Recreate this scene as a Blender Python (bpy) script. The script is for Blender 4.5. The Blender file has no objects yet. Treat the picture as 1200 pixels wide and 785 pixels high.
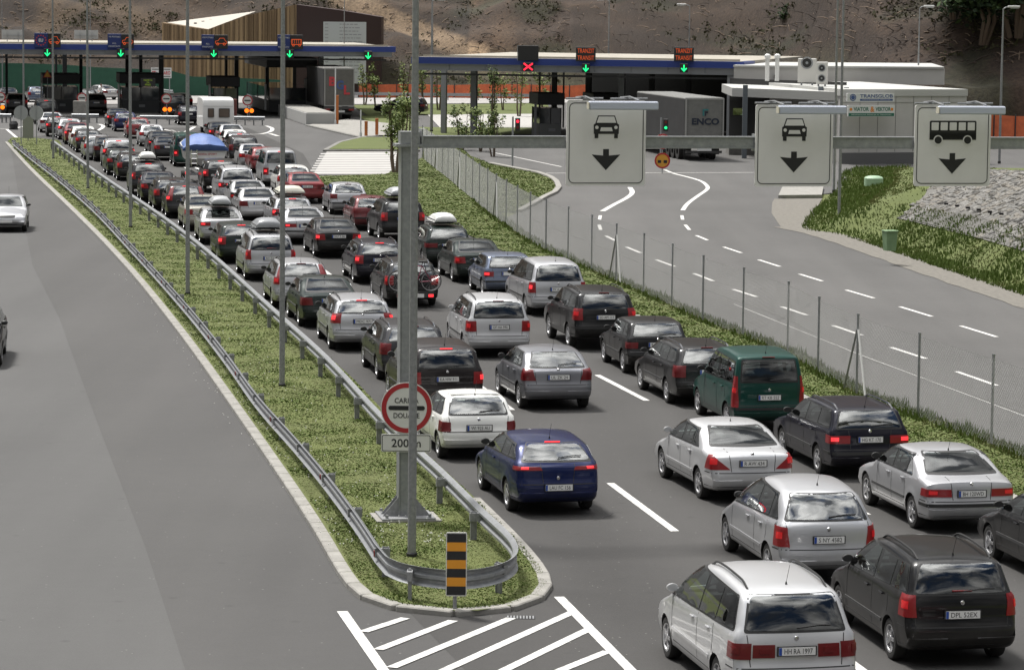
import bpy, bmesh, math, random
import numpy as np
from mathutils import Vector, Matrix
from mathutils.bvhtree import BVHTree
from math import sin, cos, pi, radians, sqrt, atan2, tan
random.seed(7)
rng = np.random.default_rng(7)
S = bpy.context.scene
COL = S.collection

# ------------------------------------------------------------------ camera
H = 9.6; F = 3650.0; CX, CY = 600.0, 392.5
PITCH = math.atan((CY - 5.0) / F); ROLL = radians(0.6)
cam_d = bpy.data.cameras.new('camera'); cam = bpy.data.objects.new('camera', cam_d); COL.objects.link(cam)
cam_d.sensor_width = 36.0; cam_d.lens = 36.0 * F / 1200.0
cam_d.clip_start = 1.0; cam_d.clip_end = 6000.0
CM = Matrix.Rotation(pi / 2 - PITCH, 4, 'X') @ Matrix.Rotation(ROLL, 4, 'Z')
CM.translation = Vector((0, 0, H))
cam.matrix_world = CM
S.camera = cam

# ------------------------------------------------------------------ sky and sun
SUN_EL, SUN_AZ = radians(60), radians(-40)     # azimuth from +Y towards +X
W = bpy.data.worlds.new('World'); S.world = W; W.use_nodes = True
nt = W.node_tree; nt.nodes.clear()
o = nt.nodes.new('ShaderNodeOutputWorld'); bg = nt.nodes.new('ShaderNodeBackground')
sky = nt.nodes.new('ShaderNodeTexSky'); sky.sky_type = 'NISHITA'; sky.sun_disc = False
sky.sun_elevation = SUN_EL; sky.sun_rotation = SUN_AZ
tc = nt.nodes.new('ShaderNodeTexCoord'); mp = nt.nodes.new('ShaderNodeMapping'); mp.inputs['Scale'].default_value = (1.0, 1.0, 2.2)
n1 = nt.nodes.new('ShaderNodeTexNoise'); n1.inputs['Scale'].default_value = 2.6; n1.inputs['Detail'].default_value = 9; n1.inputs['Roughness'].default_value = 0.58; n1.inputs['Distortion'].default_value = 0.35
cr = nt.nodes.new('ShaderNodeValToRGB'); cr.color_ramp.elements[0].position = 0.38; cr.color_ramp.elements[1].position = 0.50
n2 = nt.nodes.new('ShaderNodeTexNoise'); n2.inputs['Scale'].default_value = 3.4; n2.inputs['Detail'].default_value = 8
cr2 = nt.nodes.new('ShaderNodeValToRGB')
cr2.color_ramp.elements[0].position = 0.36; cr2.color_ramp.elements[0].color = (2.0, 2.1, 2.3, 1)
cr2.color_ramp.elements[1].position = 0.64; cr2.color_ramp.elements[1].color = (22, 21.6, 21, 1)
mx = nt.nodes.new('ShaderNodeMixRGB')
nt.links.new(tc.outputs['Generated'], mp.inputs['Vector'])
nt.links.new(mp.outputs['Vector'], n1.inputs['Vector']); nt.links.new(mp.outputs['Vector'], n2.inputs['Vector'])
nt.links.new(n1.outputs['Fac'], cr.inputs['Fac']); nt.links.new(n2.outputs['Fac'], cr2.inputs['Fac'])
nt.links.new(cr.outputs['Color'], mx.inputs['Fac']); nt.links.new(sky.outputs['Color'], mx.inputs['Color1']); nt.links.new(cr2.outputs['Color'], mx.inputs['Color2'])
# cloud cover dims towards the horizon, as an overcast sky does
sxyz = nt.nodes.new('ShaderNodeSeparateXYZ'); nt.links.new(tc.outputs['Generated'], sxyz.inputs[0])
gr = nt.nodes.new('ShaderNodeValToRGB'); g_ = gr.color_ramp.elements
g_[0].position = 0.0; g_[0].color = (.09, .09, .092, 1); g_[1].position = .95; g_[1].color = (1.9, 1.9, 1.9, 1); e_ = g_.new(.68); e_.color = (.36, .36, .36, 1)
nt.links.new(sxyz.outputs['Z'], gr.inputs['Fac'])
mg = nt.nodes.new('ShaderNodeMixRGB'); mg.blend_type = 'MULTIPLY'; mg.inputs['Fac'].default_value = 1.0
nt.links.new(mx.outputs['Color'], mg.inputs['Color1']); nt.links.new(gr.outputs['Color'], mg.inputs['Color2'])
nt.links.new(mg.outputs['Color'], bg.inputs['Color']); bg.inputs['Strength'].default_value = 0.10
nt.links.new(bg.outputs['Background'], o.inputs['Surface'])
sd = bpy.data.lights.new('sun', 'SUN'); sd.energy = 3.3; sd.angle = radians(9); sd.color = (1.0, 0.97, 0.925)
sun = bpy.data.objects.new('sun', sd); COL.objects.link(sun)
sdir = Vector((cos(SUN_EL) * sin(SUN_AZ), cos(SUN_EL) * cos(SUN_AZ), sin(SUN_EL)))
sun.rotation_euler = sdir.to_track_quat('Z', 'Y').to_euler(); sun.location = (0, 0, 60)
vs = S.view_settings; vs.view_transform = 'Standard'; vs.look = 'None'; vs.exposure = 0.62; vs.gamma = 1.0; vs.use_curve_mapping = False
S.cycles.use_denoising = True
S.cycles.max_bounces = 5; S.cycles.diffuse_bounces = 2; S.cycles.glossy_bounces = 3; S.cycles.transparent_max_bounces = 12
S.cycles.sample_clamp_indirect = 4.0

# ------------------------------------------------------------------ photo pixel -> place
def ray(px, py):
    d = Vector(((px - CX) / F, -(py - CY) / F, -1.0))
    return (CM.to_3x3() @ d).normalized()
def P(px, py, h=0.0):
    d = ray(px, py); t = (h - H) / d.z
    return Vector((d.x * t, d.y * t, h))
def PD(px, py, Y):
    d = ray(px, py); t = Y / d.y
    return Vector((d.x * t, Y, H + d.z * t))
HEAD = radians(10.6)                            # the lanes run this far left of +Y
FW = Vector((-sin(HEAD), cos(HEAD), 0)); RT = Vector((cos(HEAD), sin(HEAD), 0))

# ------------------------------------------------------------------ materials
MATS = {}
def nodes_of(name):
    m = bpy.data.materials.new(name); m.use_nodes = True
    return m, m.node_tree, m.node_tree.nodes['Principled BSDF']
def mat(name, col, rough=0.6, metal=0.0, coat=0.0, spec=0.5, emit=None, estr=0.0, noise=None, nscale=8.0, bump=0.0, bscale=40.0, ior=None):
    if name in MATS: return MATS[name]
    m, t, b = nodes_of(name)
    b.inputs['Base Color'].default_value = (*col, 1); b.inputs['Roughness'].default_value = rough
    b.inputs['Metallic'].default_value = metal; b.inputs['Specular IOR Level'].default_value = spec
    b.inputs['Coat Weight'].default_value = coat; b.inputs['Coat Roughness'].default_value = 0.04
    if ior: b.inputs['IOR'].default_value = ior
    if emit: b.inputs['Emission Color'].default_value = (*emit, 1); b.inputs['Emission Strength'].default_value = estr
    if noise is not None or bump:
        c = t.nodes.new('ShaderNodeTexCoord')
    if noise is not None:
        n = t.nodes.new('ShaderNodeTexNoise'); n.inputs['Scale'].default_value = nscale; n.inputs['Detail'].default_value = 6; n.inputs['Roughness'].default_value = .65
        r = t.nodes.new('ShaderNodeValToRGB'); r.color_ramp.elements[0].position = .3; r.color_ramp.elements[1].position = .72
        r.color_ramp.elements[0].color = (*noise, 1); r.color_ramp.elements[1].color = (*col, 1)
        t.links.new(c.outputs['Object'], n.inputs['Vector']); t.links.new(n.outputs['Fac'], r.inputs['Fac']); t.links.new(r.outputs['Color'], b.inputs['Base Color'])
    if bump:
        n = t.nodes.new('ShaderNodeTexNoise'); n.inputs['Scale'].default_value = bscale; n.inputs['Detail'].default_value = 5
        u = t.nodes.new('ShaderNodeBump'); u.inputs['Strength'].default_value = bump; u.inputs['Distance'].default_value = .02
        t.links.new(c.outputs['Object'], n.inputs['Vector']); t.links.new(n.outputs['Fac'], u.inputs['Height']); t.links.new(u.outputs['Normal'], b.inputs['Normal'])
    MATS[name] = m
    return m
def paint(name, col, metal=0.0, rough=0.38):
    """car paint with a thin film of road dirt near the sills"""
    if name in MATS: return MATS[name]
    m, t, b = nodes_of(name)
    b.inputs['Metallic'].default_value = metal; b.inputs['Roughness'].default_value = rough
    b.inputs['Coat Weight'].default_value = 0.6 if max(col) > .1 else .4; b.inputs['Coat Roughness'].default_value = 0.05; b.inputs['Specular IOR Level'].default_value = .25 if max(col) < .1 else .5
    c = t.nodes.new('ShaderNodeTexCoord'); sp = t.nodes.new('ShaderNodeSeparateXYZ')
    n = t.nodes.new('ShaderNodeTexNoise'); n.inputs['Scale'].default_value = 5; n.inputs['Detail'].default_value = 7
    mr = t.nodes.new('ShaderNodeMapRange'); mr.inputs['From Min'].default_value = .75; mr.inputs['From Max'].default_value = .15
    mu = t.nodes.new('ShaderNodeMath'); mu.operation = 'MULTIPLY'
    mul2 = t.nodes.new('ShaderNodeMath'); mul2.operation = 'MULTIPLY'; mul2.inputs[1].default_value = 0.30 if max(col) < .2 else .5
    mc = t.nodes.new('ShaderNodeMixRGB'); mc.inputs['Color1'].default_value = (*col, 1); mc.inputs['Color2'].default_value = (.16, .145, .125, 1)
    t.links.new(c.outputs['Object'], sp.inputs[0]); t.links.new(c.outputs['Object'], n.inputs['Vector'])
    t.links.new(sp.outputs['Z'], mr.inputs['Value']); t.links.new(mr.outputs['Result'], mu.inputs[0]); t.links.new(n.outputs['Fac'], mu.inputs[1])
    t.links.new(mu.outputs[0], mul2.inputs[0]); t.links.new(mul2.outputs[0], mc.inputs['Fac']); t.links.new(mc.outputs['Color'], b.inputs['Base Color'])
    MATS[name] = m
    return m
PAINTS = {
 'silver': paint('paint_silver', (.47, .475, .49), .55, .33), 'lightsilver': paint('paint_light_silver', (.58, .585, .595), .5, .33),
 'dsilver': paint('paint_dark_silver', (.24, .245, .265), .6, .33), 'champagne': paint('paint_champagne', (.42, .40, .35), .5, .35),
 'white': paint('paint_white', (.76, .76, .73), 0, .35), 'black': paint('paint_black', (.006, .006, .0065), 0, .3),
 'dgrey': paint('paint_dark_grey', (.032, .032, .035), .4, .33), 'brown': paint('paint_brown_black', (.020, .016, .016), .3, .33),
 'dgreen': paint('paint_dark_green', (.009, .018, .015), .2, .32), 'teal': paint('paint_teal_green', (.003, .044, .034), .15, .32),
 'navy': paint('paint_navy', (.004, .004, .012), .25, .3), 'blue': paint('paint_deep_blue', (.004, .011, .065), .3, .3),
 'steel': paint('paint_steel_blue', (.13, .16, .23), .5, .33), 'red': paint('paint_red', (.22, .012, .016), .1, .33),
 'dred': paint('paint_dark_red', (.13, .012, .016), .2, .33), 'cream': paint('paint_cream', (.55, .54, .46), 0, .4),
}
M_GLASS = mat('car_glass', (.014, .018, .018), .025, spec=1.0, ior=2.0)
def glass(name, tint, extra=.07):
    m = bpy.data.materials.new(name); m.use_nodes = True; t = m.node_tree; t.nodes.clear()
    o = t.nodes.new('ShaderNodeOutputMaterial'); tr = t.nodes.new('ShaderNodeBsdfTransparent'); tr.inputs['Color'].default_value = (*tint, 1)
    g = t.nodes.new('ShaderNodeBsdfGlossy'); g.inputs['Roughness'].default_value = .02; g.inputs['Color'].default_value = (.95, .97, .97, 1)
    f = t.nodes.new('ShaderNodeFresnel'); f.inputs['IOR'].default_value = 1.75; a = t.nodes.new('ShaderNodeMath'); a.operation = 'ADD'; a.inputs[1].default_value = extra; a.use_clamp = True
    x = t.nodes.new('ShaderNodeMixShader'); t.links.new(f.outputs[0], a.inputs[0]); t.links.new(a.outputs[0], x.inputs[0]); t.links.new(tr.outputs[0], x.inputs[1]); t.links.new(g.outputs[0], x.inputs[2]); t.links.new(x.outputs[0], o.inputs[0])
    return m
M_PANE = glass('clear_pane', (.62, .68, .66)); M_PANE_DARK = glass('tinted_pane', (.34, .38, .38))
M_SEAT = mat('seat_fabric', (.13, .13, .135), .9); M_CABIN = mat('cabin_trim', (.030, .030, .032), .8)
M_BLACK = mat('black_plastic', (.018, .018, .018), .5)
M_TRIM = mat('grey_plastic', (.05, .05, .05), .55)
M_RUBBER = mat('tyre_rubber', (.022, .021, .02), .85)
M_RIM = mat('alloy', (.52, .52, .53), .35, metal=.8)
M_CHROME = mat('chrome', (.7, .7, .72), .15, metal=1)
M_RED_OFF = mat('lamp_red', (.13, .005, .007), .3, coat=.15)
M_RED_DIM = mat('lamp_red_tail', (.16, .006, .008), .3, coat=.15, emit=(1, .02, .02), estr=.02)
M_RED_ON = mat('lamp_red_lit', (.6, .02, .02), .2, emit=(1, .04, .05), estr=.85)
M_RED_MID = mat('lamp_red_glow', (.45, .015, .018), .2, emit=(1, .03, .035), estr=.10)
M_LENS = mat('lamp_clear', (.55, .56, .58), .12, coat=.8)
M_PLATE = mat('plate_white', (.72, .72, .70), .5)
M_PLBLUE = mat('plate_blue', (.02, .07, .34), .5)
M_INK = mat('ink_black', (.012, .012, .013), .6)
M_UNDER = mat('underbody', (.010, .010, .010), .9)

# ------------------------------------------------------------------ mesh helpers
class MB:
    def __init__(s): s.v = []; s.f = []; s.m = []
    def add(s, vs, fs, mi=0):
        k = len(s.v); s.v += [tuple(v) for v in vs]; s.f += [tuple(i + k for i in f) for f in fs]; s.m += [mi] * len(fs); return s
    def box(s, c, d, rz=0, mi=0, M=None):
        x, y, z = d[0] / 2, d[1] / 2, d[2] / 2
        vs = [Vector(p) for p in ((-x,-y,-z),(x,-y,-z),(x,y,-z),(-x,y,-z),(-x,-y,z),(x,-y,z),(x,y,z),(-x,y,z))]
        R = M if M is not None else Matrix.Rotation(rz, 3, 'Z')
        vs = [R @ v + Vector(c) for v in vs]
        return s.add(vs, [(0,3,2,1),(4,5,6,7),(0,1,5,4),(1,2,6,5),(2,3,7,6),(3,0,4,7)], mi)
    def bbox(s, c, d, b=.02, rz=0, mi=0):
        """box with chamfered edges"""
        x, y, z = d[0] / 2, d[1] / 2, d[2] / 2; vs = []
        for (a, e, zz) in ((x-b, y-b, -z), (x, y, -z+b), (x, y, z-b), (x-b, y-b, z)):
            vs += [(-a, -e+(b if a==x else 0), zz), (-a+(b if a==x else 0), -e, zz), (a-(b if a==x else 0), -e, zz), (a, -e+(b if a==x else 0), zz),
                   (a, e-(b if a==x else 0), zz), (a-(b if a==x else 0), e, zz), (-a+(b if a==x else 0), e, zz), (-a, e-(b if a==x else 0), zz)]
        R = Matrix.Rotation(rz, 3, 'Z'); vs = [R @ Vector(v) + Vector(c) for v in vs]; fs = []
        for r in range(3):
            for i in range(8): j = (i+1) % 8; fs.append((r*8+i, r*8+j, r*8+8+j, r*8+8+i))
        fs.append(tuple(reversed(range(8)))); fs.append(tuple(range(24, 32)))
        return s.add(vs, fs, mi)
    def tube(s, pts, r, n=8, mi=0, caps=True):
        pts = [Vector(p) for p in pts]; k = len(pts); vs = []; fs = []
        rr = r if isinstance(r, (list, tuple)) else [r] * k
        up0 = None
        for i, p in enumerate(pts):
            d = (pts[min(i+1, k-1)] - pts[max(i-1, 0)]).normalized()
            if up0 is None: up0 = Vector((0,0,1)) if abs(d.z) < .9 else Vector((1,0,0))
            a = d.cross(up0).normalized(); b = a.cross(d).normalized(); up0 = b
            for j in range(n): t = 2*pi*j/n; vs.append(p + a*cos(t)*rr[i] + b*sin(t)*rr[i])
        for i in range(k-1):
            for j in range(n): q = (j+1) % n; fs.append((i*n+j, i*n+q, (i+1)*n+q, (i+1)*n+j))
        if caps: fs.append(tuple(reversed(range(n)))); fs.append(tuple(range((k-1)*n, k*n)))
        return s.add(vs, fs, mi)
    def lathe(s, prof, n=24, axis='z', c=(0,0,0), mi=0, closed=False):
        vs = []; fs = []; k = len(prof); c = Vector(c)
        for (r, h) in prof:
            for j in range(n):
                t = 2*pi*j/n
                p = Vector((r*cos(t), r*sin(t), h)) if axis == 'z' else (Vector((h, r*cos(t), r*sin(t))) if axis == 'x' else Vector((r*sin(t), h, r*cos(t))))
                vs.append(c + p)
        for i in range(k if closed else k-1):
            for j in range(n): q = (j+1) % n; i2 = (i+1) % k; fs.append((i*n+j, i*n+q, i2*n+q, i2*n+j))
        if not closed: fs.append(tuple(range(n))); fs.append(tuple(reversed(range((k-1)*n, k*n))))
        return s.add(vs, fs, mi)
    def prism(s, poly, z0, z1, mi=0):
        n = len(poly); vs = [(p[0], p[1], z0) for p in poly] + [(p[0], p[1], z1) for p in poly]
        fs = [tuple(reversed(range(n))), tuple(range(n, 2*n))] + [(i, (i+1) % n, n+(i+1) % n, n+i) for i in range(n)]
        return s.add(vs, fs, mi)
    def plate(s, poly, M, t=.02, mi=0):
        """poly in local xz, thickness along local y (0..t); M a 4x4"""
        n = len(poly); vs = [M @ Vector((p[0], 0, p[1])) for p in poly] + [M @ Vector((p[0], t, p[1])) for p in poly]
        fs = [tuple(range(n)), tuple(reversed(range(n, 2*n)))] + [(i, n+i, n+(i+1) % n, (i+1) % n) for i in range(n)]
        return s.add(vs, fs, mi)
    def ring(s, outer, inner, M, t=.01, mi=0):
        n = len(outer); vs = [M @ Vector((p[0], y, p[1])) for y in (0, t) for pl in (outer, inner) for p in pl]
        fs = []
        for i in range(n):
            j = (i+1) % n
            fs += [(i, j, n+j, n+i), (2*n+j, 2*n+i, 3*n+i, 3*n+j), (j, i, 2*n+i, 2*n+j), (n+i, n+j, 3*n+j, 3*n+i)]
        return s.add(vs, fs, mi)
    def build(s, name, mats, parent=None, smooth=None, fix=True):
        me = bpy.data.meshes.new(name); me.from_pydata(s.v, [], s.f)
        for m in (mats if isinstance(mats, (list, tuple)) else [mats]): me.materials.append(m)
        me.polygons.foreach_set('material_index', s.m)
        if fix:
            b = bmesh.new(); b.from_mesh(me); bmesh.ops.recalc_face_normals(b, faces=b.faces); b.to_mesh(me); b.free()
        if smooth:
            me.polygons.foreach_set('use_smooth', [True] * len(me.polygons)); me.set_sharp_from_angle(angle=radians(smooth))
        ob = bpy.data.objects.new(name, me); COL.objects.link(ob)
        if parent: ob.parent = parent
        return ob
def tag(o, label=None, cat=None, group=None, kind=None):
    if label: o['label'] = label
    if cat: o['category'] = cat
    if group: o['group'] = group
    if kind: o['kind'] = kind
    return o
def empty(name, loc=(0,0,0), rz=0, label=None, cat=None, group=None):
    o = bpy.data.objects.new(name, None); COL.objects.link(o); o.location = loc; o.rotation_euler = (0, 0, rz); o.empty_display_size = .3
    return tag(o, label, cat, group)
def copy_tree(o, parent=None):
    c = o.copy(); COL.objects.link(c)
    if parent: c.parent = parent
    for ch in list(o.children): copy_tree(ch, c)
    return c
def resample(pts, n):
    pts = [Vector(p) for p in pts]; L = [0]
    for a, b in zip(pts, pts[1:]): L.append(L[-1] + (b-a).length)
    out = []; k = 0
    for i in range(n):
        d = L[-1] * i / (n-1)
        while k < len(L)-2 and L[k+1] < d: k += 1
        out.append(pts[k].lerp(pts[k+1], (d-L[k]) / max(1e-9, L[k+1]-L[k])))
    return out
def chaikin(pts, it=2, closed=False):
    pts = [Vector(p) for p in pts]
    for _ in range(it):
        q = []
        if not closed: q.append(pts[0])
        for i in range(len(pts) if closed else len(pts)-1):
            a, b = pts[i], pts[(i+1) % len(pts)]
            q += [a.lerp(b, .25), a.lerp(b, .75)]
        if not closed: q.append(pts[-1])
        pts = q
    return pts
def catmull(pts, n=6):
    pts = [Vector(p) for p in pts]; out = []
    for i in range(len(pts)-1):
        p0 = pts[max(0, i-1)]; p1 = pts[i]; p2 = pts[i+1]; p3 = pts[min(len(pts)-1, i+2)]
        for j in range(n):
            t = j/n; out.append(.5*((2*p1)+(p2-p0)*t+(2*p0-5*p1+4*p2-p3)*t*t+(3*p1-p0-3*p2+p3)*t**3))
    out.append(pts[-1]); return out
def circ(r, n=32, cx=0, cz=0): return [(cx + r*cos(2*pi*i/n), cz + r*sin(2*pi*i/n)) for i in range(n)]
def rrect(w, h, r, cx=0, cz=0, n=5):
    out = []
    for (sx, sz, a0) in ((1,1,0), (-1,1,90), (-1,-1,180), (1,-1,270)):
        for i in range(n+1):
            a = radians(a0 + 90*i/n); out.append((cx + sx*(w/2-r) + r*cos(a), cz + sz*(h/2-r) + r*sin(a)))
    return out
def roundpoly(pts, r, n=4):
    out = []; k = len(pts); pts = [Vector((p[0], p[1])) for p in pts]
    for i in range(k):
        p = pts[i]; a = pts[i-1]-p; b = pts[(i+1) % k]-p
        ra = min(r, a.length*.45); rb = min(r, b.length*.45); pa = p + a.normalized()*ra; pb = p + b.normalized()*rb
        for j in range(n+1):
            t = j/n; out.append(pa*(1-t)**2 + p*2*t*(1-t) + pb*t*t)
    return out
_TX = {}
def text_shape(txt, h, wfit=None, shear=0, bold=0.0):
    """mesh data (verts xz, faces) of a word, centred, cap height h"""
    key = (txt, h, wfit, bold)
    if key in _TX: return _TX[key]
    cu = bpy.data.curves.new('t', 'FONT'); cu.body = txt; cu.size = 1.0; cu.align_x = 'CENTER'; cu.resolution_u = 3; cu.offset = bold
    ob = bpy.data.objects.new('t', cu); COL.objects.link(ob); bpy.context.view_layer.update()
    me = ob.evaluated_get(bpy.context.evaluated_depsgraph_get()).to_mesh()
    v = [(p.co.x, p.co.y) for p in me.vertices]; f = [tuple(p.vertices) for p in me.polygons]
    ob.evaluated_get(bpy.context.evaluated_depsgraph_get()).to_mesh_clear()
    bpy.data.objects.remove(ob); bpy.data.curves.remove(cu)
    if not v: return [], []
    x0 = min(p[0] for p in v); x1 = max(p[0] for p in v); y0 = min(p[1] for p in v); y1 = max(p[1] for p in v)
    sy = h / max(1e-6, (y1-y0)); sx = (wfit/(x1-x0)) if wfit else sy
    v = [((p[0]-(x0+x1)/2)*sx, (p[1]-(y0+y1)/2)*sy) for p in v]
    _TX[key] = (v, f); return v, f
def put_text(mb, txt, M, h, wfit=None, cx=0, cz=0, y=-.003, mi=0, bold=0.0):
    v, f = text_shape(txt, h, wfit, bold=bold)
    mb.add([M @ Vector((p[0]+cx, y, p[1]+cz)) for p in v], f, mi)
# ================================================================== VEHICLES
def interp(x, xs, ys): return float(np.interp(x, xs, ys))
class Spec: pass
def make_spec(**k):
    s = Spec()
    d = dict(L=4.4, Wd=1.74, prof=None, belt=(.96, .93), zb=.22, tumble=.30, wr=.31, wy=(.85, 3.55), crown=.045, fil=.055, rw=None, ws=None,
             dlo=None, splits=(), tl=[], tlshape=None, plate=(0, .80), bumper=(.30, .58), rails=True, name='car', hatch=True, rimstyle=5,
             rear_taper=.05, front_taper=.10, trim_bumper=False, shoulder=.018, handles=(), strip=None, hl=None, blz=None, spoiler=False, gh_taper=.03)
    d.update(k)
    for a, b in d.items(): setattr(s, a, b)
    return s
SP = {}
SP['sedan'] = make_spec(L=4.5, Wd=1.74, name='saloon_car', rails=False, rear_taper=.06,
    prof=[(0,.50),(0,.60),(.035,.66),(.03,.92),(.09,1.02),(.55,1.07),(1.28,1.37),(1.62,1.425),(2.35,1.42),(2.65,1.37),(3.35,.99),(3.55,.94),(4.25,.78),(4.44,.66),(4.5,.50)],
    belt=(1.0,.93), wy=(.95,3.62), rw=((.50,1.355),(.66,1.075)), ws=((.52,1.36),(.68,1.0)), dlo=[(1.0,1.02),(1.45,1.33),(2.55,1.33),(3.12,.99)], splits=(1.35,2.15),
    tl=[('w',[(31,.70),(60,.70),(58,.92),(33,.92)])], plate=(0,.83), handles=(1.35,2.2), strip=.55, blz=None)
SP['merc'] = make_spec(L=4.52, Wd=1.73, name='saloon_car', rails=False, rear_taper=.07, crown=.055, fil=.07,
    prof=[(0,.48),(0,.60),(.03,.68),(.05,.90),(.12,1.0),(.30,1.035),(.62,1.065),(1.05,1.27),(1.45,1.40),(1.85,1.43),(2.4,1.42),(2.75,1.35),(3.4,.98),(3.6,.92),(4.25,.78),(4.45,.62),(4.52,.50)],
    belt=(1.0,.92), wy=(.93,3.64), rw=((.50,1.34),(.68,1.085)), ws=((.52,1.35),(.68,.99)), dlo=[(1.02,1.02),(1.42,1.30),(2.6,1.34),(3.2,.98)], splits=(1.48,2.2),
    tl=[('w',[(28,.68),(62,.68),(55,.95),(47,.96)])], plate=(0,.80), handles=(1.42,2.28), strip=.50)
SP['bmw'] = make_spec(L=4.47, Wd=1.74, name='saloon_car', rails=False, rear_taper=.05, crown=.05, fil=.06,
    prof=[(0,.48),(0,.60),(.04,.67),(.05,.93),(.11,1.0),(.58,1.06),(1.2,1.34),(1.6,1.415),(2.3,1.415),(2.6,1.36),(3.2,1.0),(3.4,.95),(4.25,.80),(4.42,.64),(4.47,.50)],
    belt=(.99,.93), wy=(.92,3.65), rw=((.50,1.34),(.67,1.075)), ws=((.52,1.35),(.68,1.0)), dlo=[(.98,1.0),(1.38,1.31),(2.45,1.33),(3.05,.98)], splits=(1.32,2.1),
    tl=[('w',[(24,.70),(60,.70),(58,.84),(25,.84)])], plate=(0,.76), handles=(1.35,2.2), strip=.52, trim_bumper=True)
SP['hatch'] = make_spec(L=4.0, Wd=1.69, name='hatchback_car', rails=False,
    prof=[(0,.50),(0,.60),(.05,.66),(.07,.96),(.42,1.34),(.56,1.40),(1.3,1.44),(1.8,1.42),(2.05,1.37),(2.8,.99),(3.0,.94),(3.7,.80),(3.94,.66),(4.0,.50)],
    belt=(.98,.93), wy=(.68,3.18), rw=((.50,1.33),(.63,1.02)), ws=((.50,1.36),(.66,1.0)), dlo=[(.42,1.02),(.62,1.31),(1.95,1.33),(2.55,.98)], splits=(.95,1.7),
    tl=[('w',[(33,.74),(58,.74),(57,.95),(34,.95)])], plate=(0,.60), handles=(1.0,1.75), strip=.52, trim_bumper=True, blz=1.37)
SP['hatch_old'] = make_spec(L=3.98, Wd=1.66, name='hatchback_car', rails=False, crown=.03, fil=.04, rear_taper=.02, tumble=.22,
    prof=[(0,.48),(0,.60),(.06,.64),(.06,.95),(.33,1.33),(.45,1.385),(1.2,1.415),(1.75,1.40),(1.95,1.36),(2.6,.97),(2.75,.93),(3.85,.80),(3.95,.66),(3.98,.50)],
    belt=(.95,.92), wy=(.70,3.15), rw=((.55,1.32),(.66,1.0)), ws=((.54,1.35),(.66,.99)), dlo=[(.40,.99),(.62,1.30),(1.85,1.31),(2.38,.96)], splits=(.85,1.6),
    tl=[('w',[(33,.70),(54,.70),(54,.86),(33,.86)])], plate=(0,.80), handles=(.95,1.65), strip=.50, trim_bumper=True)
SP['fiesta'] = make_spec(L=3.8, Wd=1.62, name='hatchback_car', rails=False, crown=.04, fil=.055, rear_taper=.04,
    prof=[(0,.46),(0,.60),(.05,.66),(.08,.92),(.40,1.29),(.52,1.335),(1.2,1.36),(1.7,1.34),(1.92,1.29),(2.6,.94),(2.8,.89),(3.5,.76),(3.74,.64),(3.8,.50)],
    belt=(.93,.89), wy=(.62,3.05), rw=((.52,1.30),(.62,.98)), ws=((.50,1.31),(.64,.96)), dlo=[(.40,.97),(.60,1.25),(1.85,1.27),(2.38,.93)], splits=(.95,1.55), wr=.28,
    tl=[('w',[(36,.62),(60,.62),(58,.84),(37,.82)])], plate=(0,.70), handles=(1.05,), spoiler=True)
SP['liftback'] = make_spec(L=4.4, Wd=1.76, name='hatchback_car', rails=False, crown=.055, fil=.07,
    prof=[(0,.50),(0,.60),(.04,.66),(.05,.93),(.10,1.0),(.30,1.04),(.85,1.31),(1.15,1.385),(1.7,1.42),(2.3,1.41),(2.6,1.35),(3.35,.98),(3.55,.92),(4.2,.77),(4.36,.64),(4.4,.50)],
    belt=(1.0,.92), wy=(.86,3.5), rw=((.50,1.33),(.66,1.06)), ws=((.52,1.35),(.68,.99)), dlo=[(.80,1.03),(1.2,1.29),(2.45,1.33),(3.1,.98)], splits=(1.2,2.0),
    tl=[('w',[(30,.76),(58,.76),(57,.90),(30,.90)])], plate=(0,.66), handles=(1.25,2.0))
SP['alfa'] = make_spec(L=4.43, Wd=1.67, name='estate_car', rails=False, crown=.055, fil=.08, rear_taper=.08, belt=(1.0,.90),
    prof=[(0,.46),(0,.62),(.05,.68),(.06,.92),(.16,1.02),(.52,1.29),(.70,1.36),(1.4,1.42),(2.0,1.41),(2.4,1.35),(3.2,.97),(3.45,.90),(4.15,.76),(4.38,.62),(4.43,.50)],
    wy=(.92,3.52), rw=((.48,1.30),(.66,1.04)), ws=((.52,1.35),(.68,.98)), dlo=[(.42,1.06),(.80,1.27),(2.3,1.34),(2.95,.97)], splits=(.95,1.55),
    tl=[('w',[(20,.875),(58,.87),(56,.945),(23,.935)])], plate=(0,.56), handles=(2.0,), blz=1.335)
SP['astra'] = make_spec(L=4.1, Wd=1.71, name='hatchback_car', rails=False, crown=.05, fil=.06, rear_taper=.05,
    prof=[(0,.48),(0,.60),(.045,.66),(.06,.94),(.12,1.0),(.60,1.32),(.80,1.385),(1.4,1.43),(1.9,1.41),(2.15,1.36),(2.9,.98),(3.1,.93),(3.85,.79),(4.05,.64),(4.1,.50)],
    belt=(.98,.92), wy=(.72,3.30), rw=((.50,1.32),(.66,1.03)), ws=((.50,1.35),(.66,.99)), dlo=[(.62,1.03),(.88,1.30),(2.05,1.33),(2.7,.97)], splits=(1.05,1.8),
    tl=[('w',[(33,.72),(59,.72),(55,.99),(38,.97)])], plate=(0,.80), handles=(1.1,1.85), strip=.52)
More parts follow.
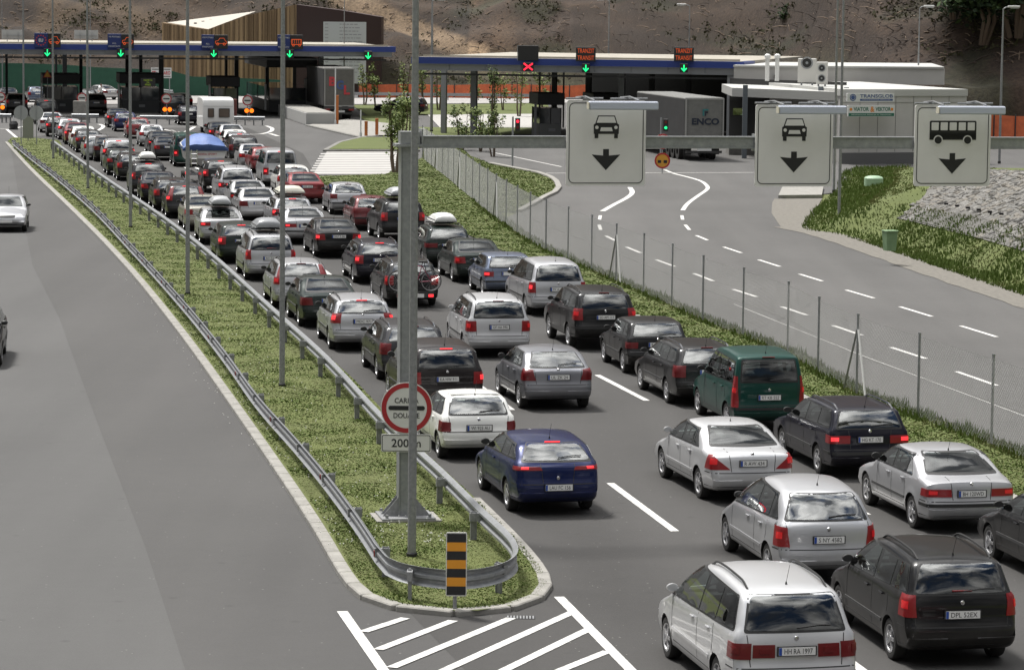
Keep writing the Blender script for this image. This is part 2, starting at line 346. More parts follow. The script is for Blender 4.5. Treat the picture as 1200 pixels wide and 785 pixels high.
SP['wagon'] = make_spec(L=4.6, Wd=1.74, name='estate_car', crown=.05, fil=.06,
    prof=[(0,.48),(0,.60),(.045,.66),(.06,.98),(.34,1.37),(.46,1.43),(1.6,1.475),(2.3,1.46),(2.6,1.40),(3.35,1.0),(3.55,.95),(4.3,.80),(4.54,.66),(4.6,.50)],
    belt=(1.0,.93), wy=(.98,3.66), rw=((.52,1.365),(.66,1.05)), ws=((.52,1.38),(.68,1.01)), dlo=[(.36,1.05),(.58,1.35),(2.5,1.37),(3.1,.99)], splits=(1.1,2.15-.25),
    tl=[('w',[(36,.72),(58,.72),(57,1.0),(37,1.0)])], plate=(0,.85), handles=(1.3,2.1), strip=.54, blz=1.40)
SP['passat'] = make_spec(L=4.6, Wd=1.72, name='estate_car', crown=.03, fil=.045, tumble=.26, rear_taper=.03,
    prof=[(0,.46),(0,.58),(.05,.64),(.055,.98),(.30,1.38),(.42,1.44),(1.5,1.475),(2.3,1.46),(2.55,1.40),(3.25,1.0),(3.4,.96),(4.35,.80),(4.55,.66),(4.6,.50)],
    belt=(1.0,.93), wy=(.98,3.60), rw=((.56,1.375),(.68,1.05)), ws=((.54,1.38),(.68,1.01)), dlo=[(.34,1.05),(.55,1.36),(2.45,1.38),(3.05,.99)], splits=(1.1,1.95),
    tl=[('w',[(27,.74),(58,.74),(58,.90),(27,.90)])], plate=(0,.82), handles=(1.3,2.1), strip=.52, trim_bumper=True)
SP['volvo'] = make_spec(L=4.6, Wd=1.78, name='estate_car', crown=.05, fil=.06,
    prof=[(0,.48),(0,.60),(.045,.66),(.06,1.0),(.34,1.40),(.46,1.46),(1.6,1.50),(2.3,1.48),(2.6,1.42),(3.35,1.02),(3.55,.97),(4.3,.82),(4.54,.66),(4.6,.50)],
    belt=(1.02,.95), wy=(.98,3.66), rw=((.44,1.39),(.58,1.06)), ws=((.52,1.40),(.68,1.03)), dlo=[(.42,1.06),(.62,1.37),(2.5,1.39),(3.1,1.0)], splits=(1.1,1.9),
    tl=[('r',[(.60,1.02),(.80,1.02),(.66,1.38),(.53,1.40)]), ('w',[(37,.80),(57,.80),(55,1.02),(38,1.02)])], plate=(0,.85), handles=(1.3,2.1), strip=.54, blz=1.42)
SP['mpv'] = make_spec(L=4.35, Wd=1.78, name='people_carrier', crown=.05, fil=.07, tumble=.24,
    prof=[(0,.48),(0,.60),(.05,.67),(.05,1.05),(.22,1.48),(.34,1.58),(.55,1.61),(1.6,1.66),(2.2,1.63),(2.5,1.56),(3.45,1.06),(3.65,1.0),(4.15,.86),(4.32,.68),(4.35,.50)],
    belt=(1.06,1.0), wy=(.86,3.50), rw=((.58,1.515),(.68,1.12)), ws=((.55,1.52),(.70,1.08)), dlo=[(.26,1.10),(.40,1.47),(2.35,1.53),(3.25,1.04)], splits=(1.0,1.8),
    tl=[('w',[(37,.74),(60,.74),(59,1.02),(38,1.02)])], plate=(0,.86), handles=(1.15,1.95), strip=.55, blz=1.545)
SP['zafira'] = make_spec(L=4.32, Wd=1.75, name='people_carrier', crown=.05, fil=.07, tumble=.25,
    prof=[(0,.46),(0,.62),(.05,.69),(.05,1.02),(.26,1.48),(.38,1.56),(.6,1.60),(1.6,1.66),(2.2,1.63),(2.5,1.56),(3.35,1.05),(3.55,1.0),(4.1,.86),(4.28,.68),(4.32,.50)],
    belt=(1.04,.98), wy=(.83,3.53), rw=((.56,1.50),(.70,1.10)), ws=((.55,1.52),(.70,1.08)), dlo=[(.28,1.10),(.46,1.46),(2.35,1.53),(3.15,1.03)], splits=(.95,1.75),
    tl=[('w',[(40,.76),(60,.76),(58,1.08),(42,1.08)])], plate=(0,.80), handles=(1.15,1.9), strip=.52, blz=1.14)
SP['sharan'] = make_spec(L=4.63, Wd=1.81, name='people_carrier', crown=.05, fil=.06, tumble=.26,
    prof=[(0,.46),(0,.60),(.05,.67),(.05,1.02),(.30,1.55),(.44,1.64),(.7,1.68),(1.8,1.73),(2.4,1.69),(2.7,1.62),(3.75,1.05),(3.95,1.0),(4.45,.86),(4.6,.68),(4.63,.50)],
    belt=(1.06,1.0), wy=(.93,3.78), rw=((.58,1.56),(.70,1.12)), ws=((.56,1.58),(.70,1.08)), dlo=[(.32,1.12),(.52,1.53),(2.55,1.60),(3.5,1.04)], splits=(1.15,2.0),
    tl=[('w',[(38,.74),(60,.74),(59,.96),(38,.96)]), ('w',[(20,.76),(37,.76),(37,.94),(20,.94)])], plate=(0,.85), handles=(1.3,2.15), strip=.54)
SP['picasso'] = make_spec(L=4.28, Wd=1.75, name='people_carrier', rails=False, crown=.07, fil=.10, tumble=.28, rear_taper=.08,
    prof=[(0,.44),(0,.58),(.04,.66),(.05,.95),(.10,1.06),(.42,1.45),(.62,1.56),(1.2,1.635),(1.8,1.64),(2.3,1.56),(3.3,1.03),(3.6,.93),(4.05,.80),(4.24,.62),(4.28,.50)],
    belt=(1.02,.96), wy=(.78,3.54), rw=((.52,1.47),(.70,1.10)), ws=((.54,1.52),(.68,1.05)), dlo=[(.42,1.10),(.78,1.45),(2.2,1.53),(3.15,1.0)], splits=(.85,1.6),
    tl=[('w',[(39,.66),(60,.66),(58,1.0),(42,.98)])], plate=(0,.78), handles=(1.1,1.9), strip=.52)
SP['suv'] = make_spec(L=4.6, Wd=1.82, name='off_road_car', crown=.045, fil=.06, zb=.32, wr=.355, tumble=.24,
    prof=[(0,.58),(0,.70),(.05,.76),(.06,1.10),(.28,1.55),(.40,1.63),(1.6,1.69),(2.3,1.67),(2.6,1.60),(3.3,1.18),(3.5,1.12),(4.35,1.0),(4.55,.80),(4.6,.58)],
    belt=(1.14,1.08), wy=(.92,3.56), rw=((.56,1.55),(.68,1.17)), ws=((.54,1.58),(.68,1.2)), dlo=[(.30,1.17),(.46,1.52),(2.45,1.56),(3.05,1.14)], splits=(1.05,1.85),
    tl=[('w',[(38,.86),(58,.86),(56,1.18),(40,1.18)])], plate=(0,.94), handles=(1.2,2.0), trim_bumper=True, bumper=(.42,.68), blz=1.595)
SP['van'] = make_spec(L=4.79, Wd=1.84, name='panel_van', rails=False, crown=.05, fil=.08, tumble=.12, rear_taper=.02, wr=.33,
    prof=[(0,.46),(0,.58),(.05,.64),(.04,1.15),(.16,1.80),(.28,1.90),(1.5,1.94),(3.0,1.93),(3.25,1.86),(3.9,1.20),(4.1,1.10),(4.65,.92),(4.77,.70),(4.79,.50)],
    belt=(1.15,1.10), wy=(.92,3.84), rw=((.66,1.76),(.74,1.22)), ws=((.66,1.80),(.76,1.24)), dlo=[(.30,1.20),(.40,1.72),(3.1,1.76),(3.65,1.16)], splits=(1.6,2.5),
    tl=[('w',[(38,.62),(52,.62),(52,.98),(38,.98)])], plate=(0,.66), handles=(2.6,), strip=.60, trim_bumper=True, blz=1.82)
SP['kangoo'] = make_spec(L=4.0, Wd=1.67, name='compact_van', rails=False, crown=.03, fil=.045, tumble=.09, rear_taper=.01, gh_taper=0, shoulder=.01,
    prof=[(0,.46),(0,.60),(.04,.66),(.03,1.10),(.13,1.66),(.24,1.76),(1.4,1.82),(1.95,1.79),(2.2,1.70),(2.95,1.12),(3.15,1.05),(3.75,.90),(3.96,.70),(4.0,.50)],
    belt=(1.06,1.02), wy=(.72,3.30), rw=((.60,1.63),(.66,1.16)), ws=((.58,1.66),(.68,1.14)), dlo=[(.26,1.14),(.34,1.58),(2.05,1.66),(2.75,1.10)], splits=(.85,1.55),
    tl=[('w',[(40,.58),(52,.58),(49.5,1.28),(42.5,1.28)])], plate=(0,.80), handles=(1.0,1.7), trim_bumper=True, blz=1.70)

def inside_y(s, y, z):
    pass
def Wf(s, y, z):
    h = s.Wd / 2; L = s.L; w = h
    a = max(0.0, 1 - y/.75); w *= 1 - s.rear_taper*a*a*1.2
    a = max(0.0, 1 - (L-y)/1.1); w *= 1 - s.front_taper*a**1.8
    zb = interp(y, [0, L], s.belt)
    if z < .62: w -= .055*((.62-z)/.42)**2
    elif z < zb: w -= .020*((z-.62)/(zb-.62))**2
    else:
        d = z-zb; w -= .020 + s.shoulder*min(1, d/.02) + d*s.tumble + .10*d*d
        ymid = .45*L
        a = max(0.0, (ymid-y)/ymid); w -= s.gh_taper*a*a*min(1, d/.1)
        b = max(0.0, (y-ymid)/(L-ymid)); w -= .06*b*b*min(1, d/.1)
    # flared arches
    for wy in s.wy:
        r = sqrt((y-wy)**2 + (z-s.wr)**2)
        if r < s.wr+.16: w += .014*max(0, 1-abs(r-(s.wr+.05))/.11)
    return w
def car_body(s, name):
    N = 84
    top = resample(chaikin([(0, p[0], p[1]) for p in s.prof], 2), N)
    y0, L = s.prof[0][0], s.L
    bot = chaikin([(0, *s.prof[0]), (0, .03, s.zb+.12), (0, .22, s.zb), (0, L*.5, s.zb-.02), (0, L-.35, s.zb), (0, L-.04, s.zb+.12), (0, *s.prof[-1])], 2)
    bl = [0]
    for a, b in zip(bot, bot[1:]): bl.append(bl[-1]+(b-a).length)
    by = np.maximum.accumulate([p.y for p in bot]) + np.arange(len(bot))*1e-6
    ty = np.maximum.accumulate([p.y for p in top])
    tt = .86*np.interp(ty, by, bl) + .14*np.arange(N)/(N-1)*bl[-1]; tt[0] = 0; tt[-1] = bl[-1]
    tt = np.maximum.accumulate(tt)
    B = [Vector((0, interp(t, bl, [p.y for p in bot]), interp(t, bl, [p.z for p in bot]))) for t in tt]
    ring = top + [B[i] for i in range(N-2, 0, -1)]; R = len(ring)
    nrm = []
    for i in range(R):
        d = ring[(i+1) % R] - ring[i-1]; nrm.append(Vector((0, -d.z, d.y)).normalized())
    SS = [-1,-.985,-.955,-.91,-.85,-.75,-.55,-.28,0,.28,.55,.75,.85,.91,.955,.985,1]; M = len(SS)
    V = []; Fc = []
    def off(i, sv):
        p = ring[i]; istop = i < N
        c = s.crown if istop else .0
        if istop and p.y > L*.72: c = s.crown + .05
        if istop and p.y < .3: c = s.crown + .01
        u = max(0, (abs(sv)-.80)/.20)
        return c*sv*sv + s.fil*(1-sqrt(max(0, 1-u*u)))
    for i in range(R):
        for sv in SS:
            q = ring[i] - nrm[i]*off(i, sv)
            V.append((sv*Wf(s, q.y, q.z), q.y, q.z))
    for i in range(R):
        j = (i+1) % R
        for k in range(M-1): Fc.append((i*M+k, j*M+k, j*M+k+1, i*M+k+1))
    K = 16
    for (k, sg) in ((0, -1), (M-1, 1)):
        cols = []
        for i in range(N):
            ti = i*M+k
            if i == 0 or i == N-1: cols.append([ti]*(K+2)); continue
            bi = (R-i)*M+k
            a = Vector(V[ti]); b = Vector(V[bi]); c = [ti]
            for q in range(1, K+1):
                t = q/(K+1); y = a.y+(b.y-a.y)*t; z = a.z+(b.z-a.z)*t
                V.append((sg*Wf(s, y, z), y, z)); c.append(len(V)-1)
            c.append(bi); cols.append(c)
        for i in range(N-1):
            for q in range(K+1):
                f = (cols[i][q], cols[i+1][q], cols[i+1][q+1], cols[i][q+1])
                f2 = tuple(dict.fromkeys(f))
                if len(f2) > 2: Fc.append(f2)
    mb = MB(); mb.add(V, Fc)
    body = mb.build('body', [PAINTS['silver'], M_UNDER, M_UNDER])
    # wheel arches cut out
    ct = MB(); rad = s.wr+.045
    for wy in s.wy:
        for sg in (-1, 1):
            ct.lathe([(rad, s.Wd/2-.30), (rad, s.Wd/2+.3)] if sg > 0 else [(rad, -s.Wd/2-.3), (rad, -s.Wd/2+.30)], 30, 'x', (0, wy, s.wr))
    cut = ct.build('cut', M_UNDER)
    md = body.modifiers.new('b', 'BOOLEAN'); md.object = cut; md.operation = 'DIFFERENCE'; md.solver = 'EXACT'
    bpy.context.view_layer.update()
    me = bpy.data.meshes.new_from_object(body.evaluated_get(bpy.context.evaluated_depsgraph_get()))
    body.modifiers.clear(); old = body.data; body.data = me; bpy.data.meshes.remove(old)
    bpy.data.objects.remove(cut)
    me.materials.clear(); me.materials.append(PAINTS['silver']); me.materials.append(M_UNDER)
    for p in me.polygons:
        c = p.center; mi = 0
        for wy in s.wy:
            if math.hypot(c.y-wy, c.z-s.wr) < rad+.004 and abs(c.x) > s.Wd/2-.33: mi = 1
        if c.z < s.zb+.05 and p.normal.z < -.5: mi = 1
        p.material_index = mi; p.use_smooth = True
    me.set_sharp_from_angle(angle=radians(32))
    b = bmesh.new(); b.from_mesh(me); tree = BVHTree.FromBMesh(b); b.free()
    return body, tree
def caster(s, tree, mode, side=1):
    L = s.L
    def f(a, b):
        if mode == 's': o, d = Vector((side*3, a, b)), Vector((-side, 0, 0))
        elif mode == 'r': o, d = Vector((a, -3, b)), Vector((0, 1, 0))
        elif mode == 'f': o, d = Vector((a, L+3, b)), Vector((0, -1, 0))
        elif mode == 't': o, d = Vector((a, b, 5)), Vector((0, 0, -1))
        else:
            ph = radians(a)*side; cy = .9 if mode == 'w' else L-.9; sg = -1 if mode == 'w' else 1
            u = Vector((sin(ph), sg*cos(ph), 0)); o, d = Vector((0, cy, b))+u*3, -u
        h = tree.ray_cast(o, d)
        if h[0] is None: h = tree.find_nearest(o + d*(3 if mode != 't' else 3.5))
        n = h[1] if h[1].dot(d) < 0 else -h[1]
        return h[0], n
    return f
def patch(mb, s, tree, pts, mode, side=1, off=.006, thick=.02, r=.04, rings=(1, .93, .7, .45, .2), mi=0, flat=False):
    cast = caster(s, tree, mode, side)
    bd = roundpoly(pts, r if mode not in ('w', 'v') else r, 4)
    # subdivide long edges
    q = []
    for i, p in enumerate(bd):
        a = p; b = bd[(i+1) % len(bd)]; sc = 24 if mode in ('w', 'v') else 1
        n = max(1, int(sqrt(((b.x-a.x)/sc)**2+(b.y-a.y)**2)/.09))
        for j in range(n): q.append(a.lerp(b, j/n))
    bd = q; n = len(bd); c = sum(bd, Vector((0, 0)))/n
    V = []; Fc = []
    for k, t in enumerate(rings):
        for p in bd:
            h, nn = cast(*(c+(p-c)*t)); V.append(h+nn*off)
    h, nn = cast(*c); V.append(h+nn*off); ci = len(V)-1
    base = len(V)
    for i, p in enumerate(bd):
        h, nn = cast(*p); V.append(h-nn*thick)
    for k in range(len(rings)-1):
        for i in range(n): j = (i+1) % n; Fc.append((k*n+i, k*n+j, (k+1)*n+j, (k+1)*n+i))
    k = len(rings)-1
    for i in range(n): Fc.append((k*n+i, k*n+(i+1) % n, ci))
    for i in range(n): j = (i+1) % n; Fc.append((j, i, base+i, base+j))
    mb.add(V, Fc, mi); return mb
def strip_patch(mb, s, tree, a, b, w, mode, side=1, off=.004, thick=.01, n=14, mi=0):
    """thin band following the body between two points of the view"""
    cast = caster(s, tree, mode, side); a = Vector(a); b = Vector(b); d = (b-a).normalized(); pr = Vector((-d.y, d.x))*w/2
    if mode in ('w', 'v'): pr = Vector((0, w/2))
    V = []; Fc = []
    for i in range(n+1):
        p = a.lerp(b, i/n)
        for sg in (-1, 1):
            h, nn = cast(*(p+pr*sg)); V += [h+nn*off, h-nn*thick]
    for i in range(n):
        k = i*4; Fc += [(k, k+4, k+6, k+2), (k+1, k+3, k+7, k+5), (k, k+1, k+5, k+4), (k+2, k+6, k+7, k+3)]
    Fc += [(0, 2, 3, 1), (n*4, n*4+1, n*4+3, n*4+2)]
    mb.add(V, Fc, mi)
WHEELS = {}
def wheel_meshes(r, style):
    if (r, style) in WHEELS: return WHEELS[(r, style)]
    w = .205; t = MB()
    t.lathe([(r*.66, -w/2+.012), (r*.80, -w/2), (r*.95, -w/2+.01), (r, -w/2+.04), (r, w/2-.04), (r*.95, w/2-.01), (r*.80, w/2), (r*.66, w/2-.012), (r*.62, 0)], 32, 'x', closed=True)
    ty = t.build('wheel', M_RUBBER, smooth=35)
    m = MB()
    m.lathe([(r*.675, w/2-.020), (r*.68, w/2-.004), (r*.61, w/2-.012), (r*.58, w/2-.05), (r*.57, -w/2+.03), (r*.66, -w/2+.02)], 28, 'x', mi=0)
    m.f.pop(); m.f.pop(); m.m.pop(); m.m.pop()
    m.lathe([(r*.60, w/2-.075), (r*.60, w/2-.068)], 24, 'x', mi=1)       # dark brake disc behind the spokes
    m.lathe([(r*.15, w/2-.05), (r*.16, w/2-.012), (r*.06, w/2-.008)], 14, 'x', mi=0)
    if style:
        for i in range(style):
            a = 2*pi*i/style
            for (r0, r1, wd0, wd1) in ((.12, .63, .20, .13),):
                ca, sa = cos(a), sin(a)
                def pt(rr, ww, xx): return (xx, r*(rr*ca-ww*sa), r*(rr*sa+ww*ca))
                vs = [pt(r0,-wd0/2,w/2-.018), pt(r1,-wd1/2,w/2-.014), pt(r1,wd1/2,w/2-.014), pt(r0,wd0/2,w/2-.018), pt(r0,-wd0/2,w/2-.05), pt(r1,-wd1/2,w/2-.05), pt(r1,wd1/2,w/2-.05), pt(r0,wd0/2,w/2-.05)]
                m.add(vs, [(0,1,2,3),(7,6,5,4),(0,4,5,1),(1,5,6,2),(2,6,7,3),(3,7,4,0)], 0)
    else:
        m.lathe([(r*.60, w/2-.035), (r*.45, w/2-.012), (r*.30, w/2-.018), (r*.10, w/2-.006)], 24, 'x', mi=0)
        for i in range(12):
            a = 2*pi*i/12; m.box((w/2-.016, r*.46*cos(a), r*.46*sin(a)), (.012, r*.09, r*.09), mi=1)
    rm = m.build('rim', [M_RIM, M_BLACK], ty, smooth=35)
    WHEELS[(r, style)] = ty
    return ty
PROTO = {}
M_PANE_MID = glass('part_tinted_pane', (.42, .47, .46))
def ring_patch(mb, s, tree, outer, inner, mode, side, off, thick=.012, r=.05):
    cast = caster(s, tree, mode, side); A = roundpoly(outer, r, 4); B = roundpoly(inner, r, 4)
    def dense(bd, other):
        q = []; n = len(bd)
        for i in range(n):
            a, b = bd[i], bd[(i+1) % n]; k = max(1, int((outer_len(i)) / .09))
            for j in range(k): q.append(a.lerp(b, j/k))
        return q
    ol = [(A[(i+1) % len(A)]-A[i]).length for i in range(len(A))]; outer_len = lambda i: ol[i]
    A2, B2 = dense(A, B), dense(B, A); n = len(A2); V = []
    for bd, o_ in ((A2, -thick), (A2, off), (B2, off), (B2, -thick)):
        for p in bd: h, nn = cast(*p); V.append(h+nn*o_)
    mb.add(V, [(k*n+i, k*n+(i+1) % n, (k+1)*n+(i+1) % n, (k+1)*n+i) for k in range(3) for i in range(n)])
def hollow(s, body, tree, root, key):
    '''open the cabin behind the panes and put seats in it'''
    d = s.dlo; c = MB(); hw = s.Wd
    c1 = MB(); ins = [(d[0][0]+.01, d[0][1]+.006), (d[1][0]+.006, d[1][1]-.006), (d[2][0]-.01, d[2][1]-.006), (d[3][0]-.03, d[3][1]+.006)]
    def cutwith(vs, n):
        cm = MB(); cm.add(vs, [tuple(range(n)), tuple(reversed(range(n, 2*n)))]+[(i, n+i, n+(i+1) % n, (i+1) % n) for i in range(n)])
        cut = cm.build('cut', M_CABIN); md = body.modifiers.new('b', 'BOOLEAN'); md.object = cut; md.operation = 'DIFFERENCE'; md.solver = 'EXACT'
        bpy.context.view_layer.update(); me = bpy.data.meshes.new_from_object(body.evaluated_get(bpy.context.evaluated_depsgraph_get()))
        body.modifiers.clear(); old = body.data; body.data = me; bpy.data.meshes.remove(old); bpy.data.objects.remove(cut)
    P2 = roundpoly(ins, .045, 3); n = len(P2)
    cutwith([(-hw, p.x, p.y) for p in P2]+[(hw, p.x, p.y) for p in P2], n)
    (xt, zt), (xb, zb) = s.rw; P2 = roundpoly([(-xb+.01, zb+.008), (-xt+.008, zt-.008), (xt-.008, zt-.008), (xb-.01, zb+.008)], .06, 3); n = len(P2)
    cutwith([(p.x, -1, p.y) for p in P2]+[(p.x, d[1][0]+.6, p.y) for p in P2], n)
    (xt, zt), (xb, zb) = s.ws; P2 = roundpoly([(-xb+.02, zb+.012), (-xt+.01, zt-.01), (xt-.01, zt-.01), (xb-.02, zb+.012)], .06, 3); n = len(P2)
    cutwith([(p.x, d[3][0]+1.1, p.y) for p in P2]+[(p.x, d[2][0]-.5, p.y) for p in P2], n)
    me = body.data; me.materials.clear(); [me.materials.append(x) for x in (PAINTS['silver'], M_UNDER, M_CABIN)]
    rad = s.wr+.045
    for p in me.polygons:
        c = p.center; mi = 0; h = tree.find_nearest(c)
        for wy in s.wy:
            if math.hypot(c.y-wy, c.z-s.wr) < rad+.004 and abs(c.x) > s.Wd/2-.33: mi = 1
        if c.z < s.zb+.05 and p.normal.z < -.5: mi = 1
        if mi == 0 and h[3] is not None and h[3] > .006: mi = 2
        if mi == 0 and h[1] is not None and abs(h[1].dot(p.normal)) < .5 and c.z > d[0][1]-.03 and h[3] > .002: mi = 2
        p.material_index = mi; p.use_smooth = mi == 0
    me.set_sharp_from_angle(angle=radians(32))
    zr = d[1][1]; zb_ = min(d[0][1], d[3][1])
    ys = [d[3][0]-1.05, max(d[0][0]+.75, .42*d[3][0]-.15)]
    for k, y in enumerate(ys):
        for x in ((-.37, .37) if k == 0 else (-.40, 0, .40)):
            m = MB(); m.bbox((x, y, zb_+.06), (.50 if k == 0 else .44, .12, .16 if k == 0 else .10), .04); m.bbox((x, y-.01, zb_+.06+(.20 if k == 0 else .14)), (.26 if k == 0 else .22, .09, .17 if k == 0 else .12), .035); m.build('seat', M_SEAT, root, smooth=40)
    m = MB(); m.lathe([(.17, -.012), (.185, 0), (.17, .012), (.155, 0)], 16, 'y', (-.37, d[3][0]-.50, zb_+.03), closed=True); m.build('steering_wheel', M_CABIN, root, smooth=60)
def make_proto(key, plate_txt=None):
    s = SP[key]; root = empty(s.name)
    body, tree = car_body(s, s.name); body.parent = root
    zr = max(p[1] for p in s.prof)
    # --- side glass
    d = s.dlo
    def xat(e0, e1, z): return e0[0]+(e1[0]-e0[0])*(z-e0[1])/(e1[1]-e0[1])
    for sg in (-1, 1):
        big = [(d[0][0]-.035, d[0][1]-.025), (d[1][0]-.02, d[1][1]+.022), (d[2][0]+.01, d[2][1]+.022), (d[3][0]+.06, d[3][1]-.025)]
        t = MB(); ring_patch(t, s, tree, big, [(d[0][0]+.02, d[0][1]+.012), (d[1][0]+.012, d[1][1]-.010), (d[2][0]-.02, d[2][1]-.010), (d[3][0]-.05, d[3][1]+.012)], 's', sg, .006)
        for y in s.splits:
            lz = lambda yy, top: (lambda a, b: a[1]+(b[1]-a[1])*(yy-a[0])/(b[0]-a[0]))(*((d[1], d[2]) if top else (d[0], d[3])))
            y2 = y if y > d[1][0] else y; strip_patch(t, s, tree, (y, lz(y, 0)), (y, lz(y, 1) if y > d[1][0] else d[1][1]), .07, 's', sg, off=.006, thick=.02, n=6)
        t.build('window_surround', M_BLACK, root, smooth=30)
        xs = [None]+list(s.splits)+[None]
        for i in range(len(xs)-1):
            def line(y, top):
                a, b = (d[1], d[2]) if top else (d[0], d[3]); return a[1]+(b[1]-a[1])*(y-a[0])/(b[0]-a[0])
            g = .022
            if xs[i] is None: l0, l1 = d[0], d[1]
            else: l0, l1 = (xs[i]+g, line(xs[i]+g, 0)), (xs[i]+g+.0, line(xs[i]+g, 1))
            if xs[i+1] is None: r0, r1 = d[3], d[2]
            else: r0, r1 = (xs[i+1]-g, line(xs[i+1]-g, 0)), (xs[i+1]-g, line(xs[i+1]-g, 1))
            w = MB(); patch(w, s, tree, [l0, l1, r1, r0], 's', sg, off=.013, thick=.006, r=.035); w.build('side_window', M_PANE if i == len(xs)-2 or key in ('merc', 'bmw', 'sedan', 'fiesta', 'astra', 'kangoo') else M_PANE_MID, root, smooth=30)
        # chrome sill line under the glass
    # --- rear glass and windscreen
    (xt, zt), (xb, zbm) = s.rw
    w = MB(); ring_patch(w, s, tree, [(-xb-.03, zbm-.03), (-xt-.03, zt+.025), (xt+.03, zt+.025), (xb+.03, zbm-.03)], [(-xb+.045, zbm+.035), (-xt+.04, zt-.032), (xt-.04, zt-.032), (xb-.045, zbm+.035)], 'r', 1, .004)
    w.build('rear_window_seal', M_BLACK, root, smooth=30)
    w = MB(); patch(w, s, tree, [(-xb, zbm), (-xt, zt), (xt, zt), (xb, zbm)], 'r', off=.009, thick=.004, r=.07); rwin = w.build('rear_window', M_PANE if key in ('merc', 'bmw', 'sedan', 'fiesta', 'astra', 'alfa', 'hatch_old', 'hatch', 'liftback') else M_PANE_DARK, root, smooth=30)
    (xt2, zt2), (xb2, zb2) = s.ws
    w = MB(); patch(w, s, tree, [(-xb2, zb2), (-xt2, zt2), (xt2, zt2), (xb2, zb2)], 'f', off=.006, thick=.006, r=.07); w.build('windscreen', M_PANE, root, smooth=30)
    # --- lamps
    for sg in (-1, 1):
        for (md, pts) in s.tl:
            w = MB()
            if md == 'w': patch(w, s, tree, pts, 'w', sg, off=.012, thick=.02, r=.02, rings=(1, .92, .8, .68, .55, .42, .3, .15))
            else: patch(w, s, tree, [(p[0]*sg, p[1]) for p in pts], 'r', off=.012, thick=.02, r=.02, rings=(1, .85, .6, .3))
            tl = w.build('tail_light', M_RED_OFF, root, smooth=35)
            if md == 'w':
                # one brighter bulb chamber, a child of the lens
                a0 = min(p[0] for p in pts); a1 = max(p[0] for p in pts); z0 = min(p[1] for p in pts); z1 = max(p[1] for p in pts)
                am = a0+(a1-a0)*.50; zm = z0+(z1-z0)*.55; da = min(3.6, (a1-a0)*.22); dz = min(.055, (z1-z0)*.24)
                w = MB(); patch(w, s, tree, [(am-da, zm-dz), (am-da, zm+dz), (am+da, zm+dz), (am+da, zm-dz)], 'w', sg, off=.021, thick=.012, r=.02, rings=(1, .8, .6, .4, .2))
                w.build('brake_lamp', M_RED_OFF, tl, smooth=35)
        w = MB(); fz = interp(s.L-.12, [p[0] for p in s.prof], [p[1] for p in s.prof]); fz = min(fz, .80)
        patch(w, s, tree, [(26, .60), (50, .61), (48, .74), (27, .74)], 'v', sg, off=.010, thick=.02, r=.03, rings=(1, .7, .3)); w.build('headlight', M_LENS, root, smooth=35)
    # --- rear bumper trim, valance, gaps
    b0, b1 = s.bumper
    w = MB(); strip_patch(w, s, tree, (-66, b0), (66, b0), .10, 'w', off=.006, thick=.02, n=30); w.build('lower_valance', M_UNDER, root, smooth=40)
    if s.trim_bumper:
        w = MB(); strip_patch(w, s, tree, (-64, b1-.035), (64, b1-.035), .06, 'w', off=.014, thick=.02, n=30); w.build('bumper_strip', M_BLACK, root, smooth=40)
    w = MB(); strip_patch(w, s, tree, (-63, b1+.035), (63, b1+.035), .017, 'w', off=.0025, n=30)
    if s.hatch:
        for sg in (-1, 1):
            xg = min(xb+.02, .86*tan(radians(max([min(p[0] for p in pts) for md, pts in s.tl if md == 'w'])))-.025); strip_patch(w, s, tree, (sg*min(xb+.02, xg+.04), zbm-.05), (sg*xg, b1+.06), .013, 'r', off=.0025, n=10)
    for sg in (-1, 1):
        zb_ = lambda y: interp(y, [0, s.L], s.belt)
        ys = list(s.splits[-1:]) + [d[3][0]-.10] + ([s.splits[0]] if len(s.handles) > 1 else [])
        for y in ys: strip_patch(w, s, tree, (y, s.zb+.16), (y, zb_(y)), .010, 's', sg, off=.0025, n=8)
        strip_patch(w, s, tree, (s.wy[0]+s.wr+.10, s.zb+.14), (s.wy[1]-s.wr-.10, s.zb+.14), .012, 's', sg, off=.0025, n=10)
    w.build('panel_gaps', M_BLACK, root)
    if s.strip:
        for sg in (-1, 1):
            w = MB(); strip_patch(w, s, tree, (s.wy[0]+s.wr+.09, s.strip), (s.wy[1]-s.wr-.09, s.strip), .05, 's', sg, off=.012, thick=.01, n=12)
            w.build('door_strip', PAINTS['silver'] if key in ('picasso', 'merc', 'sharan') else M_TRIM, root, smooth=40)
    for sg in (-1, 1):
        for y in s.handles:
            cst = caster(s, tree, 's', sg); h, n = cst(y+.10, interp(y, [0, s.L], s.belt)-.10)
            w = MB(); w.bbox(h+n*.018, (.03, .17, .032), .008); w.build('door_handle', PAINTS['silver'], root)
        # mirrors
        y = d[3][0]-.05; cst = caster(s, tree, 's', sg); h, n = cst(y, d[3][1]+.06)
        w = MB(); c = h + Vector((sg*.12, .02, .02))
        pr = [(0, 0)]; 
        w.lathe([(.02, .05), (.046, .04), (.060, 0), (.056, -.04)], 12, 'y', c); 
        w.v = [(c.x+(v[0]-c.x)*1.5, v[1], v[2]) for v in w.v]
        w.tube([h-Vector((sg*.03, 0, .02)), c-Vector((sg*.03, 0, .02))], .022, 6)
        w.build('wing_mirror', M_BLACK, root, smooth=50)
    # --- number plate
    cst = caster(s, tree, 'r'); pz = s.plate[1]; h1, n1 = cst(0, pz-.045); h2, n2 = cst(0, pz+.045); hy = min(h1.y, h2.y, cst(.24, pz)[0].y, cst(.24, pz)[0].y)
    w = MB(); w.box((0, hy-.012, pz), (.56, .022, .135)); w.build('plate_holder', M_BLACK, root)
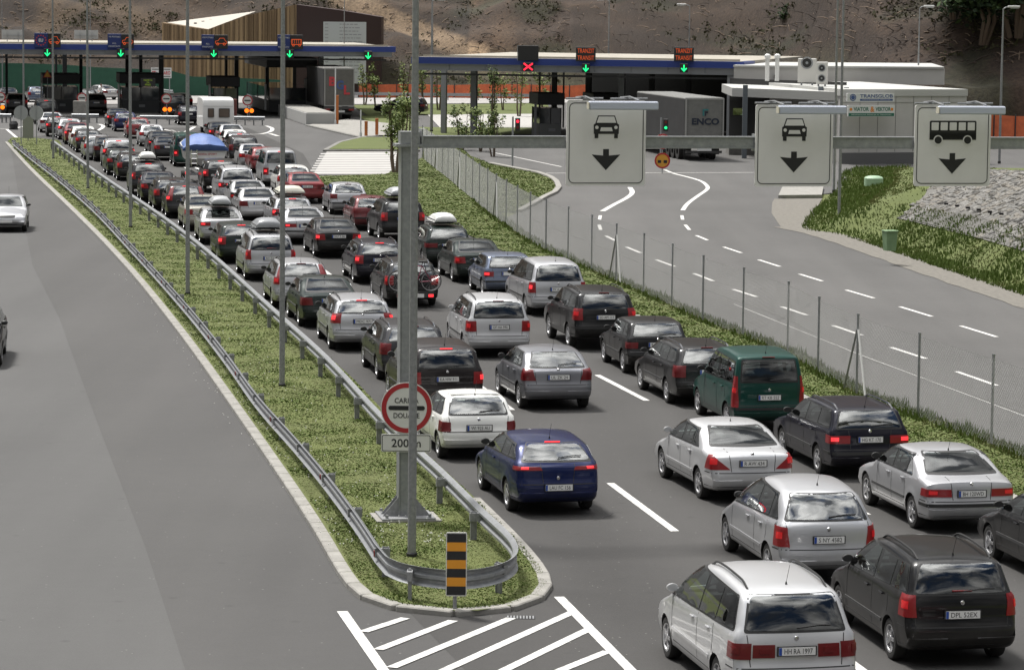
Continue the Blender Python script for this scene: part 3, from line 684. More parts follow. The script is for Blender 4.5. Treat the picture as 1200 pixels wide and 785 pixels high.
    w = MB(); w.box((0, hy-.026, pz), (.52, .006, .112)); w.box((-.238, hy-.0295, pz), (.040, .003, .106), mi=1); pl = w.build('number_plate', [M_PLATE, M_PLBLUE], root)
    s.plate_y = hy-.031
    hyb, nb = cst(0, min(pz+.17, zbm-.06)); w = MB(); w.lathe([(.0, -.012), (.03, -.010), (.038, 0), (.038, .01)], 16, 'y', hyb+Vector((0, -.002, 0))); w.build('badge', M_CHROME, root, smooth=40)
    # --- front: plate and grille
    w = MB(); patch(w, s, tree, [(-.36, .60), (-.38, .70), (.38, .70), (.36, .60)], 'f', off=.006, thick=.02, r=.02); w.build('grille', M_BLACK, root)
    cf = caster(s, tree, 'f'); hf = cf(0, .45)[0].y; w = MB(); w.box((0, hf+.014, .46), (.52, .010, .11)); w.build('front_plate', M_PLATE, root)
    w = MB(); strip_patch(w, s, tree, (-30, .36), (30, .36), .09, 'v', off=.006, thick=.02, n=12); w.build('front_intake', M_BLACK, root)
    # --- high brake light, wiper, antenna, rails
    if s.blz:
        h, n = cst(0, s.blz); w = MB(); w.bbox(h+n*.006+Vector((0, -.012, 0)), (.30, .03, .024), .006); w.build('high_brake_light', M_RED_OFF, root)
    if key not in ('sedan', 'merc', 'bmw'):
        a, _ = cst(.02, zbm+.03); bq, nq = cst(.36*xb+.1, zbm+.06); w = MB(); w.tube([a+nq*.03, bq+nq*.03, cst(.55*xb+.12, zbm+.055)[0]+nq*.028], .009, 5); w.build('rear_wiper', M_BLACK, root)
    ct = caster(s, tree, 't'); ry = s.prof[[i for i, p in enumerate(s.prof) if p[1] > zr-.12][0]][0]+.18
    h, _ = ct(0, ry); w = MB(); w.tube([h-Vector((0, 0, .01)), h+Vector((0, 0, .04))], [.02, .008], 6); w.tube([h+Vector((0, 0, .03)), h+Vector((0, -.16, .30))], .0035, 4); w.build('aerial', M_BLACK, root)
    if s.spoiler:
        w = MB(); h1 = cst(.45, zt+.02)[0]; w.bbox((0, h1.y-.03, zt+.045), (1.04, .12, .035), .012); w.build('spoiler', PAINTS['silver'], root)
    if s.rails:
        for sg in (-1, 1):
            xr = sg*(Wf(s, s.L*.35, zr-.06)-.10); pts = []
            ya, yb = ry-.05, d[2][0]-.12
            for i in range(9):
                t = i/8; y = ya+(yb-ya)*t; hh, _ = ct(xr, y); pts.append(hh+Vector((0, 0, (.055 if 0 < i < 8 else -.005))))
            w = MB(); w.tube(chaikin(pts, 1), .017, 6)
            w.build('roof_rail', M_BLACK if key not in ('passat', 'wagon') else M_CHROME, root, smooth=50)
    # --- wheels
    proto_w = wheel_meshes(s.wr, s.rimstyle)
    for wy in s.wy:
        for sg in (-1, 1):
            c = copy_tree(proto_w, root); c.location = (sg*(s.Wd/2-.115), wy, s.wr)
            if sg < 0: c.rotation_euler = (0, 0, pi)
    hollow(s, body, tree, root, key)
    # edge of the roof at the back, for placing
    s.edge = (cst(0, zt)[0].y, zt)
    s.tree = tree
    PROTO[key] = root
    return root
SMALL = ('steering_wheel', 'door_handle', 'high_brake_light_x', 'rear_wiper', 'badge', 'aerial', 'front_plate', 'grille', 'front_intake', 'door_strip', 'bumper_strip', 'lower_valance', 'plate_holder', 'rear_window_seal')
FRONTONLY = ('front_plate', 'grille', 'front_intake', 'headlight', 'windscreen')
def place_car(key, paintname, loc, head, label, group, lit=1, rails=True, plate=None, detail=2, wheel=None, black_bumper=False, facing=False, cat='car'):
    """detail 2 near, 1 middle, 0 far (small parts left off)"""
    if key not in PROTO: make_proto(key)
    pr = PROTO[key]; s = SP[key]; c = pr.copy(); COL.objects.link(c)
    c.location = loc; c.rotation_euler = (0, 0, head); tag(c, label, cat, group)
    pm = PAINTS[paintname]
    for ch in pr.children:
        nm = ch.name.split('.')[0]
        if detail == 0 and nm in SMALL: continue
        if detail == 1 and nm in ('badge', 'front_plate', 'grille', 'front_intake'): continue
        if nm == 'roof_rail' and not rails: continue
        k = copy_tree(ch, c)
        if nm in ('body', 'door_handle', 'spoiler') or (nm == 'door_strip' and ch.data.materials[0] == PAINTS['silver']) or (nm == 'wing_mirror' and paintname in ('silver', 'lightsilver', 'champagne', 'dsilver') and key in ('merc', 'mpv', 'liftback', 'sharan')):
            k.material_slots[0].link = 'OBJECT'; k.material_slots[0].material = pm
        if nm in ('tail_light', 'high_brake_light'):
            k.material_slots[0].link = 'OBJECT'
            k.material_slots[0].material = (M_RED_OFF if lit == 0 else M_RED_DIM) if nm == 'tail_light' else (M_RED_ON if lit == 2 else M_RED_OFF)
            for b in k.children: b.material_slots[0].link = 'OBJECT'; b.material_slots[0].material = M_RED_ON if lit == 2 else (M_RED_MID if lit == 1 else M_RED_OFF)
        if nm == 'number_plate' and plate:
            w = MB(); put_text(w, plate, Matrix.Identity(4), .072, .40, cx=.018, cz=s.plate[1], y=s.plate_y); w.build('plate_characters', M_INK, k, fix=False)
    return c
def car_at_edge(key, px, py, head):
    """origin of a car whose rear glass top centre shows at the photo point"""
    if key not in PROTO: make_proto(key)
    s = SP[key]; q = P(px, py, s.edge[1]+.02); f = Vector((-sin(head), cos(head), 0))
    q = q - f*s.edge[0]; q.z = .012
    return q
def finish_protos():
    for r in list(PROTO.values()) + list(WHEELS.values()):
        def kill(o):
            for ch in list(o.children): kill(ch)
            bpy.data.objects.remove(o)
        kill(r)
# ================================================================== SETTING
from mathutils import noise as mnoise
def hashr(*a): return random.Random(str(a)).random()
def asphalt(name, c0, c1, rough=.85, lanes=False):
    m, t, b = nodes_of(name)
    tcn = t.nodes.new('ShaderNodeTexCoord')
    mp1 = t.nodes.new('ShaderNodeMapping'); mp1.inputs['Rotation'].default_value = (0, 0, -HEAD); mp1.inputs['Scale'].default_value = (1.0, .06, 1)
    mpr = t.nodes.new('ShaderNodeMapping'); mpr.inputs['Rotation'].default_value = (0, 0, 0)
    a = t.nodes.new('ShaderNodeTexNoise'); a.inputs['Scale'].default_value = .55; a.inputs['Detail'].default_value = 5        # wheel tracks / seams along the lanes
    bb = t.nodes.new('ShaderNodeTexNoise'); bb.inputs['Scale'].default_value = .11; bb.inputs['Detail'].default_value = 6     # big patches
    c = t.nodes.new('ShaderNodeTexNoise'); c.inputs['Scale'].default_value = 28; c.inputs['Detail'].default_value = 4         # grain
    d = t.nodes.new('ShaderNodeTexNoise'); d.inputs['Scale'].default_value = 1.8; d.inputs['Detail'].default_value = 10; d.inputs['Roughness'].default_value = .8
    t.links.new(tcn.outputs['Object'], mp1.inputs['Vector'])
    for n, s_ in ((a, mp1), (bb, tcn), (c, tcn), (d, tcn)): t.links.new(s_.outputs['Vector' if s_ is mp1 else 'Object'], n.inputs['Vector'])
    def mix(x, y, f):
        q = t.nodes.new('ShaderNodeMath'); q.operation = 'MULTIPLY_ADD'; q.inputs[1].default_value = f; t.links.new(x, q.inputs[0])
        if y is None: q.inputs[2].default_value = 0
        else: t.links.new(y, q.inputs[2])
        return q.outputs[0]
    base_ = None
    if lanes:
        u1 = RT.dot(P(791, 623)); per = RT.dot(P(758, 470))-u1
        dt = t.nodes.new('ShaderNodeVectorMath'); dt.operation = 'DOT_PRODUCT'; dt.inputs[1].default_value = (RT.x, RT.y, 0); t.links.new(tcn.outputs['Object'], dt.inputs[0])
        w1 = t.nodes.new('ShaderNodeMath'); w1.operation = 'MULTIPLY_ADD'; w1.inputs[1].default_value = 2*pi/per; w1.inputs[2].default_value = -u1*2*pi/per; t.links.new(dt.outputs['Value'], w1.inputs[0])
        w2 = t.nodes.new('ShaderNodeMath'); w2.operation = 'COSINE'; t.links.new(w1.outputs[0], w2.inputs[0]); base_ = mix(w2.outputs[0], None, .045)
    s1 = mix(a.outputs['Fac'], base_, .34); s2 = mix(bb.outputs['Fac'], s1, .30); s3 = mix(c.outputs['Fac'], s2, .20); s4 = mix(d.outputs['Fac'], s3, .16)
    r = t.nodes.new('ShaderNodeValToRGB'); r.color_ramp.elements[0].position = .36; r.color_ramp.elements[1].position = .64
    r.color_ramp.elements[0].color = (*c0, 1); r.color_ramp.elements[1].color = (*c1, 1)
    t.links.new(s4, r.inputs['Fac'])
    # dark oil spots and pale specks
    v = t.nodes.new('ShaderNodeTexVoronoi'); v.inputs['Scale'].default_value = .9; v.inputs['Randomness'].default_value = 1
    t.links.new(tcn.outputs['Object'], v.inputs['Vector'])
    rr = t.nodes.new('ShaderNodeValToRGB'); rr.color_ramp.elements[0].position = .02; rr.color_ramp.elements[1].position = .10; rr.color_ramp.elements[0].color = (.72, .72, .72, 1); rr.color_ramp.elements[1].color = (1, 1, 1, 1)
    t.links.new(v.outputs['Distance'], rr.inputs['Fac'])
    mm = t.nodes.new('ShaderNodeMixRGB'); mm.blend_type = 'MULTIPLY'; mm.inputs['Fac'].default_value = 1
    t.links.new(r.outputs['Color'], mm.inputs['Color1']); t.links.new(rr.outputs['Color'], mm.inputs['Color2'])
    v2 = t.nodes.new('ShaderNodeTexVoronoi'); v2.inputs['Scale'].default_value = 2.3; t.links.new(tcn.outputs['Object'], v2.inputs['Vector'])
    r2 = t.nodes.new('ShaderNodeValToRGB'); r2.color_ramp.elements[0].position = .035; r2.color_ramp.elements[1].position = .05; r2.color_ramp.elements[0].color = (.35, .35, .35, 1); r2.color_ramp.elements[1].color = (0, 0, 0, 1)
    t.links.new(v2.outputs['Distance'], r2.inputs['Fac'])
    m2 = t.nodes.new('ShaderNodeMixRGB'); m2.inputs['Color2'].default_value = (.30, .29, .27, 1); t.links.new(r2.outputs['Color'], m2.inputs['Fac']); t.links.new(mm.outputs['Color'], m2.inputs['Color1'])
    t.links.new(m2.outputs['Color'], b.inputs['Base Color'])
    b.inputs['Roughness'].default_value = rough
    u = t.nodes.new('ShaderNodeBump'); u.inputs['Strength'].default_value = .35; u.inputs['Distance'].default_value = .01
    n3 = t.nodes.new('ShaderNodeTexNoise'); n3.inputs['Scale'].default_value = 60; t.links.new(tcn.outputs['Object'], n3.inputs['Vector']); t.links.new(n3.outputs['Fac'], u.inputs['Height']); t.links.new(u.outputs['Normal'], b.inputs['Normal'])
    MATS[name] = m; return m
A_QUEUE = asphalt('asphalt_queue', (.024, .0228, .0215), (.047, .045, .043), lanes=True)
A_LEFT = asphalt('asphalt_left', (.048, .0475, .0465), (.076, .075, .073))
A_LEFTD = asphalt('asphalt_left_new', (.038, .037, .036), (.062, .060, .058))
A_RIGHT = asphalt('asphalt_right', (.052, .0505, .0485), (.090, .0875, .084))
A_PLAZA = asphalt('asphalt_plaza', (.050, .0485, .047), (.082, .080, .077))
GRASS = mat('grass_ground', (.098, .118, .026), .95, noise=(.076, .088, .024), nscale=.55, bump=.6, bscale=9)
LAWN = mat('lawn', (.090, .110, .026), .95, noise=(.070, .088, .022), nscale=.8, bump=.6, bscale=9)
CONC = mat('concrete', (.30, .29, .265), .9, noise=(.19, .183, .167), nscale=3, bump=.3, bscale=25)
CONCD = mat('concrete_dark', (.22, .215, .20), .9, noise=(.14, .135, .125), nscale=2, bump=.3, bscale=25)
MARK = mat('road_paint', (.70, .69, .66), .7, noise=(.34, .335, .32), nscale=7)
GALV = mat('galvanised', (.34, .35, .36), .42, metal=.45, noise=(.23, .24, .25), nscale=9)
GALVD = mat('galvanised_weathered', (.30, .305, .31), .5, metal=.25, noise=(.18, .185, .19), nscale=14)
DARKST = mat('dark_steel', (.030, .031, .034), .5)
GREYST = mat('grey_painted_steel', (.24, .25, .26), .5)
SOIL = mat('earth', (.20, .145, .095), .95, noise=(.11, .08, .055), nscale=.9, bump=.8, bscale=3)

def sheet(name, pts, z, m, kind='structure', parent=None):
    b = bmesh.new(); vs = [b.verts.new((p[0], p[1], z)) for p in pts]; f = b.faces.new(vs); b.normal_update()
    if f.normal.z < 0: f.normal_flip()
    bmesh.ops.triangulate(b, faces=b.faces)
    me = bpy.data.meshes.new(name); b.to_mesh(me); b.free(); me.materials.append(m)
    o = bpy.data.objects.new(name, me); COL.objects.link(o)
    if parent: o.parent = parent
    elif kind: o['kind'] = kind
    return o
PP = lambda L, h=0.0: [P(x, y, h) for x, y in L]
def ribbon(mb, pts, w, z, mi=0, wob=0.0):
    """flat painted line of width w along world points"""
    pts = [Vector((p[0], p[1], z)) for p in pts]; k = len(pts); V = []
    for i, p in enumerate(pts):
        d = (pts[min(k-1, i+1)]-pts[max(0, i-1)]).normalized(); n = Vector((-d.y, d.x, 0))
        e = 1+wob*(hashr(i, p.x)-.5); V += [p-n*w/2*e, p+n*w/2*e]
    mb.add(V, [(2*i, 2*i+1, 2*i+3, 2*i+2) for i in range(k-1)], mi)
# ---- ground
sheet('ground', [(-900, -200), (900, -200), (900, 1500), (-900, 1500)], -.03, GRASS)
sheet('plaza', [(-110, 168), (-16, 168), (60, 168), (60, 322), (-110, 330)], .0, A_PLAZA)

# median outline
ML = PP([(8,168),(36,200),(90,251),(149,311),(214,391),(290,498),(370,615),(405,678),(424,700),(446,711),(480,718),(520,722),(560,722),(600,716),(630,705),(641,692),(634,672),(612,645)])
posts_r_px = [(554,634),(512,594),(421.6,497),(398.6,469.6),(374.5,447.8),(354,428),(315,390.5),(298,375),(282.7,355.6),(267.5,343),(254.7,330),(242,317.5),(230,308.6),(206,288),(184.6,268),(166.8,255),(54.7,167.5)]
base_r = P(554, 634); far_r = P(54.7, 167.5)
RDIR = (far_r-base_r).normalized(); RN = Vector((RDIR.y, -RDIR.x, 0))
if RN.x < 0: RN = -RN
def rline(t, off=0.0): return base_r + RDIR*t + RN*off
RL = (far_r-base_r).length
_rr = [P(x, y, .50) for x, y in [(566,606),(519.5,559.5),(446.8,492),(385,425),(323,368.5),(245.6,298.6),(185.8,252.7),(122,209.5),(63.6,168)]]
MEDR = [Vector((p.x, p.y, 0)) + RN*.62 for p in _rr] + [rline(RL+1.5, .9), P(38, 163)]
med = ML[:-1] + MEDR + [P(14, 163)]
# left carriageway, queue carriageway
leftroad = [ML[0]+Vector((.6, 8, 0))] + [p + Vector((.35, .1, 0)) for p in ML[:9]] + [Vector((-1.6, 50, 0)), Vector((.5, 47, 0)), Vector((2.6, 30, 0)), Vector((-30, 30, 0)), P(0, 700)-Vector((12, 0, 0)), P(-80, 300)-Vector((6, 0, 0)), P(-60, 170)-Vector((10, -6, 0))]
sheet('left_road', leftroad, .004, A_LEFT)
sheet('left_road_new_lane', [P(x, y) for x, y in [(13,176),(22,230),(38,311),(69,372),(115,498),(170,640),(222,800)]] + [Vector((.2, 44.0, 0))] + [p + Vector((.3, .1, 0)) for p in reversed(ML[:9])], .0065, A_LEFTD)
QE = PP([(1500,735),(1200,592),(942,468),(745,372),(600,300),(501,254),(430,233),(385,219),(368,211),(372,207)])
queue = [Vector((-1.8, 49.6, 0)), Vector((2.6, 30, 0)), Vector((16, 30, 0))] + QE + [P(355, 180), P(290, 150), P(120, 150), P(30, 162)] + [rline(RL*.5, .4), rline(0, .4), rline(-1.5, .3)]
sheet('queue_road', queue, .0105, A_QUEUE)
# ---- right-hand road
fence_px = [(1330,600),(1178,526),(1114,509.5),(1055,481.5),(1001,463.7),(956,437),(916,410.4),(878,398),(844,386),(812,372),(783,358),(755,345),(729,334),(705,322.6),(681,312.4),(660,303),(639,294.6),(621,284),(607,275),(594,266),(580,256),(569,247),(560,240),(550,231),(541,224),(532,216),(524,209),(516,203),(508,197),(501,191),(495,186)]
FP = PP(fence_px)
# even out hand-read posts along a smooth line
FPs = resample(chaikin(FP, 2), len(FP))
RE = PP([(1420,430),(1200,358),(1104,326),(984,284),(951,274),(915,266.5),(904,250),(905,238),(907.6,233.5)])
rr_far = PP([(963,232),(985,226),(1000,215),(985,196),(880,182),(868,160),(560,150),(520,168),(560,186),(575,193)])
right = [p + Vector((.42, 0, 0)) for p in FP[:21]] + PP([(608,249),(655,222),(651,213),(631,204),(575,193)]) + [P(545, 172), P(560, 130), P(900, 130), P(1000, 196), P(1003, 224)] + list(reversed(RE))
sheet('right_road', right, .012, A_RIGHT)
GRAV = mat('gravel', (.185, .172, .148), .95, noise=(.105, .098, .085), nscale=6, bump=.8, bscale=30)
sheet('gravel_shoulder', PP([(907.6,233.5),(963.6,233),(954,250),(951,276),(930,271),(915,266.5),(904,250),(905,238)]), .020, GRAV)
m = MB(); _g = resample(catmull(RE[:6], 6), 60); _V = []
for i_, p in enumerate(_g): _V += [(p.x-.35-.15*mnoise.noise((p.y*.5, 1, 2)), p.y-.1, .026), (p.x+1.25, p.y+.2, .026)]
m.add(_V, [(2*i_, 2*i_+1, 2*i_+3, 2*i_+2) for i_ in range(59)]); m.build('gravel_shoulder', GRAV)['kind'] = 'structure'
m = MB(); m.prism([(p.x, p.y) for p in PP([(917,222),(965,222),(963,232),(912,232.5)])], 0, .16); tag(m.build('concrete_pad', CONC), 'pale concrete pad at the road edge below the middle sign', 'concrete pad')
# ---- verge between queue and right-hand road, and the island beyond it
V1 = [p for p in QE] + PP([(380,207),(452,205)]) + [P(494, 186)] + [p + Vector((.40, 0, 0)) for p in reversed(FPs)]
sheet('verge', V1, .045, LAWN)
V2 = PP([(608,249),(625,240),(639,232),(650,227),(655,221),(652,214),(645,209),(631,204),(600,198),(575,193),(552,184),(540,174),(500,168),(494,184)]) + [p + Vector((.3, 0, 0)) for p in reversed(FPs[19:])]
sheet('fence_side_grass', V2, .05, LAWN)
def kerb(name, pts, w=.24, z0=-.02, z1=.12, seg=1.0, m_=CONC):
    path = resample(pts, max(2, int(sum((b-a).length for a, b in zip(pts, pts[1:]))/seg)+1)); mb = MB()
    for a, b in zip(path, path[1:]):
        d = (b-a); L_ = d.length; mb.bbox(((a+b)/2).to_tuple()[:2]+((z0+z1)/2,), (w, L_-.012, z1-z0), .02, rz=atan2(d.y, d.x)-pi/2)
    o = mb.build(name, m_); o['kind'] = 'structure'; return o
kerb('kerb', chaikin(ML[:-1] + [MEDR[0], MEDR[1]], 2), w=.24, z1=.105)
sheet('median_grass', med, .10, GRASS)
kerb('kerb', PP([(608,249),(625,240),(639,232),(650,227),(655,221),(652,214),(645,209),(631,204),(600,198),(575,193)]), w=.3, z1=.14)
kerb('kerb', PP([(1260,620),(1200,592),(1100,543),(1020,505),(942,468),(845,420),(745,372)]), w=.22, z1=.09)
# ---- striped parking field, small lawns, far roads
sheet('parking_field', PP([(367,205),(455,205),(470,178),(383,178)]), .020, mat('pale_paving', (.31, .30, .285), .9, noise=(.25, .24, .23), nscale=1))
m = MB()
for i in range(9):
    y = 180+i*2.75; x0 = 383-(y-178)*.62-6; m.add([tuple(P(x0, y, .03)), tuple(P(470-(y-178)*.4, y-.3, .03)), tuple(P(470-(y-178)*.4, y+.9, .03)), tuple(P(x0, y+1.2, .03))], [(0,1,2,3)])
m.build('parking_stripes', mat('worn_paint', (.42, .41, .39), .8))['kind'] = 'structure'
sheet('lawn_strip', PP([(383,177),(400,168),(425,162),(480,163),(492,177)]), .12, LAWN)
kerb('kerb', PP([(381,178),(492,178)]), w=.3, z1=.14, m_=CONCD)
kerb('kerb', PP([(381,178),(398,168.5),(424,162.5),(480,163)]), w=.3, z1=.14, m_=CONCD)
sheet('footway', PP([(360,148),(424,162),(480,158),(455,146),(408,141)]), .10, CONC)
kerb('kerb', PP([(360,148),(424,162.5)]), w=.3, z1=.12, m_=CONCD)
sheet('far_lawn', PP([(412,124),(640,122),(650,134),(430,136)]), .06, LAWN)
sheet('far_lawn_near', PP([(420,136),(480,137),(490,150),(640,151),(645,158),(500,160),(430,145)]), .06, LAWN)
sheet('far_road', PP([(400,116),(700,114),(700,121),(400,123)]), .05, mat('far_road_pale', (.30, .29, .28), .9))
sheet('far_parking', PP([(500,134),(640,133.5),(645,150.5),(515,150)]), .05, mat('far_parking_pale', (.34, .33, .31), .9))
sheet('uphill_road', PP([(0,104),(120,103),(200,104),(330,116),(330,121),(0,124)]), .05, mat('uphill_road_pale', (.26, .25, .24), .9))

# ---- road markings
mk = MB()
for a, b in (((401,717),(452,790)), ((655,700),(748,795))): ribbon(mk, PP([a, b]), .17, .018)
for a, b in (((426,741),(475,725)), ((443,762),(531,728)), ((459,783),(599,725)), ((519,787),(671,718)), ((589,787),(692,737)), ((655,787),(712,764))): ribbon(mk, PP([a, b]), .17, .020)
def dashes(p0, p1, p2, per, length, n, w=.16):
    """lane dashes along the straight through two read points"""
    a = P(*p0); b = P(*p1); d = (b-a).normalized()
    for k in range(-1, n): ribbon(mk, [a+d*(k*per), a+d*(k*per+length)], w, .016)
dashes((791,623),(717,568),0,17.2,5.8,9)
dashes((758,470),(700,440),0,17.2,5.3,7)
def pxline(L, w=.16, z=.020): ribbon(mk, resample(catmull(PP(L), 5), max(2, 4*len(L))), w, z)
pxline([(738,220),(741,226),(735,232),(720,240),(706,248)], .26); pxline([(779,199.5),(790,204),(808,208.5),(822,213),(829,219),(828,223),(818,230),(806,239),(800,247)], .22)
for a, b in (((703.5,253),(702.5,258)),((702,264),(704,270)),((710,277),(722,283)),((734,290),(751,297)),((769,305),(791,313)),((813,321),(836,330)),((859,339.6),(886.6,348.5)),((916,360),(945.7,370)),((976,382),(1010,393.5)),((1044,407.6),(1085,421)),((1121,436),(1168,452.5)),((1210,468),(1262,487)),
             ((799,253),(800,258)),((803,264),(808,270)),((816,276.5),(829,282)),((848,290),(869,297)),((889,305),(914,313)),((937,321.8),(963.6,330)),((991.6,340.4),(1024,350)),((1054.5,360),(1092,371.5)),((1126,382.5),(1168,395.5)),((1207,408),(1255,424))):
    ribbon(mk, PP([a, b]), .15, .020)
ribbon(mk, PP([(640,203.5),(768,203),(940,202.5)]), .22, .020); ribbon(mk, PP([(575,178.5),(658,196)]), .14, .020)
ribbon(mk, PP([(0,151.5),(8,152),(22,164)]), .22, .020); ribbon(mk, PP([(17,151),(30,148)]), .22, .020)
for L in ([(113,154),(119,151),(121,148),(116,146)], [(270,156),(300,158),(316,155),(319,151),(312,148)], [(200,153),(214,156),(228,149)], [(316,157),(326,160)], [(190,152),(214,156)]): pxline(L, .30)
ribbon(mk, [P(1300, 534), P(1200, 488), P(1012, 418), P(860, 357)], .03, .020)
mk.build('road_markings', MARK, fix=False)['kind'] = 'structure'
m = MB(); c_ = P(610, 724); m.box((c_.x, c_.y, .008), (.46, .26, .012)); 
for i in range(9): m.box((c_.x-.20+i*.05, c_.y, .016), (.026, .22, .008), mi=1)
tag(m.build('drain_grating', [M_UNDER, GALVD]), 'rusty drain grating in the road beside the rounded kerb end', 'drain')
sm = MB(); rs_ = random.Random(5)
def seam(pts, w): ribbon(sm, [p+Vector((rs_.uniform(-.05, .05), rs_.uniform(-.05, .05), 0)) for p in resample(pts, max(6, int(sum((b-a).length for a, b in zip(pts, pts[1:]))/.8)))], w, .0145, wob=.9)
seam(PP([(1196,640),(1080,556),(940,482)]), .03); seam(PP([(880,390),(960,352)]), .02)
for a, b in (((636,505),(660,514)), ((700,610),(722,600)), ((1000,520),(1040,560)), ((560,500),(590,548))): seam(PP([a, b]), .02)
sm.build('tar_seams', mat('tar', (.018, .018, .018), .5), fix=False)['kind'] = 'structure'
sm = MB()
for i in range(230):
    t = rs_.random(); q = P(rs_.choice([rs_.gauss(715, 14), rs_.uniform(640, 900), rs_.uniform(0, 400), rs_.gauss(690, 40)]), rs_.uniform(470, 780)); s_ = rs_.uniform(.006, .024); a = rs_.uniform(0, 6.28)
    if med and q.x < -1 and q.x > -8 and q.y < 60 and P(424, 700).x < q.x: continue
    sm.add([(q.x+s_*cos(a+k*2.1), q.y+s_*sin(a+k*2.1), .0155) for k in range(3)], [(0, 1, 2)])
o = sm.build('road_grit', mat('grit_pale', (.20, .195, .18), .9), fix=False); tag(o, 'pale grit and specks scattered on the asphalt', 'grit', kind='stuff')
m = MB()
# ---- grass blades
def scatter(name, polys, n, hmin, hmax, w, z, cols, near=50., label=None, lean=.5, clump=0.0):
    """many small grass blades as one mesh"""
    tot = []; 
    for poly in polys:
        px = np.array([p[0] for p in poly]); py = np.array([p[1] for p in poly])
        k = 0
        while k < n:
            m_ = n*3; x = rng.uniform(px.min(), px.max(), m_); t = rng.uniform(0, 1, m_)
            ya, yb = py.min(), py.max(); y = 1/(1/ya + t*(1/yb-1/ya))          # denser near the road's near end
            ins = np.zeros(m_, bool); j = len(px)-1
            for i in range(len(px)):
                c = ((py[i] > y) != (py[j] > y)) & (x < (px[j]-px[i])*(y-py[i])/(py[j]-py[i]+1e-12)+px[i]); ins ^= c; j = i
            q = np.stack([x, y], 1)[ins][:n-k]; k += len(q); tot.append(q)
            if len(q) == 0: break
    q = np.concatenate(tot); N = len(q); a = rng.uniform(0, 2*pi, N); sc = np.clip(q[:, 1]/near, 1, 3)
    nz = np.array([mnoise.noise((p[0]*.9, p[1]*.9, 0)) for p in q[::1]]) if N < 200000 else np.zeros(N)
    h = rng.uniform(hmin, hmax, N)*(1+1.3*np.clip(nz+clump, -.4, 1)); ww = w*sc*rng.uniform(.7, 1.3, N)
    dx, dy = np.cos(a)*ww/2, np.sin(a)*ww/2; la = rng.uniform(0, 2*pi, N); lx, ly = np.cos(la)*h*lean*rng.uniform(0, 1, N), np.sin(la)*h*lean*rng.uniform(0, 1, N)
    v = np.zeros((N, 3, 3)); v[:, 0] = np.stack([q[:, 0]-dx, q[:, 1]-dy, np.full(N, z)], 1); v[:, 1] = np.stack([q[:, 0]+dx, q[:, 1]+dy, np.full(N, z)], 1); v[:, 2] = np.stack([q[:, 0]+lx, q[:, 1]+ly, z+h], 1)
    me = bpy.data.meshes.new(name); me.vertices.add(3*N); me.vertices.foreach_set('co', v.reshape(-1)); me.loops.add(3*N); me.loops.foreach_set('vertex_index', np.arange(3*N)); me.polygons.add(N); me.polygons.foreach_set('loop_start', np.arange(N)*3)
    me.update(); 
    for c in cols: me.materials.append(c)
    mi = np.clip(((nz*.55+.42)*len(cols)+rng.uniform(-1.3, 1.3, N)).astype(int), 0, len(cols)-1); me.polygons.foreach_set('material_index', mi.astype(np.int32)); me.validate()
    o = bpy.data.objects.new(name, me); COL.objects.link(o); o['kind'] = 'stuff'; o['label'] = label or 'short green grass'; o['category'] = 'grass'; return o
def leafm(name, c): return mat(name, c, .75, spec=.25)
GB = [leafm('blade_dry', (.115, .120, .038)), leafm('blade_olive', (.090, .122, .025)), leafm('blade_green', (.078, .118, .021)), leafm('blade_dark', (.074, .106, .019))]
scatter('median_grass_blades', [[(p.x+(.15 if p.x<-2 and p.y<190 and i<12 else 0), p.y+(.12 if 9<i<16 else 0)) for i, p in enumerate(med)]], 130000, .008, .022, .032, .099, GB, lean=2.2, label='rough short grass on the median between the guardrails')
v1 = [(p.x, p.y) for p in V1]; scatter('verge_grass_blades', [v1], 60000, .012, .03, .04, .047, GB, lean=1.8, label='rough grass on the verge below the wire fence', clump=.15)
scatter('island_grass_blades', [[(p.x, p.y) for p in V2]], 16000, .03, .07, .035, .05, GB, lean=1.2, near=90, label='mown grass inside the kerbed corner of the right road')
fl = [(p.x-.25, p.y) for p in FPs[:22]] + [(p.x+.45, p.y) for p in reversed(FPs[:22])]
scatter('fence_weeds', [fl], 8000, .04, .14, .03, .04, GB, label='tall weeds grown along the fence foot', clump=.25)
# daisies
m = MB()
for i in range(420):
    x, y = rng.uniform(0, 1), rng.uniform(0, 1); t = y*y*55; q = rline(t-1, -(.2+x*2.6)); 
    if q.x < -60: continue
    m.box((q.x, q.y, .19), (.022, .022, .012))
o = m.build('clover_flowers', mat('petal_white', (.65, .65, .6), .7)); tag(o, 'tiny white clover flowers in the median grass', 'flowers', kind='stuff')

# ---- guardrail
def wbeam(mb, path, zc, side=1):
    prof = [(0,-.155),(.045,-.125),(.075,-.10),(.075,-.06),(.02,-.022),(.02,.022),(.075,.06),(.075,.10),(.045,.125),(0,.155)]
    bk = [(a-.012, b) for a, b in reversed(prof)]; pr = prof+bk; k = len(pr); V = []; n = len(path)
    for i, p in enumerate(path):
        d = (path[min(n-1, i+1)]-path[max(0, i-1)]).normalized(); nr = Vector((d.y, -d.x, 0))*side
        for a, b in pr: V.append(p + nr*a + Vector((0, 0, zc+b-p.z)))
    Fc = [(i*k+j, i*k+(j+1) % k, (i+1)*k+(j+1) % k, (i+1)*k+j) for i in range(n-1) for j in range(k)] + [tuple(range(k)), tuple(reversed(range((n-1)*k, n*k)))]
    mb.add(V, Fc)
RH = .50
railL = [P(x, y, RH) for x, y in [(14,166),(36,184),(61,203),(107,242),(150,287),(187,327),(228,374),(264,420),(300,470),(345,521),(380,563),(415,610),(440,648)]]
railB = [P(x, y, RH) for x, y in [(452,662),(470,670),(500,676),(535,679),(568,676),(594,668),(606,657),(603,643),(592,630)]]
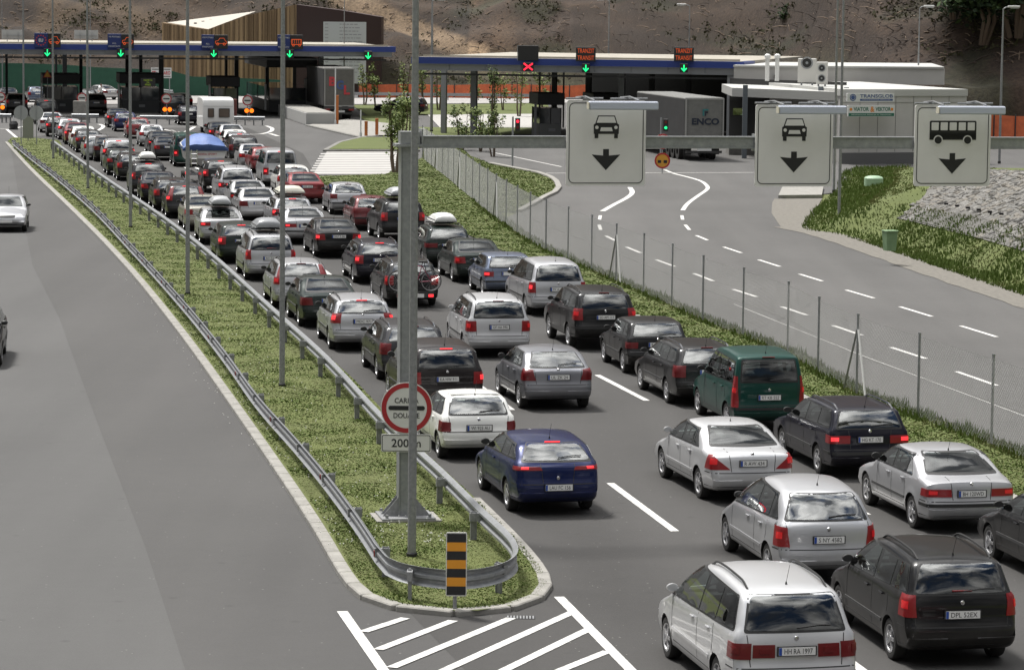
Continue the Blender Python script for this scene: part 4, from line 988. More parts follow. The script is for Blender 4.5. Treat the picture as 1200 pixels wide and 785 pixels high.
railR = [P(x, y, RH) for x, y in [(566,606),(519.5,559.5),(446.8,492),(385,425),(323,368.5),(245.6,298.6),(185.8,252.7),(122,209.5),(63.6,168)]]
path = catmull(railL, 5)[:-1] + [railL[-1]] + catmull(railB, 5) + catmull(railR, 5)
gr = empty('guardrail', P(500, 700), 0, 'galvanised guardrail loop around the near end of the grass median', 'guardrail')
gi = gr.matrix_basis.inverted() if False else Matrix.Translation(-gr.location)
def shift(mb, loc): mb.v = [(v[0]-loc[0], v[1]-loc[1], v[2]-loc[2]) for v in mb.v]; return mb
m = MB(); wbeam(m, path, RH, -1); shift(m, gr.location).build('beam', GALV, gr, smooth=25)
def gpost(q, inward):
    m = MB(); a = atan2(inward.y, inward.x); c = q + inward*.17
    m.box((c.x, c.y, .27), (.10, .012, .68), rz=a); m.box((c.x-inward.x*.05, c.y-inward.y*.05, .27), (.012, .06, .68), rz=a); m.box((c.x+inward.x*.05, c.y+inward.y*.05, .27), (.012, .06, .68), rz=a)
    m.box((c.x-inward.x*.06, c.y-inward.y*.06, .51), (.26, .09, .15), rz=a)
    shift(m, gr.location).build('post', GALVD, gr)
pl = resample(catmull(railL, 5), 60); k = 0
cum = 0
for seg, sgn in ((catmull(railL, 8), 1), (catmull(railR, 8), 1)):
    L_ = sum((b-a).length for a, b in zip(seg, seg[1:])); n = int(L_/4.0); q = resample(seg, n+1)
    for i in range(n+1):
        d = (q[min(n, i+1)]-q[max(0, i-1)]).normalized(); nr = Vector((-d.y, d.x, 0))
        if seg[0].y > seg[-1].y: nr = Vector((-d.y, d.x, 0))       # running towards us: median lies left of travel
        gpost(q[i], nr)
for x, y, ix, iy in ((480,676,.0,1.), (592,668,-.6,.8)):
    gpost(P(x, y, RH), Vector((ix, iy, 0)).normalized())
for seg in (catmull(railL, 8),):
    L_ = sum((b-a).length for a, b in zip(seg, seg[1:])); q = resample(seg, int(L_/8)+1)
    for p in q[1:]:
        m = MB(); m.box((p.x-.02, p.y, RH), (.02, .10, .09)); shift(m, gr.location).build('reflector', mat('reflector_red', (.28, .02, .02), .4), gr)

# ---- lamp posts
def lamp_post(px, py, label, h=12.5, r=.069, head=True, hside=1, Y=None, z=None, group='tall galvanised lamp posts'):
    q = P(px, py) if Y is None else PD(px, py, Y); z0 = q.z if Y is not None else (0.05 if z is None else z)
    root = empty('lamp_post', (q.x, q.y, z0), 0, label, 'lamp post', group)
    m = MB(); m.tube([(0,0,0),(0,0,1.2),(0,0,h*.6),(0,0,h)], [r, r, r*.85, r*.55], 12); m.build('pole', GALVD, root, smooth=50)
    m = MB(); m.lathe([(r+.02,-.05),(r+.02,.10),(r+.005,.12)], 12); m.build('foot_collar', M_BLACK, root)
    if head:
        m = MB(); m.tube([(0,0,h-.05),(hside*.15,0,h+.05),(hside*.35,0,h+.08)], r*.5, 8); m.build('arm', GALVD, root)
        m = MB(); m.bbox((hside*.65, 0, h+.10), (.75, .28, .14), .04); l = m.build('lamp_head', mat('lamp_head_grey', (.45, .45, .44), .4), root)
        m = MB(); m.bbox((hside*.70, 0, h+.02), (.50, .22, .05), .01); m.build('lens', M_LENS, l)
    return root
lamp_post(62.5, 188, 'lamp post standing farthest up the median, leftmost of those rising from the grass')
lamp_post(103, 223.5, 'second farthest lamp post on the median grass')
lamp_post(153, 269, 'third farthest lamp post on the median, beside the black estate cars')
lamp_post(220, 348, 'lamp post on the median beside the grey roof box')
lamp_post(330.5, 457, 'lamp post with black foot in the middle of the median')
lamp_post(482.5, 658, 'thick lamp post in front of the round customs sign', r=.074)
lamp_post(28, 163, 'lamp post beside the grey sign backs at the far median tip')
lamp_post(983, 262, 'lamp post at the foot of the right grass bank', h=12)
lamp_post(977, 226, 'lamp post close behind the one at the foot of the right bank', h=12)
GL = 'lamp posts beyond the canopies'
lamp_post(505.5, 155, 'lamp post with visible head left of the right canopy columns', h=9.75, r=.11, head=True, group=GL)
lamp_post(712, 150, 'lamp post rising behind the TRANZIT boards', h=9.9, r=.07, group=GL, hside=-1)
lamp_post(806, 150, 'lamp post with a small camera dome above the right canopy', h=9.55, r=.07, group=GL, hside=-1)
lamp_post(1074, 171, 'lamp post behind the grey depot building', h=9.6, r=.07, group=GL)
lamp_post(1171, 192, 'lamp post on the road above the stone bank', h=9.6, r=.08, group=GL)
lamp_post(403, 130, 'lamp post in front of the dark wall panel', h=9.8, r=.06, group=GL)
lamp_post(106, 116, 'thin lamp post behind the left canopy', h=9.8, r=.06, head=False, group=GL)
lamp_post(3, 120, 'thin lamp post at the far left edge behind the canopy', h=9.8, r=.06, head=False, group=GL)

# ---- gantry
G0 = P(475, 613); G0.z = .1
GY = HEAD
ga = empty('sign_gantry', G0, GY, 'grey steel gantry with one column and a long beam across the queue', 'gantry')
ztop = PD(480, 172, G0.y).z-.1
m = MB(); m.box((0, 0, ztop/2), (.24, .26, ztop)); m.box((-.14, 0, ztop/2), (.02, .32, ztop)); m.box((.14, 0, ztop/2), (.02, .32, ztop)); m.build('column', GALV, ga)
m = MB(); m.box((0, 0, .04), (1.0, .95, .05))
for sx in (-1, 1):
    for yy in (-.12, .12): m.add([(sx*.15, yy-.01, .06), (sx*.45, yy-.01, .06), (sx*.15, yy-.01, .42), (sx*.15, yy+.01, .06), (sx*.45, yy+.01, .06), (sx*.15, yy+.01, .42)], [(0,1,2),(3,5,4),(0,3,4,1),(1,4,5,2),(2,5,3,0)])
for sx in (-.4, .4):
    for sy in (-.38, .38): m.lathe([(.03,.06),(.03,.13)], 6, c=(sx, sy, 0))
m.build('base_plate', GALVD, ga)
m = MB(); m.prism([(-.6,-.5),(.6,-.5),(.6,.5),(-.6,.5)], -.08, .03); m.build('footing', CONC, ga)
m = MB(); m.box((0, 0, ztop+.03), (.50, .42, .05)); m.box((.02, 0, ztop+.17), (.36, .30, .22)); m.box((.24, 0, ztop+.17), (.03, .40, .32)); m.build('head_bracket', GALV, ga)
bz = PD(600, 166.5, (G0+RT*2).y).z - G0.z
m = MB(); m.box((8.2, 0, bz), (16.0, .16, .17)); m.box((8.2, 0, bz+.10), (16.0, .20, .025)); m.box((8.2, 0, bz-.10), (16.0, .20, .025)); m.build('beam', GALV, ga)
for x in (6.55, 10.2):
    m = MB(); m.box((x, 0, bz), (.03, .26, .32))
    for a in (-.1, 0, .1): m.lathe([(.018,-.03),(.018,.03)], 6, 'x', (x, -.11, bz+a))
    m.build('splice_plate', GALV, ga)
SIGNF = mat('sign_face_grey', (.68, .67, .65), .6, noise=(.63, .62, .60), nscale=2)
def lane_sign(px, kind, label):
    t = ((px-CX)/F); # along the beam
    # solve position along beam where it shows at px
    lo, hi = 0, 16
    for _ in range(40):
        mid = (lo+hi)/2; q = G0+RT*mid; dcam = CM.inverted() @ Vector((q.x, q.y, 6.3)); x = CX+F*dcam.x/-dcam.z
        if x < px: lo = mid
        else: hi = mid
    q = G0+RT*lo; yv = {'car': 167.5, 'bus': 170.5}[kind]; z = PD(px, yv if px < 800 else 170.5, q.y).z
    root = empty('lane_sign', (q.x-FW.x*.16, q.y-FW.y*.16, z), GY, label, 'lane sign', 'lane signs hanging on the gantry')
    w, h = 1.50, 1.58
    if px > 800: h = 1.53
    M = Matrix.Translation((0, 0, 0))
    m = MB(); m.plate(rrect(w, h, .05), M, .03); m.build('panel', SIGNF, root)
    m = MB(); M2 = Matrix.Translation((0, -.004, 0)); m.ring(rrect(w-.09, h-.09, .10), rrect(w-.12, h-.12, .085), M2, .003); m.build('border', M_INK, root)
    m = MB(); M3 = Matrix.Translation((0, -.005, 0)); ay = -.33 if kind == 'car' else -.36
    def pl(p, mi=0, y=0): m.plate([(a, b) for a, b in p], Matrix.Translation((0, -.005-y, 0)), .003, mi)
    pl([(-.055,ay+.22),(.055,ay+.22),(.055,ay+.10),(.27,ay+.12),(0,ay-.17),(-.27,ay+.12),(-.055,ay+.10)])
    if kind == 'car':
        c0 = .31
        pl([(-.235,c0-.14),(-.24,c0+.03),(-.20,c0+.06),(.20,c0+.06),(.24,c0+.03),(.235,c0-.14)])                       # body
        pl([(-.21,c0+.05),(-.16,c0+.20),(.16,c0+.20),(.21,c0+.05)]); pl([(-.185,c0+.065),(-.145,c0+.18),(.145,c0+.18),(.185,c0+.065)], 1, .003)
        pl([(-.22,c0-.14),(-.22,c0-.22),(-.15,c0-.22),(-.15,c0-.14)]); pl([(.15,c0-.14),(.15,c0-.22),(.22,c0-.22),(.22,c0-.14)])
        pl([(-.12,c0-.09),(-.10,c0-.02),(.10,c0-.02),(.12,c0-.09)], 1, .003)
        for s_ in (-1, 1): pl(circ(.032, 16, s_*.18, c0-.02), 1, .003)
    else:
        c0 = .24
        pl(rrect(.92, .34, .03, 0, c0+.06)); pl([(-.46,c0-.13),(-.46,c0),(.46,c0),(.46,c0-.13)])
        for i in range(5): pl(rrect(.14, .15, .012, -.355+i*.178, c0+.125), 1, .003)
        for s_ in (-.29, .29): pl(circ(.092, 20, s_, c0-.135), 1, .003); pl(circ(.070, 20, s_, c0-.135), 0, .006)
    m.build('pictogram', [M_INK, SIGNF], root)
    m = MB(); m.bbox((.24, -.34, h/2-.085), (1.30, .16, .155), .02); lt = m.build('sign_light', mat('light_housing', (.44, .47, .55), .45), root)
    m = MB(); m.box((-.422, -.34, h/2-.085), (.014, .17, .12)); m.build('end_cap', CREAM_, lt)
    for sx in (-.42, .42):
        m = MB(); m.tube([(sx-.15, .06, h/2+.05), (sx, -.05, h/2+.07), (sx+.12, -.30, h/2+.01)], .018, 6); m.tube([(sx-.35, .0, h/2+.03), (sx+.35, .0, h/2+.035)], .022, 6); m.build('bracket', GALVD, root)
    for zz in (.0,):
        m = MB(); m.box((-.5, .10, -.02), (.06, .14, h*.86)); m.box((.5, .10, -.02), (.06, .14, h*.86)); m.build('mount', GALVD, root)
CREAM_ = mat('end_cap_cream', (.55, .52, .42), .5)
lane_sign(707.5, 'car', 'square lane sign with a car above an arrow, left one on the gantry')
lane_sign(927, 'car', 'square lane sign with a car above an arrow, before the grey depot')
lane_sign(1112, 'bus', 'square lane sign with a bus above an arrow')
# customs sign on the column
SW = mat('sign_white', (.62, .62, .58), .5); SR = mat('sign_red', (.36, .02, .025), .5)
cs = PD(476.5, 478, G0.y-.25); rs = empty('customs_sign', (cs.x, cs.y, cs.z), 0, 'round red-rimmed sign reading CARINA DOUANE on the gantry column', 'road sign')
Rr = 30.6/F*cs.y/cos(PITCH)*1.0
Ti = Matrix.Identity(4)
m = MB(); m.plate(circ(Rr, 48), Ti, .02); m.build('disc', SW, rs)
m = MB(); m.ring(circ(Rr-.018, 48), circ(Rr-.105, 48), Matrix.Translation((0, -.004, 0)), .003); m.build('red_rim', SR, rs)
m = MB(); m.plate(rrect(Rr*1.40, Rr*.17, Rr*.08), Matrix.Translation((0, -.005, 0)), .003); put_text(m, 'CARINA', Matrix.Translation((0, -.003, 0)), Rr*.20, Rr*.92, cz=Rr*.29, bold=.01); put_text(m, 'DOUANE', Matrix.Translation((0, -.003, 0)), Rr*.20, Rr*1.0, cz=-Rr*.29, bold=.01)
m.build('lettering', M_INK, rs, fix=False)
cs2 = PD(476, 519, G0.y-.25); r2 = empty('distance_plate', (cs2.x, cs2.y, cs2.z), 0, 'white plate reading 200 m under the round customs sign', 'road sign')
m = MB(); m.plate(rrect(.92, .33, .03), Ti, .02); m.build('plate', SW, r2)
m = MB(); m.ring(rrect(.89, .30, .03), rrect(.87, .28, .025), Matrix.Translation((0, -.004, 0)), .003); put_text(m, '200 m', Ti, .155, .54, y=-.005, bold=.01); m.build('lettering', M_INK, r2, fix=False)
# hazard marker
hq = P(533, 712.5, .1); hq.y -= .03; hm = empty('hazard_marker', hq, 0, 'black and orange banded marker in front of the guardrail end', 'marker')
m = MB(); m.tube([(0,0,-.1),(0,0,.30),(0,0,1.20)], .032, 10); m.build('post', GALVD, hm, smooth=50)
m = MB(); zc0, hh = .72, 1.02; m.plate(rrect(.33, hh, .03, 0, zc0), Matrix.Translation((.02, -.05, 0)), .02); m.build('panel_edge', SW, hm)
OR_ = mat('sign_orange', (.66, .27, .015), .5)
m = MB()
for i in range(7): m.box((.02, -.053, zc0-.49+.07+i*.14), (.30, .006, .139), mi=0 if i % 2 == 0 else 1)
m.build('bands', [M_INK, OR_], hm)

# ---- wire fence
fz = empty('wire_fence', FPs[3], 0, 'tall wire mesh fence on thin steel posts between the queue and the right road', 'fence')
loc = fz.location
Lf = [0]
for a, b in zip(FPs, FPs[1:]): Lf.append(Lf[-1]+(b-a).length)
for i, p in enumerate(FPs[:]):
    m = MB(); m.tube([(p.x, p.y, 0), (p.x, p.y, 2.02)], .030, 8); m.tube([(p.x, p.y, 2.0), (p.x, p.y, 2.05)], .038, 8); shift(m, loc).build('post', GALV, fz, smooth=50)
def brace(i, f=1):
    p = FPs[i]; d = (FPs[min(i+1, len(FPs)-1)]-FPs[i-1]).normalized()
    for s_, mt in ((-1, mat('brace_white', (.5, .5, .48), .6)), (1, GALVD)):
        q = p + d*s_*1.0 + (Vector((-.05, 0, 0)))
        m = MB(); m.tube([(q.x, q.y, .02), (p.x+d.x*s_*.05, p.y+d.y*s_*.05, 1.65)], .028, 6); shift(m, loc).build('brace', mt, fz, smooth=50)
for i in (4, 11, 18, 23, 27): brace(i)
fpath = chaikin(FPs, 1); cumL = [0]
for a, b in zip(fpath, fpath[1:]): cumL.append(cumL[-1]+(b-a).length)
cumL = np.array(cumL); fx = np.array([p.x for p in fpath]); fy = np.array([p.y for p in fpath]); TL = cumL[-1]
sp = .11; hN = 1.92
V = []; Fc = []
def fpt(u, z): return (float(np.interp(u, cumL, fx))-loc.x, float(np.interp(u, cumL, fy))-loc.y, z)
n = int(TL/sp); wv = .0024
for sg in (1, -1):
    for i in range(-int(hN/sp), n):
        u0 = i*sp; segs = []
        ua, ub = (u0, u0+hN) if sg > 0 else (u0+hN, u0)
        if max(ua, ub) > TL or min(ua, ub) < 0: continue
        a = Vector(fpt(ua, .04)); b = Vector(fpt(ub, hN+.04)); mid = Vector(fpt((ua+ub)/2, hN/2+.04))
        for (p, q) in ((a, mid), (mid, b)):
            k = len(V); 
            for r_ in (p, q): V += [tuple(r_+Vector((wv, 0, wv))), tuple(r_+Vector((-wv, 0, wv))), tuple(r_+Vector((0, wv, -wv)))]
            Fc += [(k, k+1, k+4, k+3), (k+1, k+2, k+5, k+4), (k+2, k, k+3, k+5)]
m = MB(); m.add(V, Fc)
for z in (.06, 1.0, 1.95):
    m.tube([fpt(u, z) for u in np.linspace(0, TL, 90)], .003, 3)
m.build('wire_mesh', mat('fence_wire', (.30, .30, .29), .5), fz, fix=False)

# ---- right bank: grass slope with a stone face
foot = [p + Vector((.9, .15, 0)) for p in RE[:6]]; foot = [foot[0]+Vector((3, -26, 0))] + foot + [P(951, 236)+Vector((.6, 0, 0)), P(965, 222)+Vector((.7, 0, 0)), P(985, 205), P(1005, 196)]
fs = resample(catmull(foot, 6), 150)
def htop(y): return float(np.interp(y, [60, 118, 135, 150, 165, 178, 190], [3.6, 3.3, 2.6, 1.7, .9, .35, .1]))
V = []; Fc = []; dv = [0, .25, .6, 1.0, 1.5, 2.0, 2.6, 3.2, 3.9, 4.6, 5.4, 6.2, 7.0, 8.0, 10, 14, 20, 28]
def bankz(v, y): 
    t = min(1, max(0, (v-1.0)/6.0)); return htop(y)*(t**.85)*.94 + min(v, 1.0)*.12*min(1, htop(y))
nrmF = []
for i, p in enumerate(fs):
    d = (fs[min(i+1, 149)]-fs[max(i-1, 0)]).normalized(); q = Vector((d.y, -d.x, 0)); 
    if q.x < 0: q = -q
    nrmF.append(q)
for _ in range(12): nrmF = [((nrmF[max(0, i-1)]+nrmF[i]+nrmF[min(149, i+1)])).normalized() for i in range(150)]
def bank_pt(i, v):
    p = fs[i]+nrmF[i]*v; return Vector((p.x, p.y, bankz(v, fs[i].y)))
for i in range(150):
    for v in dv:
        q = bank_pt(i, v); V.append((q.x, q.y, q.z-.01+.07*mnoise.noise((q.x*.7, q.y*.7, 1))*(1 if v > .3 else 0)))
k = len(dv)
for i in range(149):
    for j in range(k-1): Fc.append((i*k+j, (i+1)*k+j, (i+1)*k+j+1, i*k+j+1))
m = MB(); m.add(V, Fc); o = m.build('grass_bank', LAWN, smooth=180); o['kind'] = 'structure'
# blades on the bank
B = []; BF = []; BM = []
for kk in range(52000):
    i = rng.uniform(0, 148.9) if kk % 3 else rng.uniform(15, 80); v = rng.uniform(0, 8.5) if kk % 2 else rng.uniform(0, 3.4); i0 = int(i); a = bank_pt(i0, v).lerp(bank_pt(i0+1, v), i-i0)
    nn = mnoise.noise((a.x*.6, a.y*.6, 3)); h = (.13 if v < 3.2 else .06)*(1+1.2*max(-.4, nn))*rng.uniform(.6, 1.4); an = rng.uniform(0, 2*pi); w_ = .030*rng.uniform(.7, 1.5)
    c = Vector((cos(an)*w_, sin(an)*w_, 0)); kq = len(B); B += [a-c, a+c, a+Vector((rng.uniform(-.4, .4)*h, rng.uniform(-.4, .4)*h, h))]; BF.append((kq, kq+1, kq+2)); BM.append(min(2, max(0, int(1.6+nn*2.5+rng.uniform(-1, 1)+(.8 if v < 3 else -.9)))))
m = MB(); m.add(B, BF); m.m = BM; tag(m.build('bank_grass', GB, fix=False), 'long rough grass on the right bank', 'grass', kind='stuff')
# stone face
ST = [mat('stone_pale', (.21, .203, .188), .9, noise=(.13, .125, .115), nscale=6), mat('stone_mid', (.155, .15, .14), .9, noise=(.10, .097, .09), nscale=6), mat('stone_warm', (.18, .165, .14), .9, noise=(.12, .11, .095), nscale=6), mat('mortar', (.13, .125, .115), .95)]
sw = empty('stone_embankment', bank_pt(40, 3), 0, 'sloping face of rough grey stones on the right bank', 'stone wall'); sl = sw.location
def upt(u, v): i0 = min(148, int(u)); return bank_pt(i0, v).lerp(bank_pt(i0+1, v), u-i0)
seglen = (fs[60]-fs[59]).length
def stone_lim(v): return float(np.interp(v, [2.0, 7.1], [66, 80]))
i_n = next(i for i, p in enumerate(fs) if p.y > 78)
i_f = next(i for i, p in enumerate(fs) if p.y > 122)
def _upx(px, py, v):
    return min(range(10, 148), key=lambda i: (lambda c: abs(CX+F*c.x/-c.z-px))(CM.inverted() @ bank_pt(i, v)))
_u0 = _upx(1052, 268, 2.3); _u1 = _upx(1118, 205, 7.2)
def ulim(v): return _u0 + (_u1-_u0)*(v-2.3)/4.9
ua0, ub0 = _upx(1150, 290, 2.6), _u0-2
stones = MB(); v = 2.3; row = 0
while v < 7.4:
    u = i_n + hashr(row)*.5; hv = .20+.09*hashr(row, 'h')
    while u < ulim(v):
        if row < 4 and ua0 < u < ub0: u += .5; continue
        wu = (.20+.34*hashr(row, round(u, 3)))/seglen; g = .03
        c4 = [(u+g/seglen, v+g), (u+wu-g/seglen, v+g*.6), (u+wu-g*.7/seglen, v+hv-g), (u+g/seglen, v+hv-g*.8)]
        jit = lambda a: (a[0]+(hashr(a[0], 1)-.5)*.10/seglen, a[1]+(hashr(a[1], a[0], 2)-.5)*.14+.10*sin(a[0]*.9+row))
        c4 = [jit(a) for a in c4]; cen = (sum(a[0] for a in c4)/4, sum(a[1] for a in c4)/4)
        nz = Vector((0, 0, 1)); pts = [upt(*a) for a in c4]; nn = (pts[1]-pts[0]).cross(pts[3]-pts[0]).normalized()
        if nn.z < 0: nn = -nn
        hgt = .05+.05*hashr(u, v, 'k'); inn = [upt(cen[0]+(a[0]-cen[0])*.72, cen[1]+(a[1]-cen[1])*.72)+nn*(hgt*(.7+.6*hashr(a[0], 'z'))) for a in c4]
        P8 = [p-nn*.03 for p in pts]+[p+nn*hgt*.55 for p in pts]+inn
        Fq = [(8, 9, 10, 11)]
        for e in range(4): f_ = (e+1) % 4; Fq += [(e, f_, 4+f_, 4+e), (4+e, 4+f_, 8+f_, 8+e)]
        stones.add([p-sl for p in P8], Fq, int(hashr(u, 'm')*3)); u += wu
    v += hv; row += 1
o = stones.build('stones', ST[:3], sw)
m = MB(); V = []; Fc = []; nu = 40; nv = 8
for a in range(nu+1):
    for b in range(nv+1):
        v = 2.2+5.2*b/nv; u = i_n + (ulim(v)-i_n)*a/nu; V.append(upt(u, v)+Vector((0, 0, .035))-sl)
for a in range(nu):
    for b in range(nv): k = a*(nv+1)+b; Fc.append((k, k+nv+1, k+nv+2, k+1))
m.add(V, Fc); m.build('mortar_bed', ST[3], sw)
# concrete panel with drain spouts low in the stone face
m = MB(); V = []; 
ua, ub = _upx(1150, 290, 2.6), _u0-2
for a in range(13):
    for vv in (2.25, 2.8, 3.5): u = ua+(ub-ua)*a/12; V.append(upt(u, vv)+Vector((0, 0, .06))-sl)
m.add(V, [(a*3+b, a*3+3+b, a*3+4+b, a*3+1+b) for a in range(12) for b in range(2)]); ob = m.build('concrete_panel', mat('stained_concrete', (.12, .115, .105), .9, noise=(.07, .068, .062), nscale=1.5), sw); ob.modifiers.new('s', 'SOLIDIFY').thickness = .1
for a in range(6):
    q = upt(ua+(ub-ua)*(.08+.17*a), 3.55)+Vector((0, 0, .16)); m = MB(); m.box(q-sl, (.16, .16, .08)); m.build('drain_spout', M_UNDER, sw)
# guardrail above the stones
gt = empty('guardrail', upt(i_n+10, 9), 0, 'guardrail along the road above the stone bank', 'guardrail'); gl = gt.location
pa = [bank_pt(i, 9.5)+Vector((0, 0, 0)) for i in range(8, 80, 3)]; m = MB(); wbeam(m, [Vector((p.x, p.y, p.z)) for p in pa], 0, -1)
m = MB(); 
for a, b in zip(pa, pa[1:]):
    m.tube([(a.x, a.y, a.z+.75), (b.x, b.y, b.z+.75)], .05, 5); m.tube([(a.x, a.y, a.z+.60), (b.x, b.y, b.z+.60)], .05, 5)
shift(m, gl).build('beam', GALV, gt)
for p in pa[::1]: m = MB(); m.box((p.x+.1, p.y, p.z+.3), (.08, .10, .8)); shift(m, gl).build('post', GALVD, gt)
# wheelie bin and green dome
gb = PD(1042.5, 276, 128); q = P(1042.5, 289, .7); bn = empty('waste_bin', (q.x, q.y, .55), .3, 'faded green plastic bin standing in the bank grass', 'bin')
GP = mat('green_plastic', (.19, .29, .15), .6, noise=(.12, .20, .10), nscale=4)
m = MB(); 
V = [(-.18,-.18,0),(.18,-.18,0),(.18,.18,0),(-.18,.18,0),(-.23,-.22,.72),(.23,-.22,.72),(.23,.22,.72),(-.23,.22,.72)]
m.add(V, [(0,3,2,1),(4,5,6,7),(0,1,5,4),(1,2,6,5),(2,3,7,6),(3,0,4,7)]); m.build('bin_body', GP, bn)
m = MB(); m.bbox((0, -.02, .74), (.50, .50, .05), .02); m.build('lid', GP, bn)
q = P(1024, 205, .9); m = MB(); m.lathe([(.50,-.4),(.50,0),(.44,.07),(.28,.12),(.05,.14)], 20, c=(q.x, q.y, .72)); tag(m.build('inspection_dome', mat('pale_green', (.28, .40, .27), .6), smooth=40), 'low pale green domed cover beside the depot wall', 'cover')

# ---- hill behind
def footY(x): return float(np.interp(x, [-120, -60, -20, 6, 18, 28, 60, 120], [345, 350, 338, 330, 262, 232, 222, 215]))
def cutk(x): return float(np.interp(x, [10, 22, 30], [0, .4, 1]))
def hillz(x, d):
    k = cutk(x); z = d*.60
    c = 4.2*k; z = (min(1, d/.9)*c + max(0, d-.9)*.60) if k > 0 else z
    a = mnoise.fractal(Vector((x*.05, d*.05, 3.1)), 1.0, 2.0, 3)*min(1, d/6)*2.2
    b = mnoise.fractal(Vector((x*.35, d*.12, 7.7)), .9, 2.1, 3)*min(1, d/1.5)*.22
    g = -abs(mnoise.noise((x*.16+d*.05, d*.03, 1.3)))*min(1, d/2)*1.0 + (.35*sin(d*.9+.12*x) if x < 5 else .12*sin(d*1.3+.1*x))*min(1, d/3)
    return z+a+b+g
xs = np.concatenate([np.arange(-120, -62, 4), np.arange(-62, 46, .45), np.arange(46, 160, 4)])
ds = np.concatenate([np.arange(0, 26, .45), np.array([27.5, 30, 34, 40, 50, 65, 85, 110, 150, 210])])
V = np.zeros((len(xs), len(ds), 3)); 
for i, x in enumerate(xs):
    fy_ = footY(x)
    for j, d in enumerate(ds): V[i, j] = (x, fy_+d, -.06+hillz(x, d))
nx, nd = len(xs), len(ds)
Vh = V.reshape(-1, 3)
idx = np.arange(nx*nd).reshape(nx, nd)
Fh = np.stack([idx[:-1, :-1], idx[1:, :-1], idx[1:, 1:], idx[:-1, 1:]], -1).reshape(-1, 4)
me = bpy.data.meshes.new('hillside'); me.from_pydata(Vh.tolist(), [], Fh.tolist())
ht = BVHTree.FromPolygons(Vh.tolist(), Fh.tolist())
def PH(px, py):
    h = ht.ray_cast(Vector((0, 0, H)), ray(px, py)); return h[0] if h[0] else None
def track(L): 
    out = [PH(x, y) for x, y in L]; return [p for p in out if p]
tr1 = track([(396,2),(412,7),(432,15),(452,24),(472,34),(496,44),(520,52),(545,58),(562,62)]); tr2 = track([(425,3),(444,12),(464,22),(486,31),(510,40),(535,50)])
sand = track([(62,2),(60,12),(55,24),(48,34),(120,6),(150,14),(165,26),(180,34)])
att = me.color_attributes.new('tint', 'FLOAT_COLOR', 'POINT'); cols = np.zeros((nx*nd, 4)); 
def seg_d(p, L):
    best = 1e9
    for a, b in zip(L, L[1:]):
        ab = b-a; t = max(0, min(1, (p-a).dot(ab)/max(1e-6, ab.length_squared))); best = min(best, (p-a-ab*t).length)
    return best
for n_, v in enumerate(Vh):
    x, y, z = v; d = y-footY(x); veg = mnoise.fractal(Vector((x*.09, d*.12, 5)), .8, 2, 5); soil = mnoise.fractal(Vector((x*.25, d*.3, 9)), .8, 2, 5)
    g = max(0, min(1, .5+veg*1.5)); base = Vector((.125, .085, .058)).lerp(Vector((.062, .044, .034)), g)
    if x > 2: base = base.lerp(Vector((.052, .036, .030)), .6)
    if soil > .2: base = base.lerp(Vector((.17, .115, .075)), min(1, (soil-.2)*1.6)*(1 if x < -12 else .22))
    gr_ = mnoise.fractal(Vector((x*.13+4, d*.16, 2)), .8, 2, 5)
    if gr_ > .12: base = base.lerp(Vector((.038, .046, .022)), min(.7, (gr_-.12)*2)*(1 if x > -8 else .35))
    if -16 < x < 26 and d < 8: base = base.lerp(Vector((.075, .078, .034)), max(0, min(.8, (9-d)/6))*.8)
    if -62 < x < 4 and d < 25:
        p = Vector((x, y, z)); 
        if len(tr1) > 1:
            dd = min(seg_d(p, tr1), seg_d(p, tr2)); 
            if dd < 1.3: base = base.lerp(Vector((.50, .385, .28)), min(.95, (1.3-dd)*1.6))
        if x < -30 and len(sand) > 1:
            dd = seg_d(p, sand)
            if dd < 2.2: base = base.lerp(Vector((.24, .175, .115)), min(.7, (2.2-dd)*.5))
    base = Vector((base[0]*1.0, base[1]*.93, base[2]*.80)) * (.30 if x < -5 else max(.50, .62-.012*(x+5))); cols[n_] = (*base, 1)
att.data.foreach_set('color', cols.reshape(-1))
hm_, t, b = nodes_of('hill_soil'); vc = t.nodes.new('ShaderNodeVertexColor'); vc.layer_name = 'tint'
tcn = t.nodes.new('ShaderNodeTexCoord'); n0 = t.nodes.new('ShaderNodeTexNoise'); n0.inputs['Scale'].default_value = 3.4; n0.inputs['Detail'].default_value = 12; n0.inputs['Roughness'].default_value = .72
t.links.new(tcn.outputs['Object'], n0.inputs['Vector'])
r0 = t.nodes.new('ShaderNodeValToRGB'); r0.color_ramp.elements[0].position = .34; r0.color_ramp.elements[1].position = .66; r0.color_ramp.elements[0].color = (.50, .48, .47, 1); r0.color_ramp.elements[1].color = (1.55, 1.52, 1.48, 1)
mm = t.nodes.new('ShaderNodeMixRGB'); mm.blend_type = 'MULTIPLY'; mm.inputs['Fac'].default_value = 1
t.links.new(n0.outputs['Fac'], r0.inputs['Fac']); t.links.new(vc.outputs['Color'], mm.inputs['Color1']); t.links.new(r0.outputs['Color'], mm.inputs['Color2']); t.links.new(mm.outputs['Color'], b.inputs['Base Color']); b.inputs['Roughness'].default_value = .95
u = t.nodes.new('ShaderNodeBump'); u.inputs['Strength'].default_value = .8; u.inputs['Distance'].default_value = .12; t.links.new(n0.outputs['Fac'], u.inputs['Height']); t.links.new(u.outputs['Normal'], b.inputs['Normal'])
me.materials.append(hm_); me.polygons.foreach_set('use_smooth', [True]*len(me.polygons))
ho = bpy.data.objects.new('hillside', me); COL.objects.link(ho); ho['kind'] = 'structure'
